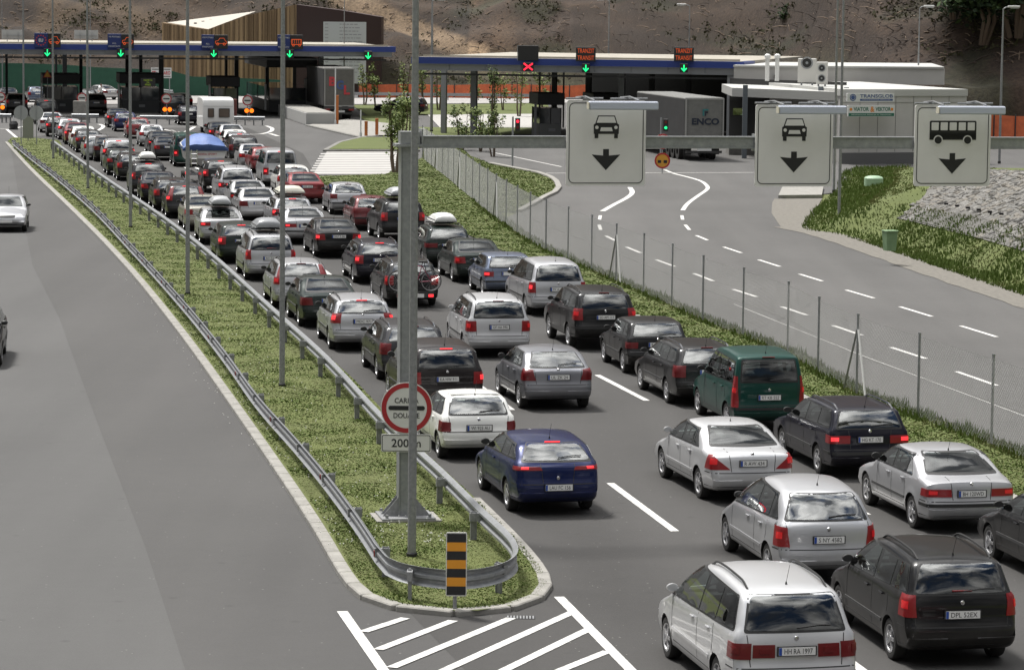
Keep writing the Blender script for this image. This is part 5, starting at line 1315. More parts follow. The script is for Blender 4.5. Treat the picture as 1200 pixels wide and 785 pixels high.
# scrub, stumps and cut branches on the hill
B = MB()
for kk in range(4200):
    px = rng.uniform(450, 1200) if kk % 4 else rng.uniform(0, 460); py = rng.uniform(1, 98 if 460 < px < 870 else 75); q = PH(px, py)
    if q is None: continue
    gr_ = mnoise.fractal(Vector((q.x*.13+4, (q.y-footY(q.x))*.16, 2)), .8, 2, 5)
    if kk % 3 == 0:
        a = rng.uniform(0, pi); L_ = rng.uniform(.3, 1.3); d = Vector((cos(a), .3*sin(a), rng.uniform(-.2, .5)))*L_; B.tube([q+Vector((0, 0, .05)), q+d*.5+Vector((0, -.05, .12)), q+d+Vector((0, 0, .05))], [.05, .035, .02], 4, mi=1 if kk % 2 else 0)
    elif gr_ > .10 and kk % 2 == 0:
        for _ in range(7):
            c = q+Vector((rng.normal(0, .28), rng.normal(0, .2), abs(rng.normal(.15, .15)))); a = rng.uniform(0, 2*pi); s_ = rng.uniform(.07, .17)
            B.add([c+Vector((cos(a)*s_, 0, sin(a)*s_)), c+Vector((cos(a+2.1)*s_, s_*.5, sin(a+2.1)*s_)), c+Vector((cos(a+4.2)*s_, -s_*.5, sin(a+4.2)*s_))], [(0, 1, 2)], 2 if kk % 2 else 3)
o = B.build('hillside_scrub', [mat('dead_wood', (.20, .15, .11), .9), mat('bark_dark', (.055, .042, .034), .9), leafm('scrub_green', (.034, .050, .020)), leafm('scrub_olive', (.060, .058, .028))], fix=False)
tag(o, 'low scrub, roots and cut branches over the cleared slope', 'scrub', kind='stuff')

# ---- trees
LM = [leafm('leaf_green', (.12, .165, .05)), leafm('leaf_dark', (.040, .068, .022)), leafm('leaf_light', (.20, .24, .08)), leafm('leaf_deep', (.016, .030, .012))]
BARK = mat('bark', (.12, .09, .065), .9)
def tree(loc, h, r, label, mats=(0, 1, 2), stems=3, leaf=.07, n=900, low=.25, group=None, name='young_tree', dens=None):
    root = empty(name, loc, 0, label, 'tree', group); rd = random.Random(label)
    tk = MB(); cl = MB(); tips = []
    for s_ in range(stems):
        a = rd.uniform(0, 2*pi); b = Vector((cos(a), sin(a), 0))*r*.25; pts = [Vector((0, 0, -.05))+b*.6]
        for k in range(1, 6): pts.append(Vector((b.x*(1+k*.25)+rd.uniform(-.08, .08)*r, b.y*(1+k*.25)+rd.uniform(-.08, .08)*r, h*k/5*rd.uniform(.9, 1.0))))
        tk.tube(pts, [max(.012, .022*h*(1-k/6.5)) for k in range(6)], 6)
        for _ in range(9):
            i = rd.randint(1, 4); p = pts[i].lerp(pts[i+1], rd.random()); a = rd.uniform(0, 2*pi); q = p+Vector((cos(a)*r*rd.uniform(.3, .9), sin(a)*r*rd.uniform(.3, .9), h*rd.uniform(.02, .16)))
            tk.tube([p, q], [.008*h*.5+.006, .005], 4); tips += [q, p.lerp(q, .6)]
    tips = [t for t in tips if t.z > h*low] or tips
    for _ in range(n):
        c = rd.choice(tips)+Vector((rd.gauss(0, r*.16), rd.gauss(0, r*.16), rd.gauss(0, h*.045))); s_ = leaf*rd.uniform(.6, 1.5); a = rd.uniform(0, 2*pi); tl = rd.uniform(-1, 1)
        u = Vector((cos(a), sin(a), tl*.6))*s_; w = Vector((-sin(a)*.5, cos(a)*.5, rd.uniform(-.8, .8)))*s_
        cl.add([c-u, c+w, c+u, c-w], [(0, 1, 2, 3)], rd.choice(range(len(mats))))
    tk.build('trunk', BARK, root, smooth=60); cl.build('crown', [LM[i] for i in mats], root, fix=False)
GT = 'young trees around the wire fence'
tree(P(463, 203), 4.3, .62, 'leafy young tree beside the gantry head over the parking field', n=1500, stems=4, low=.30, group=GT, mats=(0, 2, 0))
tree(P(478, 206), 4.2, .65, 'slim young tree right behind the gantry column', n=1100, stems=3, low=.33, group=GT, mats=(0, 2))
tree(P(541, 176), 2.7, .7, 'low bushy tree in front of the left canopy column of the transit side', n=900, group=GT)
tree(P(578, 184), 3.0, .7, 'low bushy tree between the two near canopy columns of the transit side', n=800, group=GT, low=.35)
tree(P(575, 172), 5.2, .45, 'thin upright tree with dark leaves between the grey canopy columns', n=800, mats=(1, 0), group=GT)
tree(P(563, 178), 2.6, .75, 'broad low bush over the gantry beam', n=800, group=GT)
GT2 = 'saplings on the far lawn'
for px, py, h in ((441,128,3.0),(475,132,4.8),(514,130,4.6),(590,130,3.2),(608,137,4.4),(636,128,3.0),(427,124,4.2),(497,128,3.8),(558,126,2.8)):
    tree(P(px, py), h, .7, f'thin sapling on the far lawn {"left of" if px<500 else "between"} the canopy columns, {"taller" if h>4 else "shorter"} kind', n=260, stems=2, leaf=.10, low=.3, group=GT2, mats=(0, 2))
for px, py, h, r, lab in ((1150,52,9,3.4,'dark bushy tree on the hill right of the depot lamp'), (1188,44,10,3.6,'dark tree at the top right corner of the hill'), (1118,22,7,2.8,'dark tree high on the hill, leftmost of the wooded corner')):
    q = PH(px, py); 
    if q: tree(q, h, r, lab, n=4200, stems=5, leaf=.22, low=.05, mats=(3, 3, 1), group='dark trees on the hilltop', name='hill_tree')
for px, py, lab in ((917,26,'round dark bush alone on the bare hill'), (787,100,'small bush at the hill foot behind the orange netting')):
    q = PH(px, py) or P(px, py)
    tree(q, 1.3, .8, lab, n=500, stems=3, leaf=.1, low=0, mats=(1, 3), name='bush')

# ---- orange netting and hoardings
def strip_wall(name, tops, Y, base, m_, label, cat, t=.05, posts=None, Y2=None):
    n = len(tops); m = MB(); V = []
    for i, (x, y) in enumerate(tops):
        yy = Y if Y2 is None else Y+(Y2-Y)*i/(n-1); q = PD(x, y, yy); V += [(q.x, q.y, base), (q.x, q.y, q.z), (q.x, q.y+t, base), (q.x, q.y+t, q.z)]
    F_ = []
    for i in range(n-1): k = i*4; F_ += [(k, k+4, k+5, k+1), (k+2, k+3, k+7, k+6), (k+1, k+5, k+7, k+3)]
    F_ += [(0, 1, 3, 2), ((n-1)*4, (n-1)*4+2, (n-1)*4+3, (n-1)*4+1)]
    root = empty(name, (V[0][0], V[0][1], base), 0, label, cat); m.add(V, F_); shift(m, root.location).build('sheet', m_, root)
    if posts:
        for i in range(0, n): 
            m = MB(); x, y_, z = V[i*4+1]; m.tube([(x, y_-.06, base), (x, y_-.06, z+.15)], .05, 5); shift(m, root.location).build('post', posts, root)
    return root
ORN = mat('orange_netting', (.70, .17, .065), .8, noise=(.42, .10, .045), nscale=1.2, bump=.6, bscale=2)
tops = [(420+i*22.5, 97.5+2.2*hashr(i)+(.006*i*20)) for i in range(21)]
strip_wall('orange_netting', tops, 318, 0, ORN, 'long sagging orange safety netting at the foot of the hill', 'netting', posts=DARKST)
strip_wall('orange_netting', [(1138,134),(1165,135),(1190,136.5),(1230,137),(1270,139)], 221, 0, ORN, 'orange safety netting right of the depot building', 'netting', posts=DARKST)
strip_wall('green_hoarding', [(-20,74),(30,74.5),(75,76),(110,79),(160,81),(200,83),(225,90),(260,91),(310,93),(330,94)], 316, 0, mat('green_sheet', (.018, .085, .050), .7, noise=(.010, .060, .036), nscale=1.5), 'dark green construction hoarding behind the left canopy', 'hoarding')
fr = empty('guardrail', P(400, 119), 0, 'far guardrail in front of the orange netting', 'guardrail'); m = MB(); a = PD(410, 109, 309); b = PD(640, 113, 309); m.box(((a.x+b.x)/2, 309, .62), (b.x-a.x, .06, .30)); shift(m, fr.location).build('beam', GALV, fr)
for i in range(9): m = MB(); m.box((a.x+(b.x-a.x)*i/8, 309.1, .35), (.1, .1, .7)); shift(m, fr.location).build('post', GALVD, fr)
fr = empty('guardrail', P(60, 101), 0, 'far guardrail below the green hoarding', 'guardrail'); m = MB(); pts = [P(-10, 99, .6), P(60, 97, .6), P(130, 99, .6), P(165, 104, .6), P(203, 108, .6)]
wbeam(m, catmull([Vector((p.x, p.y, 0)) for p in pts], 4), .62, 1); shift(m, fr.location).build('beam', GALV, fr)
for i, p in enumerate(resample(pts, 12)): m = MB(); m.box((p.x, p.y+.1, .3), (.1, .1, .6)); shift(m, fr.location).build('post', GALVD, fr)

# ---- timber clad building behind the left canopy
tb = empty('timber_building', PD(347, 110, 332)*1, 0, 'angular building with timber slat wall and dark brown gable', 'building'); tb.location.z = 0; tl_ = tb.location
wood, t, b = nodes_of('timber_slats'); tcn = t.nodes.new('ShaderNodeTexCoord'); mpn = t.nodes.new('ShaderNodeMapping'); mpn.inputs['Scale'].default_value = (1, 1, .02); wn = t.nodes.new('ShaderNodeTexNoise'); wn.inputs['Scale'].default_value = 2.2; wn.inputs['Detail'].default_value = 6
rn = t.nodes.new('ShaderNodeValToRGB'); rn.color_ramp.elements[0].color = (.13, .085, .045, 1); rn.color_ramp.elements[1].color = (.33, .23, .13, 1); rn.color_ramp.elements[0].position = .38; rn.color_ramp.elements[1].position = .62
t.links.new(tcn.outputs['Object'], mpn.inputs['Vector']); t.links.new(mpn.outputs['Vector'], wn.inputs['Vector']); t.links.new(wn.outputs['Fac'], rn.inputs['Fac']); t.links.new(rn.outputs['Color'], b.inputs['Base Color']); b.inputs['Roughness'].default_value = .8
A = PD(347.5, 5.6, 332); top_pts = [PD(190, 27, 339), PD(244, 35, 336.6), PD(288, 18.5, 334.6), A]
rt_pts = [A, PD(400, 12.5, 335), PD(447, 20.4, 338)]
def wallpoly(pts, thick, slat=False, lean=0.0):
    m = MB(); n = len(pts); F0 = [Vector((p.x, p.y, 0)) for p in pts]; V = [p-tl_ for p in F0]+[p-tl_ for p in pts]+[p-tl_+Vector((0, thick, 0)) for p in F0]+[p-tl_+Vector((0, thick, 0)) for p in pts]; F_ = []
    for i in range(n-1): F_ += [(i, i+1, n+i+1, n+i), (2*n+i+1, 2*n+i, 3*n+i, 3*n+i+1), (n+i, n+i+1, 3*n+i+1, 3*n+i)]
    F_ += [(0, n, 3*n, 2*n), (n-1, 3*n-1, 4*n-1, 2*n-1)]; m.add(V, F_); return m
wallpoly(top_pts, 3).build('timber_wall', wood, tb)
m = MB()
for a, b in zip(top_pts, top_pts[1:]):
    n = max(2, int((b-a).length/.55))
    for i in range(n): p = a.lerp(b, (i+.5)/n); m.box((p.x-tl_.x, p.y-tl_.y-.06, p.z/2), (.10, .10, p.z-.05))
m.build('timber_battens', mat('timber_batten', (.24, .165, .095), .8, noise=(.14, .095, .055), nscale=3), tb)
wallpoly(rt_pts, 6).build('brown_gable', mat('brown_cladding', (.052, .032, .032), .6), tb)
m = MB(); r_ = [PD(196, 26.7, 341), PD(287.6, 16, 350), PD(300, 13.5, 346), PD(244, 34.5, 337.2)]; m.add([p-tl_ for p in r_], [(0, 3, 2, 1)]); ob = m.build('pale_roof', mat('pale_roof_sheet', (.40, .37, .32), .7), tb); ob.modifiers.new('s', 'SOLIDIFY').thickness = .15
for i in range(7): p = r_[0].lerp(r_[1], .12+i*.12).lerp(r_[3].lerp(r_[2], .12+i*.12), .5)-tl_; m = MB(); m.box(p+Vector((0, 0, .12)), (.3, .3, .12)); m.build('roof_light', GREYST, tb)
ip = PD(404, 62, 331.0); ib = empty('info_board', (ip.x, ip.y, 0), 0, 'large pale construction board with rows of print on the brown gable', 'board')
w_ = (429-379)/F*331; zt = PD(404, 26, 331.).z; zl = PD(404, 98, 331.).z
m = MB(); m.box((0, -.1, (zt+zl)/2), (w_, .08, zt-zl)); m.build('panel', mat('board_pale', (.47, .50, .50), .6), ib)
m = MB(); rd = random.Random(3)
for r0_ in range(15):
    z = zt-.25-r0_*.36; x = -.2
    m.box((-w_/2+.35, -.143, z), (.35, .01, .06))
    while x < w_/2-.5: l = rd.uniform(.12, .5); m.box((x+l/2-.35, -.143, z), (l, .01, .07)); x += l+.10
m.build('print_rows', mat('print_grey', (.22, .23, .24), .7), ib)
m = MB(); 
for x in (-w_/2+.2, w_/2-.2): m.tube([(x, 0, 0), (x, 0, zl)], .06, 6)
m.build('board_posts', GREYST, ib)

# ---- depot building on the right
DG = mat('depot_panel', (.46, .45, .43), .6, noise=(.41, .40, .38), nscale=.7); DGL = mat('depot_panel_light', (.42, .42, .40), .6); DK = mat('shade_interior', (.020, .020, .021), .8)
Yd = 192.0
p0 = PD(987, 106, Yd); p1 = PD(1133, 106, Yd+3); db = empty('depot_building', (p0.x, p0.y, 0), 0, 'grey panelled depot with flat roofs and company name boards', 'building'); dl = db.location
m = MB(); ang = atan2(p1.y-p0.y, p1.x-p0.x); Lw = (p1-p0).length; zt = p0.z
R3 = Matrix.Rotation(ang, 3, 'Z')
def dbx(cx, cy, cz, sx, sy, sz, mi=0, mb=None): (mb or m).box(R3 @ Vector((cx, cy, cz)), (sx, sy, sz), rz=ang, mi=mi)
zt2 = p0.z
_w4 = [R3 @ Vector(a) for a in ((0,0,0),(Lw,0,0),(Lw+1.5,18,0),(2.6,18,0))]; m.prism([(a.x, a.y) for a in _w4], .0, zt2-.36); m.build('wall', DG, db)
m = MB(); dbx(Lw/2, -.02, .35, Lw-.05, .12, .7); m.build('plinth', mat('plinth_grey', (.11, .11, .11), .8), db)
m = MB(); m.prism([(a.x+e0, a.y+e1) for a, e0, e1 in zip(_w4, (-.06,.06,.06,-.06), (-.06,-.06,.06,.06))], zt2-.357, zt2+.06); m.build('parapet_cap', DGL, db)
m = MB(); 
for i in range(1, 7): dbx(Lw*i/7, -.012, zt2/2+.3, .025, .02, zt2-.9)
dbx(Lw/2, -.012, zt2-.75, Lw-.02, .02, .02); m.build('panel_joints', mat('joint_grey', (.20, .20, .19), .7), db)
# upper block behind
q0 = PD(860, 79, 212); q1 = PD(1107, 87, 214); m = MB(); mid = (q0+q1)/2-dl; Lq = (q1-q0).length; aq = atan2(q1.y-q0.y, q1.x-q0.x)
_q = [(q0.x, q0.y), (q1.x, q1.y), (q1.x+1, q1.y+14), (q0.x+2.2, q0.y+14)]; m.prism([(a-dl.x, b-dl.y) for a, b in _q], 4.4, q0.z); m.build('upper_block', DG, db)
m = MB(); m.prism([(a-dl.x-.05, b-dl.y-.1) for a, b in _q], q0.z+.003, q0.z+.13); m.build('upper_cap', DGL, db)
# canopy wing over the loading dock
w0 = PD(858, 99, 200); w1 = PD(986, 113, 192.5); m = MB(); c_ = [w0, w1, w1+Vector((.5, 14, 0)), w0+Vector((0, 10, 0))]; zt3 = w1.z
for a, b in ((0, .12), (.25, .30)): pass
m.prism([(p.x-dl.x, p.y-dl.y) for p in c_], zt3-.30, zt3+.25); m.build('dock_roof', DGL, db)
m = MB(); e = [PD(858, 110, 209), PD(992, 113, 201)]; mm_ = (e[0]+e[1])/2-dl; m.box((mm_.x, mm_.y+1, 2.4), ((e[1]-e[0]).length, .3, 4.8), rz=atan2(e[1].y-e[0].y, e[1].x-e[0].x)); _h = [PD(690, 110, 246), PD(868, 110, 240)]; _m = (_h[0]+_h[1])/2-dl; m.box((_m.x, _m.y, 2.6), ((_h[1]-_h[0]).length, .3, 5.2), rz=atan2(_h[1].y-_h[0].y, _h[1].x-_h[0].x)); m.box((_h[1].x-dl.x+.4, _h[1].y-dl.y-14, 2.5), (.3, 28, 5.0)); m.build('dock_wall', mat('dock_wall_shade', (.030, .030, .030), .7), db)  # dock and hall walls coloured near-black to stand for the shade inside
for i in range(4):
    p = e[0].lerp(e[1], .12+.24*i)-dl; m = MB(); m.box((p.x, p.y-.2+1, 1.9), (2.0, .08, 2.9), rz=.0); f_ = m.build('dock_door', mat('dock_door_grey', (.07, .07, .07), .6), db)
    m = MB(); m.box((p.x, p.y-.26+1, 2.6), (1.5, .03, .45)); m.build('pane', M_GLASS, f_)
for x, y in ((872, 186), (960, 189), (990, 190)): 
    p = P(x, y)-dl; m = MB(); m.box((p.x, p.y, 2.3), (.30, .30, 4.7)); m.build('dock_column', mat('column_blue_grey', (.10, .115, .13), .5), db)
m = MB(); p = P(900, 183)-dl; m.box((p.x+2, p.y+2, .5), (9, 3, 1.0)); m.build('loading_platform', CONCD, db)
for px in (899.5, 911):
    q = PD(px, 66, 203); m = MB(); m.tube([(q.x-dl.x, q.y-dl.y, 4.8), (q.x-dl.x, q.y-dl.y, q.z)], .14, 10); m.lathe([(.20,-.05),(.20,.15),(.08,.25)], 10, c=(q.x-dl.x, q.y-dl.y, q.z-.1)); m.build('roof_flue', mat('flue_white', (.62, .62, .60), .5), db)
def aircon(px, py, wpx, hpx, Y, label, fans):
    q = PD(px, py, Y); w_ = wpx/F*Y; h_ = hpx/F*Y; r = empty('air_conditioner', (q.x, q.y, q.z-h_/2), -.15, label, 'air conditioner', 'air conditioners on the depot roof')
    m = MB(); m.bbox((0, .3, h_/2), (w_, .7, h_), .03); m.build('casing', mat('casing_white', (.52, .51, .48), .5), r)
    for f_ in fans:
        m = MB(); m.ring(circ(w_*.34, 20, 0, h_*f_), circ(w_*.27, 20, 0, h_*f_), Matrix.Translation((0, -.07, 0)), .03); m.plate(circ(w_*.26, 20, 0, h_*f_), Matrix.Translation((0, -.06, 0)), .01, 1); m.plate(circ(w_*.08, 10, 0, h_*f_), Matrix.Translation((0, -.075, 0)), .01); m.build('fan', [GREYST, M_BLACK], r)
    m = MB(); m.box((-w_*.3, .3, -.45), (.08, .6, .9)); m.box((w_*.3, .3, -.45), (.08, .6, .9)); m.build('stand', GREYST, r)
aircon(945.5, 83, 21, 28, 201, 'large white air conditioner, rear one on the depot roof', (.82,))
aircon(963, 86, 13, 26, 198, 'white air conditioner with two fans one above the other', (.73, .27))
def board(name, x0, y0, x1, y1, Y, label, base_m):
    a = PD(x0, y0, Y); b = PD(x1, y1, Y); r = empty(name, ((a.x+b.x)/2, Y, (a.z+b.z)/2), ang, label, 'sign'); w_, h_ = b.x-a.x, a.z-b.z
    m = MB(); m.plate(rrect(w_, h_, .03), Ti, .12); m.build('panel', base_m, r); return r, w_, h_
PW = mat('board_white', (.60, .61, .60), .5); BLU = mat('print_blue', (.05, .09, .24), .5); GRN = mat('print_green', (.02, .13, .085), .5); ORP = mat('print_orange', (.65, .22, .03), .5); REDP = mat('print_red', (.45, .04, .05), .5)
r, w_, h_ = board('name_board', 990, 109.3, 1051, 119.8, Yd-.15, 'white board reading TRANSGLOB with a blue globe on the depot wall', PW)
m = MB(); m.plate(circ(h_*.42, 24, -w_*.38, 0), Matrix.Translation((0, -.006, 0)), .004); put_text(m, 'TRANSGLOB', Ti, h_*.42, w_*.70, cx=w_*.12, cz=h_*.17, y=-.006, bold=.02); m.plate(rrect(w_*.70, h_*.24, .02, w_*.12, -h_*.28), Matrix.Translation((0, -.006, 0)), .004); put_text(m, 'MEDNARODNA ŠPEDICIJA', Ti, h_*.13, w_*.60, cx=w_*.12, cz=-h_*.28, y=-.010, mi=1)
m.ring(circ(h_*.30, 20, -w_*.38, 0), circ(h_*.26, 20, -w_*.38, 0), Matrix.Translation((0, -.010, 0)), .003, 1); m.build('print', [BLU, PW], r, fix=False)
r, w_, h_ = board('name_board', 991, 123.5, 1051.5, 137.2, Yd-.15, 'white board reading VIATOR & VEKTOR over a green band', PW)
m = MB(); put_text(m, 'VIATOR', Ti, h_*.36, w_*.33, cx=-w_*.22, cz=h_*.17, y=-.006, mi=0, bold=.03); put_text(m, '&', Ti, h_*.50, w_*.09, cx=w_*.02, cz=h_*.15, y=-.006, mi=1, bold=.03); put_text(m, 'VEKTOR', Ti, h_*.36, w_*.33, cx=w_*.25, cz=h_*.17, y=-.006, mi=0, bold=.03)
m.box((0, -.004, -h_*.33), (w_*.98, .004, h_*.28), mi=0); put_text(m, 'MEDNARODNA ŠPEDICIJA IN TRANSPORT', Ti, h_*.15, w_*.86, cz=-h_*.33, y=-.009, mi=2)
for s_ in (-1, 1): m.plate(circ(h_*.14, 12, s_*w_*.44, h_*.15), Matrix.Translation((0, -.006, 0)), .004, 1)
m.build('print', [GRN, ORP, PW], r, fix=False)

# ---- canopies
BLUEF = mat('fascia_blue', (.022, .045, .21), .45); GREYF = mat('fascia_grey', (.30, .31, .32), .5); ROOFP = mat('roof_pale', (.36, .335, .285), .8, noise=(.26, .24, .20), nscale=.6); SOFF = mat('soffit', (.09, .09, .09), .7)
def canopy(pl_, pr_, depth, cols, label, zb, zg, ncol_y=(2, 12, 20), th=.45):
    """pl_/pr_: world points of the lower blue edge; cols: px of column feet"""
    root = empty('toll_canopy', (pl_.x, pl_.y, 0), 0, label, 'canopy'); o_ = root.location; d = (pr_-pl_).normalized(); L_ = (pr_-pl_).length; a = atan2(d.y, d.x); n = Vector((-d.y, d.x, 0))
    n_ = Vector((-sin(a), cos(a), 0)); z = (pl_.z+pr_.z)/2; mid = (pl_+pr_)/2-o_; mid.z = 0
    m = MB(); m.box(mid+Vector((0, 0, z+th/2)), (L_+.2, .25, th), rz=a); 
    for e, s_ in ((pl_, -1), (pr_, 1)): c = e-o_+n_*2; m.box((c.x, c.y, z+th/2), (.25, 4, th), rz=a)
    m.build('blue_fascia', BLUEF, root)
    m = MB(); m.box(mid+n_*.25+Vector((0, 0, z-zg/2)), (L_-.3, .2, zg), rz=a); k = int(L_/2.4)
    m.build('grey_fascia', GREYF, root)
    m = MB()
    for i in range(k+1): c = (pl_+d*(L_*i/k))-o_+n_*.13; m.box((c.x, c.y, z-zg/2), (.05, .06, zg), rz=a)
    m.box(mid+n_*.12+Vector((0, 0, z-zg*.98)), (L_-.3, .12, .06), rz=a); m.build('fascia_ribs', GREYST, root)
    m = MB(); m.box(mid+n_*(depth/2+.2)+Vector((0, 0, z+th-.08)), (L_-.4, depth-.3, .20), rz=a); m.box(mid+n_*1.2+Vector((0, 0, z+th+.08)), (L_-.8, .10, .12), rz=a); m.build('roof', ROOFP, root)
    m = MB(); m.box(mid+n_*(depth/2+.2)+Vector((0, 0, z-zg*.5)), (L_-.6, depth-.6, zg*.8), rz=a); m.build('soffit', SOFF, root)
    m = MB(); m.box(mid+n_*.6+Vector((0, 0, z-zg-.28)), (L_-1.2, .14, .14), rz=a); m.build('service_beam', DARKST, root)
    for (cx, cy, w_, mt) in cols:
        q = P(cx, cy)-o_; m = MB(); m.box((q.x, q.y, (z-zg)/2), (w_, w_, z-zg-.02), rz=a); m.build('column', mt, root)
    return root, n_, d, z
Lr = PD(462, 61.5, 262); Ll = Lr-RT*38.5; Ll.z = Lr.z
can1, cn, cd, cz1 = canopy(Ll, Lr, 24, [(376,134,.42,GREYST),(189,133,.40,DARKST),(165,126,.30,DARKST),(149,128,.30,DARKST),(95,127,.28,DARKST),(76,124,.4,DARKST),(66,124,.2,DARKST),(265,128,.22,DARKST),(277,127,.35,DARKST),(313,130,.30,DARKST),(8,126,.22,DARKST),(345,126,.3,DARKST)], 'long canopy with blue fascia over the left booths', .45, .38)
Rl = PD(484, 74.5, 220); Rr_ = PD(870, 79, 214); Rr_.z = Rl.z
can2, cn2, cd2, cz2 = canopy(Rl, Rr_, 26, [(520,157,.38,GREYST),(555,162,.42,GREYST),(649,160,.35,DARKST),(689,160,.40,DARKST),(728,165,.42,GREYST),(763,160,.35,DARKST),(855,172,.42,GREYST),(806,160,.35,DARKST),(632,152,.12,DARKST),(660,150,.12,DARKST)], 'canopy with blue fascia over the transit lanes', .45, .45)
# display boxes on the canopies
LEDR = mat('led_red', (.3, .05, .02), .5, emit=(1, .12, .03), estr=1.0); LEDG = mat('led_green', (.02, .4, .2), .5, emit=(.01, .75, .20), estr=1.2); LEDX = mat('led_cross_red', (.4, .02, .03), .5, emit=(1, .02, .05), estr=1.2); LEDO = mat('led_orange', (.3, .06, .01), .5, emit=(1, .12, .03), estr=.30)
PBL = mat('panel_blue', (.015, .03, .13), .5)
def board_at(px0, px1, py0, py1, Y):
    a = PD(px0, py0, Y); b = PD(px1, py1, Y); return (a+b)/2, b.x-a.x, a.z-b.z
def car_led(m, w, h, mi):
    pts = [(-.40,-.12),(-.40,.05),(-.20,.08),(-.08,.26),(.22,.26),(.32,.06),(.42,.02),(.42,-.12)]; P_ = [(p[0]*w, p[1]*h) for p in pts]
    for a, b in zip(P_, P_[1:]+P_[:1]):
        d = Vector((b[0]-a[0], 0, b[1]-a[1])); c = Vector(((a[0]+b[0])/2, -.01, (a[1]+b[1])/2)); m.box(c, (d.length, .008, h*.032), M=Matrix.Rotation(-atan2(d.z, d.x), 3, 'Y'), mi=mi)
    for s_ in (-.24, .24): m.ring(circ(h*.10, 12, s_*w, -.16*h), circ(h*.055, 12, s_*w, -.16*h), Matrix.Translation((0, -.015, 0)), .006, mi)
def arrow_unit(px, py, Y, label, kind='arrow'):
    c, w, h = board_at(px-4.6 if kind == 'arrow' else px-6.5, px+4.6 if kind == 'arrow' else px+6.5, py-5.2, py+5.2, Y); r = empty('lane_signal', c, 0, label, 'lane signal', 'lane signals on the canopy edges')
    m = MB(); m.bbox((0, .15, 0), (w, .3, h), .03); m.build('housing', M_BLACK, r)
    m = MB()
    def bar(x0, z0, x1, z1, t=.085): d = Vector((x1-x0, 0, z1-z0)); m.box(((x0+x1)/2, -.012, (z0+z1)/2), (d.length, .012, t), M=Matrix.Rotation(-atan2(d.z, d.x), 3, 'Y'))
    if kind == 'arrow': bar(0, h*.36, 0, -h*.36); bar(-w*.34, -h*.02, .02, -h*.38); bar(w*.34, -h*.02, -.02, -h*.38)
    else: bar(-w*.40, h*.38, w*.40, -h*.38, .11); bar(-w*.40, -h*.38, w*.40, h*.38, .11)
    m.build('symbol', LEDG if kind == 'arrow' else LEDX, r)
def front_y(px, can):   # distance of the canopy front seen at px
    a, d = (Ll, cd) if can == 1 else (Rl, cd2); lo, hi = 0, 45
    for _ in range(40):
        m_ = (lo+hi)/2; q = a+d*m_; c = CM.inverted() @ q
        if CX+F*c.x/-c.z < px: lo = m_
        else: hi = m_
    return (a+d*lo).y-.5
names = ['leftmost', 'second from the left', 'third from the left', 'fourth from the left']
for i, (x0, xm, x1, y0, y1) in enumerate(((40,56,71,39,56),(126,142,157,40,57),(236,251,267,41,57.5),(325,340,355,41,58))):
    Y = front_y(xm, 1); c, w, h = board_at(x0, xm, y0, y1, Y); r = empty('lane_display', c, 0, ['blue board with a ring of stars beside a red car display', 'blue passport board with red car display above the dark second booth', 'blue passport board with red car display before the timber wall', 'blue passport board with red bus display before the brown gable'][i], 'display', 'lane displays on the left canopy')
    m = MB(); m.bbox((0, .1, 0), (w, .2, h), .02); m.build('blue_panel', PBL, r)
    m = MB()
    if i == 0:
        for k in range(12): a = 2*pi*k/12; m.plate(circ(.07, 5, .40*cos(a), .40*sin(a)), Matrix.Translation((0, -.012, 0)), .01, 0)
        put_text(m, 'EU', Ti, .26, .36, y=-.012, mi=1, bold=.03)
    else:
        put_text(m, 'VSI POTNIKI', Ti, .13, w*.86, cz=h*.30, y=-.012, mi=1); put_text(m, 'ALL', Ti, .13, w*.30, cz=-h*.15, y=-.012, mi=1); put_text(m, 'PASSPORTS', Ti, .12, w*.84, cz=-h*.36, y=-.012, mi=1)
    m.build('print', [REDP, PW], r, fix=False)
    c2, w2_, h2 = board_at(xm, x1, y0, y1, Y); m = MB(); m.bbox((c2.x-c.x, .1, 0), (w2_-.03, .22, h2), .02); s2 = m.build('led_panel', M_BLACK, r)
    m = MB()
    if i < 3: car_led(m, w2_, h2, 0)
    else:
        M_ = Matrix.Translation((0, -.015, 0)); m.ring(rrect(w2_*.8, h2*.4, .05), rrect(w2_*.72, h2*.30, .03), M_, .006)
        for k in range(5): m.box((-w2_*.32+k*w2_*.16, -.015, .02), (.03, .006, h2*.25))
        for s_ in (-.24, .24): m.ring(circ(h2*.09, 12, s_*w2_, -.22*h2), circ(h2*.05, 12, s_*w2_, -.22*h2), M_, .006)
    m.v = [(v[0]+c2.x-c.x, v[1]-.01, v[2]) for v in m.v]; m.build('led_symbol', LEDO, r)
    arrow_unit(xm-.5, 62+ i*.4, Y-.35, f'green arrow signal under the {names[i]} display of the left canopy')
arrow_unit(431.5, 65.3, front_y(431, 1), 'green arrow signal alone at the right end of the left canopy')
c, w, h = board_at(607, 631, 53.5, 71.5, front_y(619, 2)); r = empty('lane_display', c, 0, 'blank black display board above the red cross', 'display'); m = MB(); m.bbox((0, .1, 0), (w, .2, h), .02); m.build('panel', M_BLACK, r); m = MB(); m.box((-w/2-.03, .1, 0), (.04, .2, h)); m.build('edge', GREYST, r)
arrow_unit(619, 78.5, front_y(619, 2)-.3, 'red cross signal closing the leftmost transit lane', 'x')
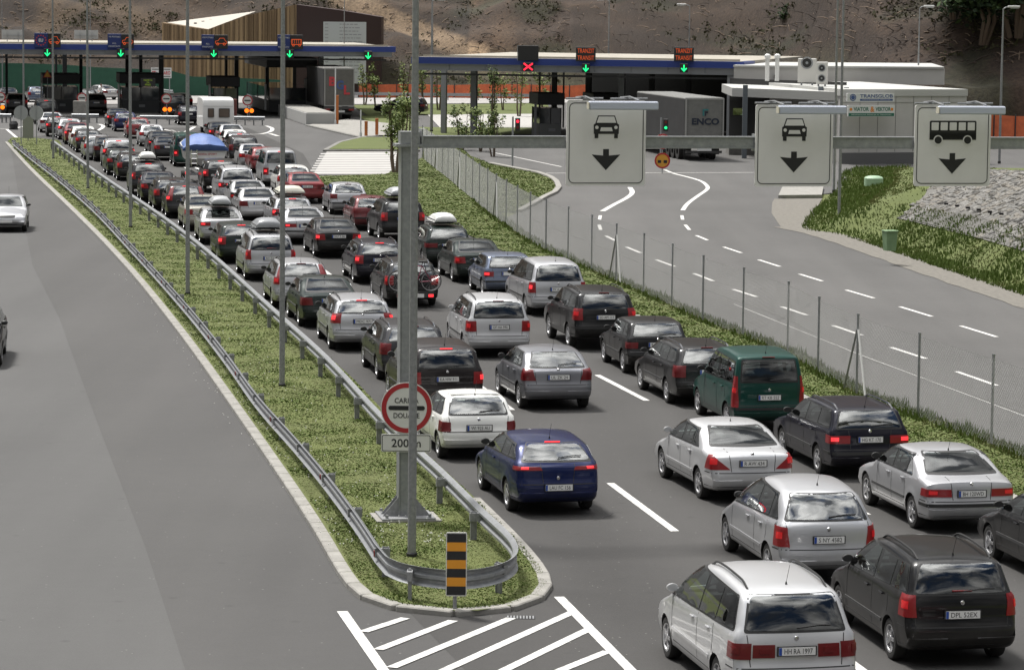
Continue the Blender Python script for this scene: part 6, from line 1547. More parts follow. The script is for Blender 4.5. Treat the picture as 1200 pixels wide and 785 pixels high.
for px, lab in ((686.5, 'left TRANZIT TRANSIT display above a green arrow'), (801.5, 'right TRANZIT TRANSIT display near the depot')):
    Y = front_y(px, 2); c, w, h = board_at(px-11.5, px+11.5, 55.5, 72.5, Y); r = empty('lane_display', c, 0, lab, 'display', 'TRANZIT displays'); m = MB(); m.bbox((0, .1, 0), (w, .2, h), .02); m.build('panel', M_BLACK, r)
    m = MB(); put_text(m, 'TRANZIT', Ti, .30, w*.84, cz=.24, y=-.01); put_text(m, 'TRANSIT', Ti, .30, w*.84, cz=-.24, y=-.01); m.build('led_text', LEDO, r, fix=False)
    arrow_unit(px, 80, Y-.3, 'green arrow under the ' + ('left' if px < 700 else 'right') + ' TRANZIT display')
for x0, x1, y0, y1 in ((2,28,35,46),(87,115,35.5,46)):
    c, w, h = board_at(x0, x1, y0, y1, front_y(max(5, x0+8), 1)+10); r = empty('roof_board', c, 0, 'grey back of a board standing on the roof, ' + ('left' if x0 < 50 else 'right') + ' of the leftmost lit display', 'board'); m = MB(); m.box((0, 0, 0), (w, .06, h)); m.build('panel', GREYF, r); m = MB(); m.box((0, -.06, -.1), (w*.9, .06, .06)); m.box((-w*.25, -.06, -h*.3), (.06, .06, h)); m.box((w*.25, -.06, -h*.3), (.06, .06, h)); m.build('stays', GREYST, r)

# ---- booths, islands, barriers
GLD = mat('booth_glass', (.035, .042, .045), .06, spec=.9); BW = mat('booth_wall', (.055, .058, .062), .6); BT = mat('booth_top', (.022, .022, .024), .6)
def booth(px, py, w, l, h, label, wallm=BW, group='control booths under the left canopy', post=0):
    q = P(px, py); r = empty('control_booth', (q.x, q.y, .15), HEAD, label, 'booth', group)
    m = MB(); m.bbox((0, l/2, .5), (w, l, 1.0), .03); m.build('lower_wall', wallm, r)
    m = MB(); m.box((0, l/2, 1.55), (w-.08, l-.08, 1.1)); m.build('glazing', GLD, r)
    m = MB()
    for x in (-w/2+.04, 0, w/2-.04):
        for y in (.04, l/2, l-.04): m.box((x, y, 1.55), (.07, .07, 1.15))
    m.build('mullions', BT, r)
    m = MB(); m.bbox((0, l/2, h-.25), (w+.35, l+.4, .85), .04); m.build('roof_box', BT, r)
    m = MB(); m.box((-w/2-.25, .3, 1.3), (.16, .10, 2.2)); m.build('side_post', PW if post else GREYST, r)
    m = MB(); m.box((.1, -.03, .55), (.5, .04, .22)); m.build('counter', GREYST, r)
    return r
booth(72, 133, 2.8, 4.5, 3.0, 'dark glazed booth, leftmost beside the twin orange lamps', post=1)
booth(165, 134, 3.2, 4.8, 3.1, 'dark glazed booth with a dim green display on its roof', post=1)
booth(264, 135, 2.1, 4.5, 2.9, 'dark booth behind the white caravan', post=1)
booth(342, 134, 4.0, 19, 4.5, 'long dark glazed office on the concrete block left of the grey lorry', post=1)
booth(645, 164, 1.6, 3.0, 3.0, 'pale grey booth left of the car lane sign on the transit side', mat('booth_pale', (.16, .165, .165), .6), 'booths under the transit canopy')
booth(712, 162, 1.9, 3.5, 2.9, 'dark booth hidden behind the left lane sign', BW, 'booths under the transit canopy')
c, w, h = board_at(165, 182, 92, 102, 250); r = empty('led_board', c, 0, 'dim green lettered display on the second booth roof', 'display'); m = MB(); m.box((0, 0, 0), (w, .12, h)); m.build('panel', M_BLACK, r)
m = MB(); put_text(m, 'ODPRTO', Ti, .12, w*.6, cz=.18, y=-.07); put_text(m, 'ZA', Ti, .12, w*.2, cz=0, y=-.07); put_text(m, 'FREE', Ti, .12, w*.4, cz=-.18, y=-.07); m.build('led_text', mat('led_olive', (.1, .16, .02), .5, emit=(.3, .42, .02), estr=.30), r, fix=False)
def island(x0, x1, py, l, label, mt=CONCD, h=.18):
    a, b = P(x0, py), P(x1, py); c = (a+b)/2; m = MB(); m.bbox((0, l/2, h/2), ((b-a).length, l, h), .04); r = empty('traffic_island', (c.x, c.y, 0), HEAD, label, 'traffic island', 'islands under the canopies'); m.build('slab', mt, r)
for x0, x1, py, lab in ((48,100,138,'island of the leftmost booth'),(140,196,140,'island of the second booth'),(240,292,141,'island of the third booth')): island(x0, x1, py, 20, 'low concrete '+lab)
r = empty('concrete_island', P(376, 147), HEAD, 'raised pale concrete block at the head of the lorry lane', 'traffic island'); w_ = (P(393, 147)-P(359, 147)).length
m = MB(); m.bbox((0, 10, .48), (w_, 20, .95), .03); m.build('block', mat('concrete_pale_block', (.33, .33, .32), .85), r); m = MB(); m.box((0, 9.9, .97), (w_*.96, 19.5, .04)); m.build('top_slab', CONC, r)
for x0, x1, py, lab in ((-4,14,144,'short barrier rail at the far left edge'),(84,117,144,'barrier rail before the leftmost booth'),(164,219,146,'barrier rail before the second booth'),(274,311,147,'barrier rail before the third booth')):
    a, b = P(x0, py), P(x1, py); r = empty('barrier_rail', (a.x, a.y, 0), 0, lab, 'guardrail', 'barrier rails before the booths'); m = MB(); wbeam(m, [Vector((0, 0, 0)), Vector(((b-a).x/2, 0, 0)), Vector(((b-a).x, 0, 0))], .55, 1); m.build('beam', GALV, r, smooth=25)
    for k in range(4): m = MB(); m.box(((b-a).x*(.08+.28*k), .12, .3), (.10, .12, .6)); m.build('post', GALVD, r)
AMB = mat('amber_lit', (.8, .25, .02), .4, emit=(1, .15, .005), estr=1.3)
def cust(px, py, Y, r=.42, yl=None, lab='', post=True):
    q = PD(px, py, Y); s_ = empty('customs_disc', (q.x, q.y, q.z), 0, lab, 'road sign', 'round customs signs before the booths')
    m = MB(); m.plate(circ(r, 28), Ti, .03); m.build('disc', SW, s_); m = MB(); m.ring(circ(r, 28), circ(r*.78, 28), Matrix.Translation((0, -.01, 0)), .008); m.build('red_rim', SR, s_); m = MB(); m.box((0, -.012, 0), (r*1.2, .01, r*.22)); m.build('bar', M_INK, s_)
    m = MB(); m.tube([(0, .05, -q.z), (0, .05, r)], .04, 6); m.build('post', GREYST, s_)
for px, py, lx, ly, nm in ((96,115,97,127,'leftmost'),(195,116,196,128.5,'second'),(290,118,292,130,'third'),(0.5,114,0,126,'left edge')):
    cust(px, py, 252, lab=f'small round customs sign above the {nm} pair of amber lamps')
    q = PD(lx, ly, 251); r = empty('amber_lamps', (q.x, q.y, q.z), 0, f'{nm} pair of lit amber lamps before a booth', 'warning lamps', 'paired amber lamps')
    for s_ in (-1, 1):
        m = MB(); m.plate(circ(.21, 20, s_*.20, 0), Ti, .15); hs = m.build('lamp_housing', M_BLACK, r); m = MB(); m.plate(circ(.17, 20, s_*.20, 0), Matrix.Translation((0, -.03, 0)), .03); m.build('lens', AMB, hs)
    m = MB(); m.tube([(0, .12, -q.z), (0, .12, 0)], .04, 6); m.build('post', GREYST, r)
q = P(93.5, 143); m = MB(); m.bbox((q.x, q.y, .9), (1.0, .5, 1.5), .03); tag(m.build('concrete_block', CONC), 'pale concrete block behind the leftmost amber lamps', 'concrete block')
q = P(272, 145); m = MB(); m.bbox((q.x-.3, q.y+4, 1.0), (.6, .5, 1.6), .03); tag(m.build('equipment_cabinet', mat('rust_brown', (.12, .035, .03), .7)), 'brown cabinet right of the caravan', 'cabinet')
# sign backs at the far median tip
for px, py, R_, lab in ((24.5,132.5,8.3,'round grey sign back, left of the pair at the far median tip'),(42.5,132.5,8.3,'round grey sign back, right of the pair at the far median tip')):
    q = PD(px, py, 205); r = empty('road_sign', q, 0, lab, 'road sign', 'round sign backs'); m = MB(); m.plate(circ(R_/F*205, 28), Ti, .03); m.build('disc', GREYF, r); m = MB(); m.box((0, -.02, 0), (.05, .04, R_/F*205*2)); m.build('rib', GREYST, r); m = MB(); m.tube([(0, .05, -q.z), (0, .05, .2)], .035, 6); m.build('post', GREYST, r)
q = P(33, 167); r = empty('road_sign', q, 0, 'grey-green back of a rectangular board at the far median tip', 'board'); m = MB(); m.box((0, 0, 1.0), (.72, .04, 1.45)); m.build('panel', mat('board_back', (.21, .22, .19), .6), r); m = MB(); m.box((0, .03, .9), (.05, .04, 1.8)); m.build('post', GREYST, r)
q = P(16, 152); r = empty('flexible_marker', q, 0, 'white beacon on a black foot at the far end of the median', 'beacon'); m = MB(); m.tube([(0,0,0),(0,0,1.0)], [.09, .05], 8); m.build('stem', PW, r); m = MB(); m.bbox((0, 0, .06), (.6, .5, .12), .02); m.lathe([(.30,.1),(.34,.4),(.22,.62)], 12); m.build('foot', M_BLACK, r)
# lorry with BGL rear
def lorry(x0, x1, yt, yb, pyg, L_, label, m_, texts, hd=HEAD, dark=False):
    a, b = P(x0, pyg), P(x1, pyg); w_ = 2.5; c = (a+b)/2; Yc = c.y; r = empty('lorry', (c.x, c.y, .01), hd, label, 'lorry'); zt = PD((x0+x1)/2, yt, Yc).z
    m = MB(); m.bbox((0, L_/2, (zt+1.1)/2), (w_, L_, zt-1.1), .06); m.build('box_body', m_, r)
    m = MB(); m.ring([(-w_/2+.02, 1.12), (w_/2-.02, 1.12), (w_/2-.02, zt-.02), (-w_/2+.02, zt-.02)], [(-w_/2+.09, 1.2), (w_/2-.09, 1.2), (w_/2-.09, zt-.12), (-w_/2+.09, zt-.12)], Matrix.Translation((0, -.02, 0)), .02); m.build('rear_frame', mat('lorry_frame', (.30, .30, .29), .6), r)
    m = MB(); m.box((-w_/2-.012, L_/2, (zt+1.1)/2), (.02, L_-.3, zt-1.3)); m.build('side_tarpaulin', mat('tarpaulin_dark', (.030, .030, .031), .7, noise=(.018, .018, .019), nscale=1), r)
    m = MB(); m.box((0, .05, .98), (w_, .15, .20)); m.box((0, .1, .55), (2.3, .10, .16)); m.build('chassis', M_TRIM, r)
    for s_ in (-1, 1):
        m = MB(); m.bbox((s_*.98, -.05, .84), (.42, .06, .14), .01); m.build('tail_light', M_RED_DIM, r)
        for yy in (2.2, 3.5, 4.8): m = MB(); m.lathe([(.25,-.15),(.50,-.15),(.50,.15),(.25,.15)], 20, 'x', (s_*1.05, yy, .50), closed=True); m.build('wheel', M_RUBBER, r)
        m = MB(); m.box((s_*.9, .75, .62), (.5, .03, .5)); m.build('mud_flap', M_BLACK, r)
    m = MB(); m.box((0, -.05, .70), (.9, .03, .16)); m.build('plate_strip', PW, r)
    m = MB(); m.bbox((0, L_+1.4, 1.7), (2.4, 2.2, 2.8), .15); m.build('cab', mat('cab_grey', (.25, .25, .26), .5), r)
    m = MB(); mts = []
    for i, (tx, cx, cz, hh, ww, mt) in enumerate(texts): put_text(m, tx, Ti, hh, ww, cx=cx, cz=cz, y=-.03, mi=i, bold=.04); mts.append(mt)
    m.build('lettering', mts, r, fix=False)
    return r
TG = mat('tarpaulin_grey', (.17, .17, .16), .7, noise=(.12, .12, .115), nscale=2, bump=.4, bscale=3); LTG = mat('lorry_rear_grey', (.125, .12, .11), .7, noise=(.09, .087, .08), nscale=2)
INKB = mat('logo_dark_blue', (.012, .018, .035), .6)
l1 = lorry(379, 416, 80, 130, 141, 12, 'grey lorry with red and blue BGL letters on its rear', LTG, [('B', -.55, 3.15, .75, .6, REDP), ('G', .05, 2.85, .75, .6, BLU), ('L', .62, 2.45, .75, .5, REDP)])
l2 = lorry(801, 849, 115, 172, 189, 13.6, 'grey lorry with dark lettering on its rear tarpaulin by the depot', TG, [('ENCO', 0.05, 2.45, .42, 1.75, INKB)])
m = MB(); m.plate([(-.15,2.80),(-.15,3.22),(.22,3.22),(.22,3.12),(-.04,3.12),(-.04,2.80)], Matrix.Translation((0, -.034, 0)), .01); m.plate([(0,2.80),(0,3.06),(.20,3.06),(.20,2.98),(.08,2.98),(.08,2.80)], Matrix.Translation((0, -.034, 0)), .01, 1); m.build('emblem', [mat('emblem_teal', (.03, .16, .17), .5), INKB], l2)
m = MB()
for i in range(26): m.box((-1.1+i*.088, -.032, 1.25), (.012, .008, .10)); 
for s_ in (-1, 1):
    for i in range(18): m.box((s_*1.08, -.032, 1.4+i*.14), (.02, .008, .05))
m.build('tarpaulin_eyelets', M_BLACK, l2)
# bollards, poles, signals
ORB = mat('bollard_orange', (.42, .13, .03), .6)
for px, py, h_, lab in ((395,147,2.2,'orange post left of the lorry with the three letters'),(429,161,1.0,'short orange post on the footway, left of two'),(441.5,160,1.15,'short orange post on the footway, right of two')):
    q = P(px, py); m = MB(); m.bbox((q.x, q.y, h_/2+.1), (.22, .22, h_), .02); m.bbox((q.x, q.y, h_+.12), (.25, .25, .05), .01); tag(m.build('orange_post', ORB), lab, 'bollard', 'orange posts')
for px, py, h_, lab in ((394.5,147,4.6,'tall white raised barrier arm beside the lorry lane'),(424.5,162,2.0,'white post at the footway corner')):
    q = P(px, py); m = MB(); m.tube([(q.x-.1, q.y-.2, .1), (q.x-.1, q.y-.2, h_)], .05, 8); m.lathe([(.09,.1),(.09,.4)], 8, c=(q.x-.1, q.y-.2, 0)); tag(m.build('lane_barrier', PW), lab, 'barrier arm')
def signal(px, pyb, pyt, on, lab):
    q = P(px, pyb); zt = PD(px, pyt, q.y).z; r = empty('traffic_signal', (q.x, q.y, .05), 0, lab, 'traffic light', 'traffic lights of the transit lanes')
    m = MB(); m.tube([(0, 0, 0), (0, 0, zt)], .055, 8); m.build('post', GREYST, r); m = MB(); m.bbox((.28, 0, zt-.45), (.30, .22, .75), .03); m.build('housing', M_BLACK, r)
    for k in range(2):
        m = MB(); m.plate(circ(.09, 14, .28, zt-.27-k*.34), Matrix.Translation((0, -.13, 0)), .02); m.build('lens', (LEDX if on == k == 0 else (LEDG if on == k == 1 else M_RED_OFF)), r)
signal(600.5, 197, 138, 0, 'traffic light showing red left of the dark transit booth'); signal(774, 193, 139, 1, 'traffic light showing green before the lettered lorry')
q = P(776, 203); r = empty('width_limit_sign', (q.x, q.y, 0), 0, 'small yellow round sign with red rim standing before the lettered lorry', 'road sign'); zc = PD(776, 188.5, q.y).z; R_ = 9.2/F*q.y
m = MB(); m.plate(circ(R_, 28, 0, zc), Ti, .03); m.build('disc', mat('sign_yellow', (.55, .27, .03), .5), r); m = MB(); m.ring(circ(R_, 28, 0, zc), circ(R_*.80, 28, 0, zc), Matrix.Translation((0, -.01, 0)), .008); m.build('red_rim', SR, r)
m = MB(); m.box((-.17, -.012, zc-.05), (.20, .01, .16)); m.box((.17, -.012, zc-.05), (.20, .01, .16)); m.build('pictogram', M_INK, r); m = MB(); m.tube([(0, .05, 0), (0, .05, zc)], .035, 6); m.build('post', GREYST, r)
q2 = P(776, 200); r = empty('round_sign', (q2.x, q2.y, 0), 0, 'white round sign with red rim half hidden by the gantry beam', 'road sign'); zc = PD(776, 166, q2.y).z; m = MB(); m.plate(circ(R_, 28, 0, zc), Ti, .03); m.build('disc', SW, r); m = MB(); m.ring(circ(R_, 28, 0, zc), circ(R_*.78, 28, 0, zc), Matrix.Translation((0, -.01, 0)), .008); m.build('red_rim', SR, r); m = MB(); m.tube([(0, .05, 0), (0, .05, zc)], .035, 6); m.build('post', GREYST, r)
# warning triangle and white board beyond the booths
q = PD(55.5, 87, 262); r = empty('warning_triangle', (q.x, q.y, q.z), 0, 'yellow triangular warning sign on the leftmost booth roof', 'road sign'); m = MB(); m.plate([(-.38,-.30),(.38,-.30),(0,.36)], Ti, .03); m.build('rim', SR, r); m = MB(); m.plate([(-.27,-.24),(.27,-.24),(0,.24)], Matrix.Translation((0, -.01, 0)), .008); m.build('face', mat('sign_yellow2', (.6, .3, .03), .5), r); m = MB(); m.tube([(0, .05, -2.5), (0, .05, -.3)], .03, 6); m.build('post', GREYST, r)
c, w, h = board_at(177, 201, 79.5, 92, 300); r = empty('company_board', (c.x, c.y, 0), 0, 'white board with red letters between dark lines behind the canopy column', 'board'); m = MB(); m.box((0, 0, c.z), (w, .08, h)); m.build('panel', PW, r); m = MB(); put_text(m, 'ST', Ti, h*.36, w*.20, cx=-w*.36, cz=c.z, y=-.05, mi=0, bold=.03); put_text(m, 'ARO', Ti, h*.36, w*.33, cx=w*.28, cz=c.z, y=-.05, mi=0, bold=.03); m.box((0, -.05, c.z+h*.34), (w*.9, .01, h*.07), mi=1); m.box((0, -.05, c.z-h*.34), (w*.9, .01, h*.07), mi=1); m.build('print', [REDP, M_INK], r, fix=False)
m = MB(); m.tube([(-w*.4, .05, 0), (-w*.4, .05, c.z-h/2)], .05, 6); m.tube([(w*.4, .05, 0), (w*.4, .05, c.z-h/2)], .05, 6); m.build('board_posts', GREYST, r)

# ---- a person beyond the booths, in a white shirt, one arm out
def person(loc, rz, label, shirt, trousers, skin=(.36, .21, .15), h=1.74):
    root = empty('person', loc, rz, label, 'person')
    J = {'pel': (0,0,.95), 'sp': (0,.0,1.15), 'ch': (0,.01,1.36), 'nk': (0,0,1.50), 'hd0': (0,-.015,1.57), 'hd': (0,-.02,1.66), 'hd2': (0,-.01,1.74),
         'hl': (-.10,0,.90), 'kl': (-.13,-.04,.50), 'al': (-.14,.03,.09), 'tl': (-.15,-.13,.03), 'hr': (.10,0,.90), 'kr': (.13,.02,.50), 'ar': (.14,.08,.09), 'tr': (.16,-.07,.03),
         'shl': (-.19,0,1.42), 'el': (-.30,-.06,1.18), 'wl': (-.30,-.28,1.10), 'shr': (.19,0,1.42), 'er': (.36,-.10,1.22), 'wr': (.58,-.22,1.26)}
    R_ = {'pel': (.15,.11), 'sp': (.135,.10), 'ch': (.165,.11), 'nk': (.055,.055), 'hd0': (.07,.08), 'hd': (.078,.095), 'hd2': (.05,.06), 'hl': (.085,.09), 'kl': (.058,.06), 'al': (.04,.04), 'tl': (.04,.03), 'hr': (.085,.09), 'kr': (.058,.06), 'ar': (.04,.04), 'tr': (.04,.03),
          'shl': (.055,.06), 'el': (.042,.042), 'wl': (.030,.030), 'shr': (.055,.06), 'er': (.042,.042), 'wr': (.030,.030)}
    E = [('pel','sp'),('sp','ch'),('ch','nk'),('nk','hd0'),('hd0','hd'),('hd','hd2'),('pel','hl'),('hl','kl'),('kl','al'),('al','tl'),('pel','hr'),('hr','kr'),('kr','ar'),('ar','tr'),('ch','shl'),('shl','el'),('el','wl'),('ch','shr'),('shr','er'),('er','wr')]
    nm = list(J); V = [J[k] for k in nm]; EE = [(nm.index(a), nm.index(b)) for a, b in E]; RR = [R_[k] for k in nm]
    for wk, sx in (('wl', -1), ('wr', 1)):
        wv_ = Vector(J[wk]); el = Vector(J['el' if sx < 0 else 'er']); d = (wv_-el).normalized(); pm = len(V); V.append(tuple(wv_+d*.07)); RR.append((.036, .020)); EE.append((nm.index(wk), pm))
        up = Vector((0, 0, 1)); sd_ = d.cross(up).normalized()
        for f_, (o_, l_) in enumerate(((-.026, .07), (-.009, .08), (.009, .075), (.026, .06))):
            a = len(V); V += [tuple(wv_+d*.09+sd_*o_), tuple(wv_+d*(.09+l_*.55)+sd_*o_*1.3), tuple(wv_+d*(.09+l_)+sd_*o_*1.3-up*.015)]; RR += [(.010,.010), (.009,.009), (.008,.008)]; EE += [(pm, a), (a, a+1), (a+1, a+2)]
        a = len(V); V += [tuple(wv_+d*.04+sd_*-.035*sx+up*.01), tuple(wv_+d*.08+sd_*-.055*sx+up*.015)]; RR += [(.012,.012), (.009,.009)]; EE += [(nm.index(wk), a), (a, a+1)]
    me = bpy.data.meshes.new('body'); me.from_pydata(V, EE, []); o = bpy.data.objects.new('body', me); COL.objects.link(o)
    sk = o.modifiers.new('s', 'SKIN'); sk.use_smooth_shade = True; ly = me.skin_vertices[0] if me.skin_vertices else None
    if ly is None:
        b_ = bmesh.new(); b_.from_mesh(me); b_.verts.layers.skin.verify(); b_.to_mesh(me); b_.free(); ly = me.skin_vertices[0]
    for i, r_ in enumerate(RR): ly.data[i].radius = r_; ly.data[i].use_root = (i == 0)
    sb = o.modifiers.new('u', 'SUBSURF'); sb.levels = sb.render_levels = 1
    bpy.context.view_layer.update(); m2 = bpy.data.meshes.new_from_object(o.evaluated_get(bpy.context.evaluated_depsgraph_get())); o.modifiers.clear(); o.data = m2
    for c in (mat('skin', skin, .6), shirt, trousers, M_BLACK): m2.materials.append(c)
    for p in m2.polygons:
        c = p.center; p.use_smooth = True
        p.material_index = 3 if c.z < .07 else (2 if c.z < .98 and abs(c.x) < .26 else (0 if c.z > 1.49 or (Vector(c)-Vector(J['wl'])).length < .17 or (Vector(c)-Vector(J['wr'])).length < .17 else 1))
    o.parent = root
    m = MB(); 
    for i in range(7):
        a0 = i/6*pi*.5; m.v += []
    m.lathe([(.088, 1.64), (.096, 1.69), (.086, 1.745), (.05, 1.78), (.01, 1.79)], 14, c=(0, .012, 0)); m.build('hair', mat('hair_brown', (.035, .022, .015), .8), root, smooth=60)
    m = MB(); m.lathe([(.016,-.02),(.020,0),(.010,.03)], 8, c=(0, -.115, 1.645)); m.build('nose', mat('skin', skin), root, smooth=60)
    for s_ in (-1, 1): m = MB(); m.bbox((s_*.032, -.103, 1.672), (.020, .012, .010), .003); m.build('eye', M_INK, root); m = MB(); m.bbox((s_*.085, -.01, 1.655), (.018, .04, .055), .006); m.build('ear', mat('skin', skin), root)
    m = MB(); m.box((0, -.108, 1.612), (.045, .012, .008)); m.build('mouth', mat('lips', (.25, .09, .08), .6), root)
    return root
q = P(118.5, 121.5); q.z = .06
person(q, .4, 'person in a white shirt with one arm out, standing beyond the booths', mat('shirt_white', (.62, .62, .60), .8), mat('trousers_dark', (.03, .032, .04), .8))
# ================================================================== THE QUEUE
GQ = 'cars queuing towards the border booths'
# lane, px, py (rear glass top centre in the photo), body, paint, brake lights, rails, plate, label
CARS = [
 ('sharan', 928, 697, 'lightsilver', 0, 1, 'HH RA 1997', 'light silver people carrier with a full-width red light band, nearest car in the left lane'),
 ('alfa', 648, 520, 'blue', 2, 0, 'LAU FC 156', 'deep blue estate car with lit brake lights behind the white hatchback'),
 ('fiesta', 558, 465, 'white', 0, 0, 'WI 925 AU', 'small plain white hatchback beside the round customs sign'),
 ('mpv', 523, 410, 'brown', 2, 0, 'KA HW 911', 'brown-black people carrier half behind the gantry column'),
 ('wagon', 484, 384, 'dgrey', 0, 1, None, 'dark grey estate car with silvery roof ahead of the brown-black people carrier'),
 ('volvo_', 424, 353, 'silver', 2, 1, 'MDC 971', 'silver estate car with roof rails beside the dark lamp post foot'),
 ('sedan', 381, 327, 'dgreen', 0, 0, 'LJ 52 TX', 'dark green saloon between two silver estate cars in the left lane'),
 ('volvo', 353, 310, 'silver', 1, 1, None, 'silver estate car with slim tall rear lights behind the lamp post'),
 ('zafira', 317, 278, 'silver', 1, 1, 'RH ZX 84', 'silver people carrier carrying a grey roof box in the left lane'),
 ('wagon', 283, 265, 'dgreen', 2, 0, None, 'blackish green estate car in front of the silver people carrier with roof box'),
 ('liftback', 259, 246, 'silver', 2, 0, None, 'silver hatchback carrying a light grey roof box in the left lane'),
 ('sedan', 238, 231, 'champagne', 1, 0, None, 'champagne saloon ahead of the silver hatchback with the roof box'),
 ('volvo', 218, 219, 'dgrey', 2, 1, None, 'dark grey estate car with tall glowing lights beside the rear window'),
 ('wagon', 202, 212, 'black', 1, 1, None, 'black estate car ahead of the one with tall glowing lights'),
 ('sedan', 185, 203, 'navy', 1, 0, None, 'navy saloon right of the third lamp post'),
 ('suv', 174, 193, 'dgrey', 2, 1, None, 'dark grey off-road car with a white roof box'),
 ('wagon', 156, 182, 'black', 1, 1, None, 'black estate car behind the third lamp post'),
 ('hatch', 143, 177, 'dgreen', 1, 0, None, 'dark green hatchback beside the third lamp post'),
 ('suv', 139, 166, 'silver', 2, 1, None, 'silver off-road car with dark rear glass far up the left lane'),
 ('sedan', 126, 162, 'black', 0, 0, None, 'black saloon tucked ahead of the silver off-road car'),
 ('wagon', 115, 161, 'silver', 1, 1, None, 'silver estate car right of the second lamp post'),
 ('hatch', 104, 154, 'dgrey', 1, 0, None, 'dark grey hatchback behind the second lamp post'),
 ('hatch', 98, 150, 'white', 0, 0, None, 'white roofed car just left of the second lamp post'),
 ('sedan', 90, 145, 'dred', 2, 0, None, 'dark red saloon far up the left lane'),
 ('hatch', 82, 141, 'silver', 2, 0, None, 'silver hatchback with high brake light near the left booth'),
 ('hatch', 68, 138, 'black', 2, 0, None, 'black hatchback right of the farthest lamp post'),
 ('sedan', 60, 133, 'lightsilver', 0, 0, None, 'light silver car just short of the left booth'),
 ('van', 54, 119, 'black', 2, 0, None, 'dark van with red lights beside the left booth'),
 # second lane
 ('zafira', 1123, 660, 'black', 1, 1, 'DPL 52EX', 'black people carrier with roof rails at the bottom right'),
 ('picasso', 964, 579, 'silver', 1, 0, 'S NY 4582', 'rounded silver people carrier with large cloudy rear window'),
 ('merc', 862, 500, 'lightsilver', 1, 0, 'R AW 434', 'light silver saloon with triangular red lights, in the middle lane'),
 ('astra', 649, 413, 'dsilver', 0, 0, 'UL ZK 24', 'dull silver-grey hatchback left of the near white lane dash'),
 ('mpv', 584, 354, 'lightsilver', 1, 1, 'OF HA 990', 'light silver people carrier in the middle lane beside the large grey people carrier'),
 ('wagon', 482, 309, 'black', 1, 1, None, 'black estate car with two bicycles hung on its back'),
 ('wagon', 445, 286, 'navy', 2, 1, 'CW M 85', 'navy estate car with high brake light behind the black saloon'),
 ('sedan', 392, 258, 'black', 2, 0, 'SKP 3 86', 'black saloon with lit brake lights in the middle lane'),
 ('bmw', 355, 245, 'silver', 2, 0, None, 'silver-grey saloon ahead of the black saloon'),
 ('wagon', 343, 234, 'silver', 2, 1, None, 'silver estate car carrying a cream wedge-shaped roof box'),
 ('sedan', 301, 222, 'lightsilver', 0, 0, 'ZG 510', 'light silver saloon with a white number plate in the middle lane'),
 ('sedan', 290, 213, 'silver', 1, 0, None, 'silver saloon tight in front of the light silver saloon'),
 ('sharan', 278, 199, 'silver', 2, 1, None, 'silver people carrier with dark rear window behind the boat'),
 ('suv', 259, 190, 'black', 2, 0, None, 'black off-road car right behind the boat'),
 ('van', 222, 160, 'teal', 2, 0, None, 'green van ahead of the boat'),
 ('sedan', 196, 161, 'dgrey', 1, 0, None, 'dark grey car left of the green van'),
 ('sedan', 189, 155, 'black', 2, 0, None, 'black saloon with pale roof left of the green van'),
 ('hatch', 178, 148, 'lightsilver', 1, 0, None, 'light silver hatchback behind the red hatchback'),
 ('hatch', 162, 140, 'red', 1, 0, None, 'red hatchback just short of the second booth'),
 ('hatch', 147, 133, 'blue', 1, 0, None, 'blue hatchback between the red one and the dark car under the canopy'),
 ('sedan', 138, 128, 'black', 2, 0, None, 'black saloon with three red lights entering the second booth lane'),
 # right-hand lane
 ('bmw', 1114, 530, 'silver', 1, 0, 'BH 120WD', 'silver saloon with round-cornered red lights at the right, beside the grass'),
 ('passat', 1016, 481, 'navy', 2, 1, 'HG KT 170', 'navy estate car with chrome roof rails at the right'),
 ('kangoo', 901, 422, 'teal', 1, 0, 'RT KB 552', 'tall green compact van beside the fence'),
 ('wagon', 829, 409, 'black', 0, 1, None, 'black estate car left of the green compact van'),
 ('hatch_old', 769, 379, 'black', 0, 0, 'LJ 84', 'boxy old black hatchback beside the fence'),
 ('suv', 708, 345, 'black', 1, 1, 'SO AM 113', 'black off-road car with roof rails beside the grass'),
 ('sharan_', 653, 311, 'silver', 2, 0, 'IV 6 GD', 'large silver-grey people carrier beside the grass verge'),
 ('hatch_old', 596, 301, 'steel', 2, 1, None, 'steel blue hatchback with roof bars beside the grass verge'),
 ('sedan', 556, 283, 'dgreen', 1, 0, None, 'dark green saloon with a red band of lights beside the verge'),
 ('passat', 525, 269, 'dgreen', 0, 1, None, 'dark green estate car carrying a white roof box'),
 ('suv', 472, 238, 'black', 1, 1, None, 'black off-road car carrying a pale grey roof box behind the tall post'),
 ('hatch', 436, 233, 'dred', 0, 0, None, 'dark red hatchback left of the black off-road car'),
 ('hatch', 408, 217, 'silver', 0, 0, 'B AP', 'silver hatchback beside the grass corner'),
 ('sedan', 356, 204, 'red', 0, 0, 'MS 102', 'red saloon with a white plate by the striped parking area'),
 ('wagon', 345, 197, 'white', 1, 0, None, 'off-white estate car between the red saloon and the silver van'),
 ('van', 329, 179, 'silver', 2, 0, None, 'silver panel van with a sticker-lit rear window'),
 ('hatch', 311, 175, 'red', 0, 0, None, 'red hatchback left of the silver van'),
 ('sedan', 296, 170, 'silver', 1, 0, None, 'silver saloon left of the red hatchback'),
 ('suv', 286, 162, 'dgrey', 0, 0, None, 'grey off-road car with a bright rear window right of the boat'),
 ('hatch', 281, 158, 'dsilver', 2, 0, None, 'grey hatchback with a high brake light behind the caravan'),
 ('hatch', 276, 154, 'white', 0, 0, None, 'white car behind the caravan'),
 ('sedan', 271, 147, 'silver', 2, 0, None, 'silver saloon directly behind the caravan'),
 ('sedan', 258, 144, 'black', 2, 0, None, 'black saloon tailing the caravan'),
]
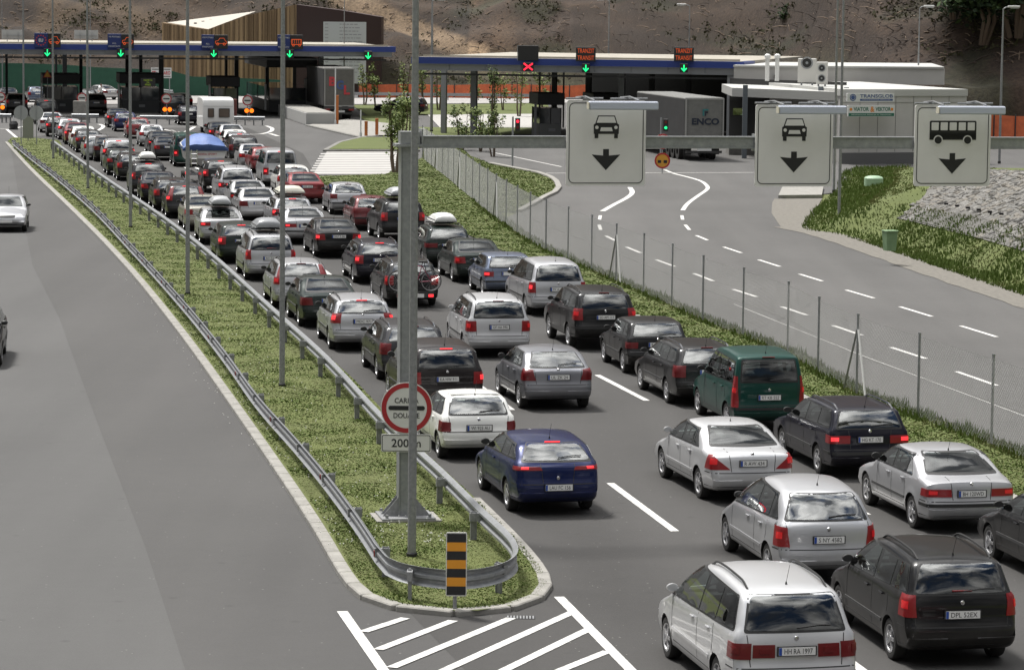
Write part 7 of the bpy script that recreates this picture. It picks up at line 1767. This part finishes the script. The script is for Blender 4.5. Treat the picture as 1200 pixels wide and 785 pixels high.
SP['volvo_'] = make_spec(**{**SP['wagon'].__dict__, 'tl': [('w', [(37,.80),(60,.80),(59,1.06),(38,1.06)])], 'rw': ((.54,1.37),(.68,1.08))})
SP['sharan_'] = make_spec(**{**SP['sharan'].__dict__, 'tl': [('w', [(41,.74),(60,.74),(58,1.06),(43,1.06)])], 'fil': .08})
HAND = {}
for i, (key, px, py, pn, lit, rails, pl, lab) in enumerate(CARS):
    hd = HEAD + radians(random.uniform(-1.0, 1.0)) if py < 400 else HEAD + radians({925: -.6, 648: 1.2, 862: 2.0, 964: .2, 1123: -.4, 1111: 1.2, 1016: .6}.get(px, .8))
    q = car_at_edge(key, px, py, hd)
    c = place_car(key, pn, q, hd, lab, GQ, lit, bool(rails), pl, detail=2 if py > 250 else (1 if py > 190 else 0), cat='van' if key in ('van', 'kangoo') else 'car')
    HAND[(px, py)] = c; HAND.setdefault(px, c)
# two cars cut by the right edge of the photo
hd = HEAD+radians(1)
c = place_car('sedan', 'black', P(1306, 700), hd, 'black saloon cut off by the right edge behind the silver saloon', GQ, 1, False, None, 2)
c.location.z = .012
c = place_car('sedan', 'dred', P(1395, 955), hd, 'dark red saloon of which only the roof corner shows at the bottom right', GQ, 1, False, None, 2)
c.location.z = .012
# oncoming cars on the left carriageway
GO = 'cars coming the other way'
q = P(7, 273); hd2 = radians(7)
place_car('hatch', 'silver', (q.x+sin(hd2+pi)*0+(-sin(hd2))*4.0, q.y+cos(hd2)*4.0, .012), hd2+pi, 'silver car with its headlights facing us on the left road', GO, 0, True, None, 2)
q = P(-38, 433)
place_car('sedan', 'black', (q.x-sin(hd2)*4.5, q.y+cos(hd2)*4.5, .012), hd2+pi, 'black car just entering the frame at the left edge', GO, 0, False, None, 2)
# beyond the booths
GF = 'cars beyond the booths'
far = [('astra', 238, 111, 'white', 70, 'white hatchback crossing uphill beyond the booths'), ('van', 45, 100, 'white', 60, 'white van beyond the left booth'),
       ('hatch', 98, 104, 'white', 75, 'white and dark car parked before the green hoarding'), ('wagon', 19, 108, 'silver', 70, 'silver estate car beyond the barrier at far left'),
       ('sedan', 42, 109, 'lightsilver', 12, 'light silver car between the left booths'), ('wagon', 44, 121, 'steel', 14, 'bluish estate car beside the first booth'),
       ('sedan', 132, 118, 'lightsilver', 40, 'white saloon behind the second booth'), ('suv', 20, 134, 'black', 11, 'black off-road car in the leftmost booth lane'),
       ('sedan', 10, 122, 'dgrey', 11, 'dark saloon ahead of the black off-road car'),
       ('suv', 113, 134, 'black', 11, 'black off-road car in the lane between the booths'), ('wagon', 103, 124, 'black', 11, 'black car ahead in the lane between the booths'),
       ('van', 206, 139, 'black', 11, 'black van waiting in the third booth lane'), ('wagon', 222, 147, 'navy', 11, 'navy car in the shade beside the caravan'), ('sedan', 215, 129, 'dgrey', 11, 'dark car under the canopy in the third lane'),
       ('passat', 500, 135, 'navy', 78, 'navy estate car parked beyond the right canopy posts')]
for (key, px, py, pn, a, lab) in far:
    q = P(px, py); q.z = .02
    place_car(key, pn, q, radians(a), lab, GF if a > 20 else 'cars in the booth lanes', 1 if a < 20 else 0, True, None, 0, cat='van' if key == 'van' else 'car')
finish_protos()

# ------------------------------------------------------------------ roof boxes
def roof_box(car_px, key, mtl, label, w=.80, L=1.9, h=.36, dx=0, y0=.75, wedge=False):
    s = SP[key]; c = HAND[car_px]; m = MB()
    zr = max(p[1] for p in s.prof)+.08
    prof = [(0,.10),(.04,.26),(.22,.34),(.9,.36),(1.6,.24),(1.9,.08),(1.85,.02),(.05,.02)] if not wedge else [(0,.06),(.0,.12),(.12,.30),(.45,.34),(1.3,.30),(1.75,.12),(1.8,.06),(.05,.02)]
    prof = chaikin([(0, a*L/1.9, b*h/.36) for a, b in prof], 2, closed=True); n = len(prof); SSx = [-1,-.94,-.8,-.4,0,.4,.8,.94,1]; V = []; Fc = []
    for p in prof:
        for t in SSx:
            u = max(0, (abs(t)-.6)/.4); k = 1-.35*u*u if p.z > .12 else 1-.1*u*u
            V.append((t*w/2*(1-.12*(p.z/h)**2*1.5), y0+p.y*(1) + (.03*abs(t) if p.y < .2 else 0), zr+.02+(p.z*k if p.z > .05 else p.z)))
    K = len(SSx)
    for i in range(n):
        j = (i+1) % n
        for k in range(K-1): Fc.append((i*K+k, j*K+k, j*K+k+1, i*K+k+1))
    Fc.append(tuple(i*K for i in range(n))); Fc.append(tuple(reversed([i*K+K-1 for i in range(n)])))
    m.add(V, Fc, 0)
    root = empty('roof_box', c.location, c.rotation_euler.z, label, 'roof box', 'roof boxes on the queuing cars')
    m.build('shell', mtl, root, smooth=50)
    b = MB(); b.box((0, y0+.45, zr-.01), (1.15, .05, .035)); b.box((0, y0+1.2, zr-.01), (1.15, .05, .035)); b.box((0, y0+.9*L/1.9, zr+.015), (w*.8, L*.75, .02)); b.build('roof_bars', M_BLACK, root)
    sm = MB(); sm.box((0, y0+L*.5, zr+.02+h*.33), (w*1.005, L*.93, .012)); sm.build('lid_seam', M_TRIM, root)
GREYBOX = mat('roof_box_grey', (.36, .37, .38), .4); WHITEBOX = mat('roof_box_white', (.62, .62, .60), .4); CREAMBOX = mat('roof_box_cream', (.50, .49, .42), .45); TITANBOX = mat('roof_box_titan', (.26, .27, .28), .35)
roof_box(317, 'zafira', TITANBOX, 'dark grey roof box on the silver people carrier behind the lamp post', w=.9)
roof_box((259, 246), 'liftback', GREYBOX, 'grey roof box on the silver hatchback in the left lane')
roof_box(174, 'suv', WHITEBOX, 'white roof box on the dark grey off-road car')
roof_box(343, 'wagon', CREAMBOX, 'cream wedge-shaped roof box on the silver estate car', w=1.15, wedge=True)
roof_box(525, 'passat', WHITEBOX, 'white roof box on the dark green estate car', w=.82)
roof_box(472, 'suv', GREYBOX, 'pale grey roof box on the black off-road car behind the tall post', w=.82)

# ------------------------------------------------------------------ bicycles on a carrier
car = HAND[482]
rk = empty('bicycle_carrier', car.location, car.rotation_euler.z, 'bicycle carrier with a light board on the back of the black estate car', 'bicycle carrier')
m = MB(); m.box((0, -.30, .52), (1.25, .05, .05)); m.box((0, -.46, .52), (1.25, .05, .04)); m.box((0, -.15, .5), (.08, .5, .05)); m.tube([(-.15,-.1,.5),(-.15,-.14,1.15),(.15,-.14,1.15),(.15,-.1,.5)], .018, 6); m.build('rack', M_BLACK, rk)
m = MB(); m.box((.02, -.60, .44), (.52, .01, .115)); m.build('number_plate', M_PLATE, rk)
m = MB(); m.box((0, -.575, .44), (1.2, .03, .13)); m.build('light_board', M_TRIM, rk)
for sx in (-1, 1): m = MB(); m.bbox((sx*.50, -.60, .44), (.16, .03, .09), .01); m.build('rear_lamp', M_RED_ON if sx > 0 else M_RED_DIM, rk)
FR = [mat('bicycle_red', (.22, .015, .05), .35, coat=.5), mat('bicycle_dark', (.02, .02, .03), .35, coat=.5)]
def bicycle(yy, sg, mt, lab):
    b = empty('bicycle', car.location, car.rotation_euler.z, lab, 'bicycle', 'bicycles on the carrier')
    r = .33; z = .52+.04+r; x1 = .52*sg; x0 = -.52*sg
    for x in (x0, x1):
        w = MB(); w.lathe([(r-.018,-.016),(r,-.012),(r+.004,0),(r,.012),(r-.018,.016)], 28, 'y', (x, yy, z), closed=True); wh = w.build('wheel', M_RUBBER, b, smooth=60)
        w = MB(); w.lathe([(r-.035,-.01),(r-.018,-.01),(r-.018,.01),(r-.035,.01)], 28, 'y', (x, yy, z), closed=True); w.lathe([(.02,-.03),(.02,.03)], 8, 'y', (x, yy, z)); w.build('rim', M_RIM, wh, smooth=60)
        w = MB()
        for i in range(14): a = 2*pi*i/14; w.tube([(x, yy, z), (x+(r-.03)*cos(a), yy, z+(r-.03)*sin(a))], .0018, 3)
        w.build('spokes', M_RIM, wh)
    w = MB(); bb = (x0+.44*sg, yy, z-.03); st = (x0+.30*sg, yy, z+.48); hd1 = (x1-.14*sg, yy, z+.30); hd2_ = (x1-.18*sg, yy, z+.46)
    for a, c2 in ((bb, st), (bb, hd1), (st, hd2_), (bb, (x0, yy, z)), (st, (x0, yy, z)), (hd2_, hd1), (hd1, (x1, yy, z))): w.tube([a, c2], .016, 6)
    w.build('frame', mt, b, smooth=60)
    w = MB(); w.tube([(hd2_[0], yy, hd2_[2]), (hd2_[0]-.02*sg, yy, hd2_[2]+.10)], .012, 6); w.tube([(hd2_[0]+.03*sg, yy-.24, hd2_[2]+.12), (hd2_[0], yy-.1, hd2_[2]+.11), (hd2_[0], yy+.1, hd2_[2]+.11), (hd2_[0]+.03*sg, yy+.24, hd2_[2]+.12)], .012, 6); w.build('handlebar', M_BLACK, b)
    w = MB(); w.tube([st, (st[0]-.03*sg, yy, st[2]+.12)], .013, 6); w.bbox((st[0]-.03*sg, yy, st[2]+.14), (.26, .12, .05), .02); w.build('saddle', M_BLACK, b)
    w = MB(); w.lathe([(.09,-.03),(.09,-.025)], 16, 'y', bb); w.tube([(bb[0], yy-.07, bb[2]), (bb[0]+.12, yy-.07, bb[2]-.12)], .009, 5); w.build('crank', M_BLACK, b)
bicycle(-.30, 1, FR[1], 'dark bicycle, the inner of the two on the carrier')
bicycle(-.46, -1, FR[0], 'wine red bicycle, the outer of the two on the carrier')

# ------------------------------------------------------------------ caravan, boat and trailer
hd = HEAD; cl = P(256, 157); cl.z = .01
cv = empty('caravan', cl, hd, 'white caravan with two rear windows between the booths', 'caravan')
m = MB(); w2, Lc = 1.13, 5.2
prof = chaikin([(0,0,.45),(0,-.02,1.2),(0,.02,1.75),(0,.14,2.42),(0,.35,2.56),(0,2.6,2.60),(0,4.6,2.55),(0,5.0,2.2),(0,5.2,1.4),(0,5.2,.45)], 2)
V = []; Fc = []; XS = [-1,-.985,-.95,-.5,0,.5,.95,.985,1]
for p in prof:
    for t in XS:
        u = max(0, (abs(t)-.94)/.06); V.append((t*w2, p.y+(.05*u if p.y < 2 else -.05*u), p.z-(.06*u if p.z > 1.5 else 0)))
K = len(XS); n = len(prof)
for i in range(n-1):
    for k in range(K-1): Fc.append((i*K+k, (i+1)*K+k, (i+1)*K+k+1, i*K+k+1))
Fc.append(tuple(i*K for i in range(n))); Fc.append(tuple(reversed([i*K+K-1 for i in range(n)]))); Fc.append(tuple(k for k in range(K))+tuple((n-1)*K+k for k in reversed(range(K))))
m.add(V, Fc); m.build('body', mat('caravan_white', (.70, .70, .68), .4, coat=.3), cv, smooth=40)
CURT = mat('brown_tinted_window', (.09, .06, .045), .12, spec=.8)
for (x, wd) in ((-.55, .40), (.42, .74)):
    m = MB(); m.bbox((x, -.02, 1.50), (wd, .05, .60), .02); m.build('window', CURT, cv)
    m = MB(); m.ring(rrect(wd+.06, .66, .05, x, 1.50), rrect(wd-.04, .56, .04, x, 1.50), Matrix.Translation((0, -.055, 0)), .02); m.build('window_frame', M_TRIM, cv)
m = MB(); m.bbox((0, -.02, .62), (2.1, .08, .24), .02); m.build('rear_panel', mat('caravan_grey', (.30, .30, .30), .5), cv)
for sx in (-1, 1):
    m = MB(); m.bbox((sx*.93, -.07, .62), (.22, .04, .12), .01); m.build('tail_light', M_RED_DIM, cv)
    m = MB(); m.lathe([(.16,-.09),(.33,-.09),(.33,.09),(.16,.09)], 20, 'x', (sx*.98, 2.6, .33), closed=True); m.build('wheel', M_RUBBER, cv)
m = MB(); m.box((0, -.025, 1.98), (2.1, .02, .02)); m.build('body_seam', M_TRIM, cv)
# boat
bl = P(241, 217); bl.z = .01
tr = empty('boat_trailer', bl, hd, 'boat trailer under the white motor boat', 'trailer')
m = MB(); m.box((0, .10, .55), (2.1, .12, .10)); m.box((-.5, 2.6, .55), (.1, 5.2, .1)); m.box((.5, 2.6, .55), (.1, 5.2, .1)); m.tube([(0, 5.0, .5), (0, 6.3, .5)], .05, 8); m.box((0, 2.4, .45), (2.0, .1, .1)); m.build('frame', mat('trailer_steel', (.25, .26, .27), .5, metal=.6), tr)
for sx in (-1, 1):
    m = MB(); m.lathe([(.15,-.09),(.31,-.09),(.31,.09),(.15,.09)], 20, 'x', (sx*1.0, 2.4, .31), closed=True); m.build('wheel', M_RUBBER, tr)
    m = MB(); m.bbox((sx*.96, .01, .62), (.22, .06, .14), .01); m.build('tail_light', M_RED_ON if sx < 0 else M_RED_DIM, tr)
m = MB(); m.box((0, .0, .50), (.5, .02, .11)); m.build('number_plate', M_PLATE, tr)
bt = empty('motor_boat', bl+Vector((0, 0, .22)), hd, 'white motor boat with red lettering on its stern, towed on a trailer', 'boat')
m = MB(); V = []; Fc = []; st_ = [(0.12,1.12,.70,1.75,1.0),(1.5,1.16,.70,1.78,1.0),(3.0,1.12,.72,1.85,.95),(4.4,.82,.85,1.95,.7),(5.4,.38,1.15,2.05,.3),(5.9,.03,1.55,2.08,.02)]
for (y, hw, zk, zd, ch) in st_:
    V += [(-hw,y,zd),(-hw*.97,y,zd-.25),(-hw*.86,y,zk+.38),(0,y,zk),(hw*.86,y,zk+.38),(hw*.97,y,zd-.25),(hw,y,zd),(0,y,zd+.10)]
for i in range(len(st_)-1):
    for k in range(8): j = (k+1) % 8; Fc.append((i*8+k, i*8+j, i*8+8+j, i*8+8+k))
Fc.append(tuple(range(8))); Fc.append(tuple(reversed(range(40, 48))))
m.add(V, Fc); m.build('hull', mat('boat_white', (.66, .66, .64), .35, coat=.4), bt, smooth=30)
m = MB(); m.box((0, .10, 1.00), (1.7, .02, .30)); put_text(m, 'ADRIA SPORT', Matrix.Translation((0, .085, 0)), .11, 1.0, cx=.1, cz=1.38, mi=1); m.build('stern_panel', [mat('stern_grey', (.22, .21, .2), .6), mat('stern_red', (.45, .05, .05), .5)], bt, fix=False)
m = MB()
for x in (-.75, -.45): m.tube([(x, .03, .75), (x, .03, 1.62)], .02, 6)
for z in (.9, 1.15, 1.4): m.tube([(-.75, .03, z), (-.45, .03, z)], .015, 6)
m.build('ladder', M_CHROME, bt)
tp = empty('boat_cover', bl+Vector((0, 0, .22)), hd, 'blue tarpaulin stretched over the motor boat', 'tarpaulin')
m = MB(); V = []; Fc = []; NX, NY = 16, 14
for j in range(NY+1):
    for i in range(NX+1):
        u = i/NX*2-1; v = j/NY; y = .05+v*4.2; hw = interp(y, [0, 3, 4.4], [1.20, 1.16, .86])
        z = 1.74 + .62*(1-abs(u)**2.6)*min(1, v*3.2+.25)*(1-.35*max(0, v-.5)) + .025*sin(9*u+5*v)*(1-abs(u)) + .018*sin(17*v-4*u)
        if abs(u) > .98: z = 1.66 + .02*sin(23*v)
        V.append((u*hw, y-(.03 if j == 0 else 0), z if j > 0 else min(z, 1.74+.30*(1-abs(u)**3))))
for j in range(NY):
    for i in range(NX): k = j*(NX+1)+i; Fc.append((k, k+1, k+NX+2, k+NX+1))
b0 = len(V); V += [(V[i][0], .03, 1.56) for i in range(NX+1)]
for i in range(NX): Fc.append((i+1, i, b0+i, b0+i+1))
m.add(V, Fc); ob = m.build('sheet', mat('blue_tarpaulin', (.085, .15, .36), .6, noise=(.06, .11, .28), nscale=2.5, bump=.5, bscale=6), tp, smooth=60)
md = ob.modifiers.new('s', 'SOLIDIFY'); md.thickness = .012
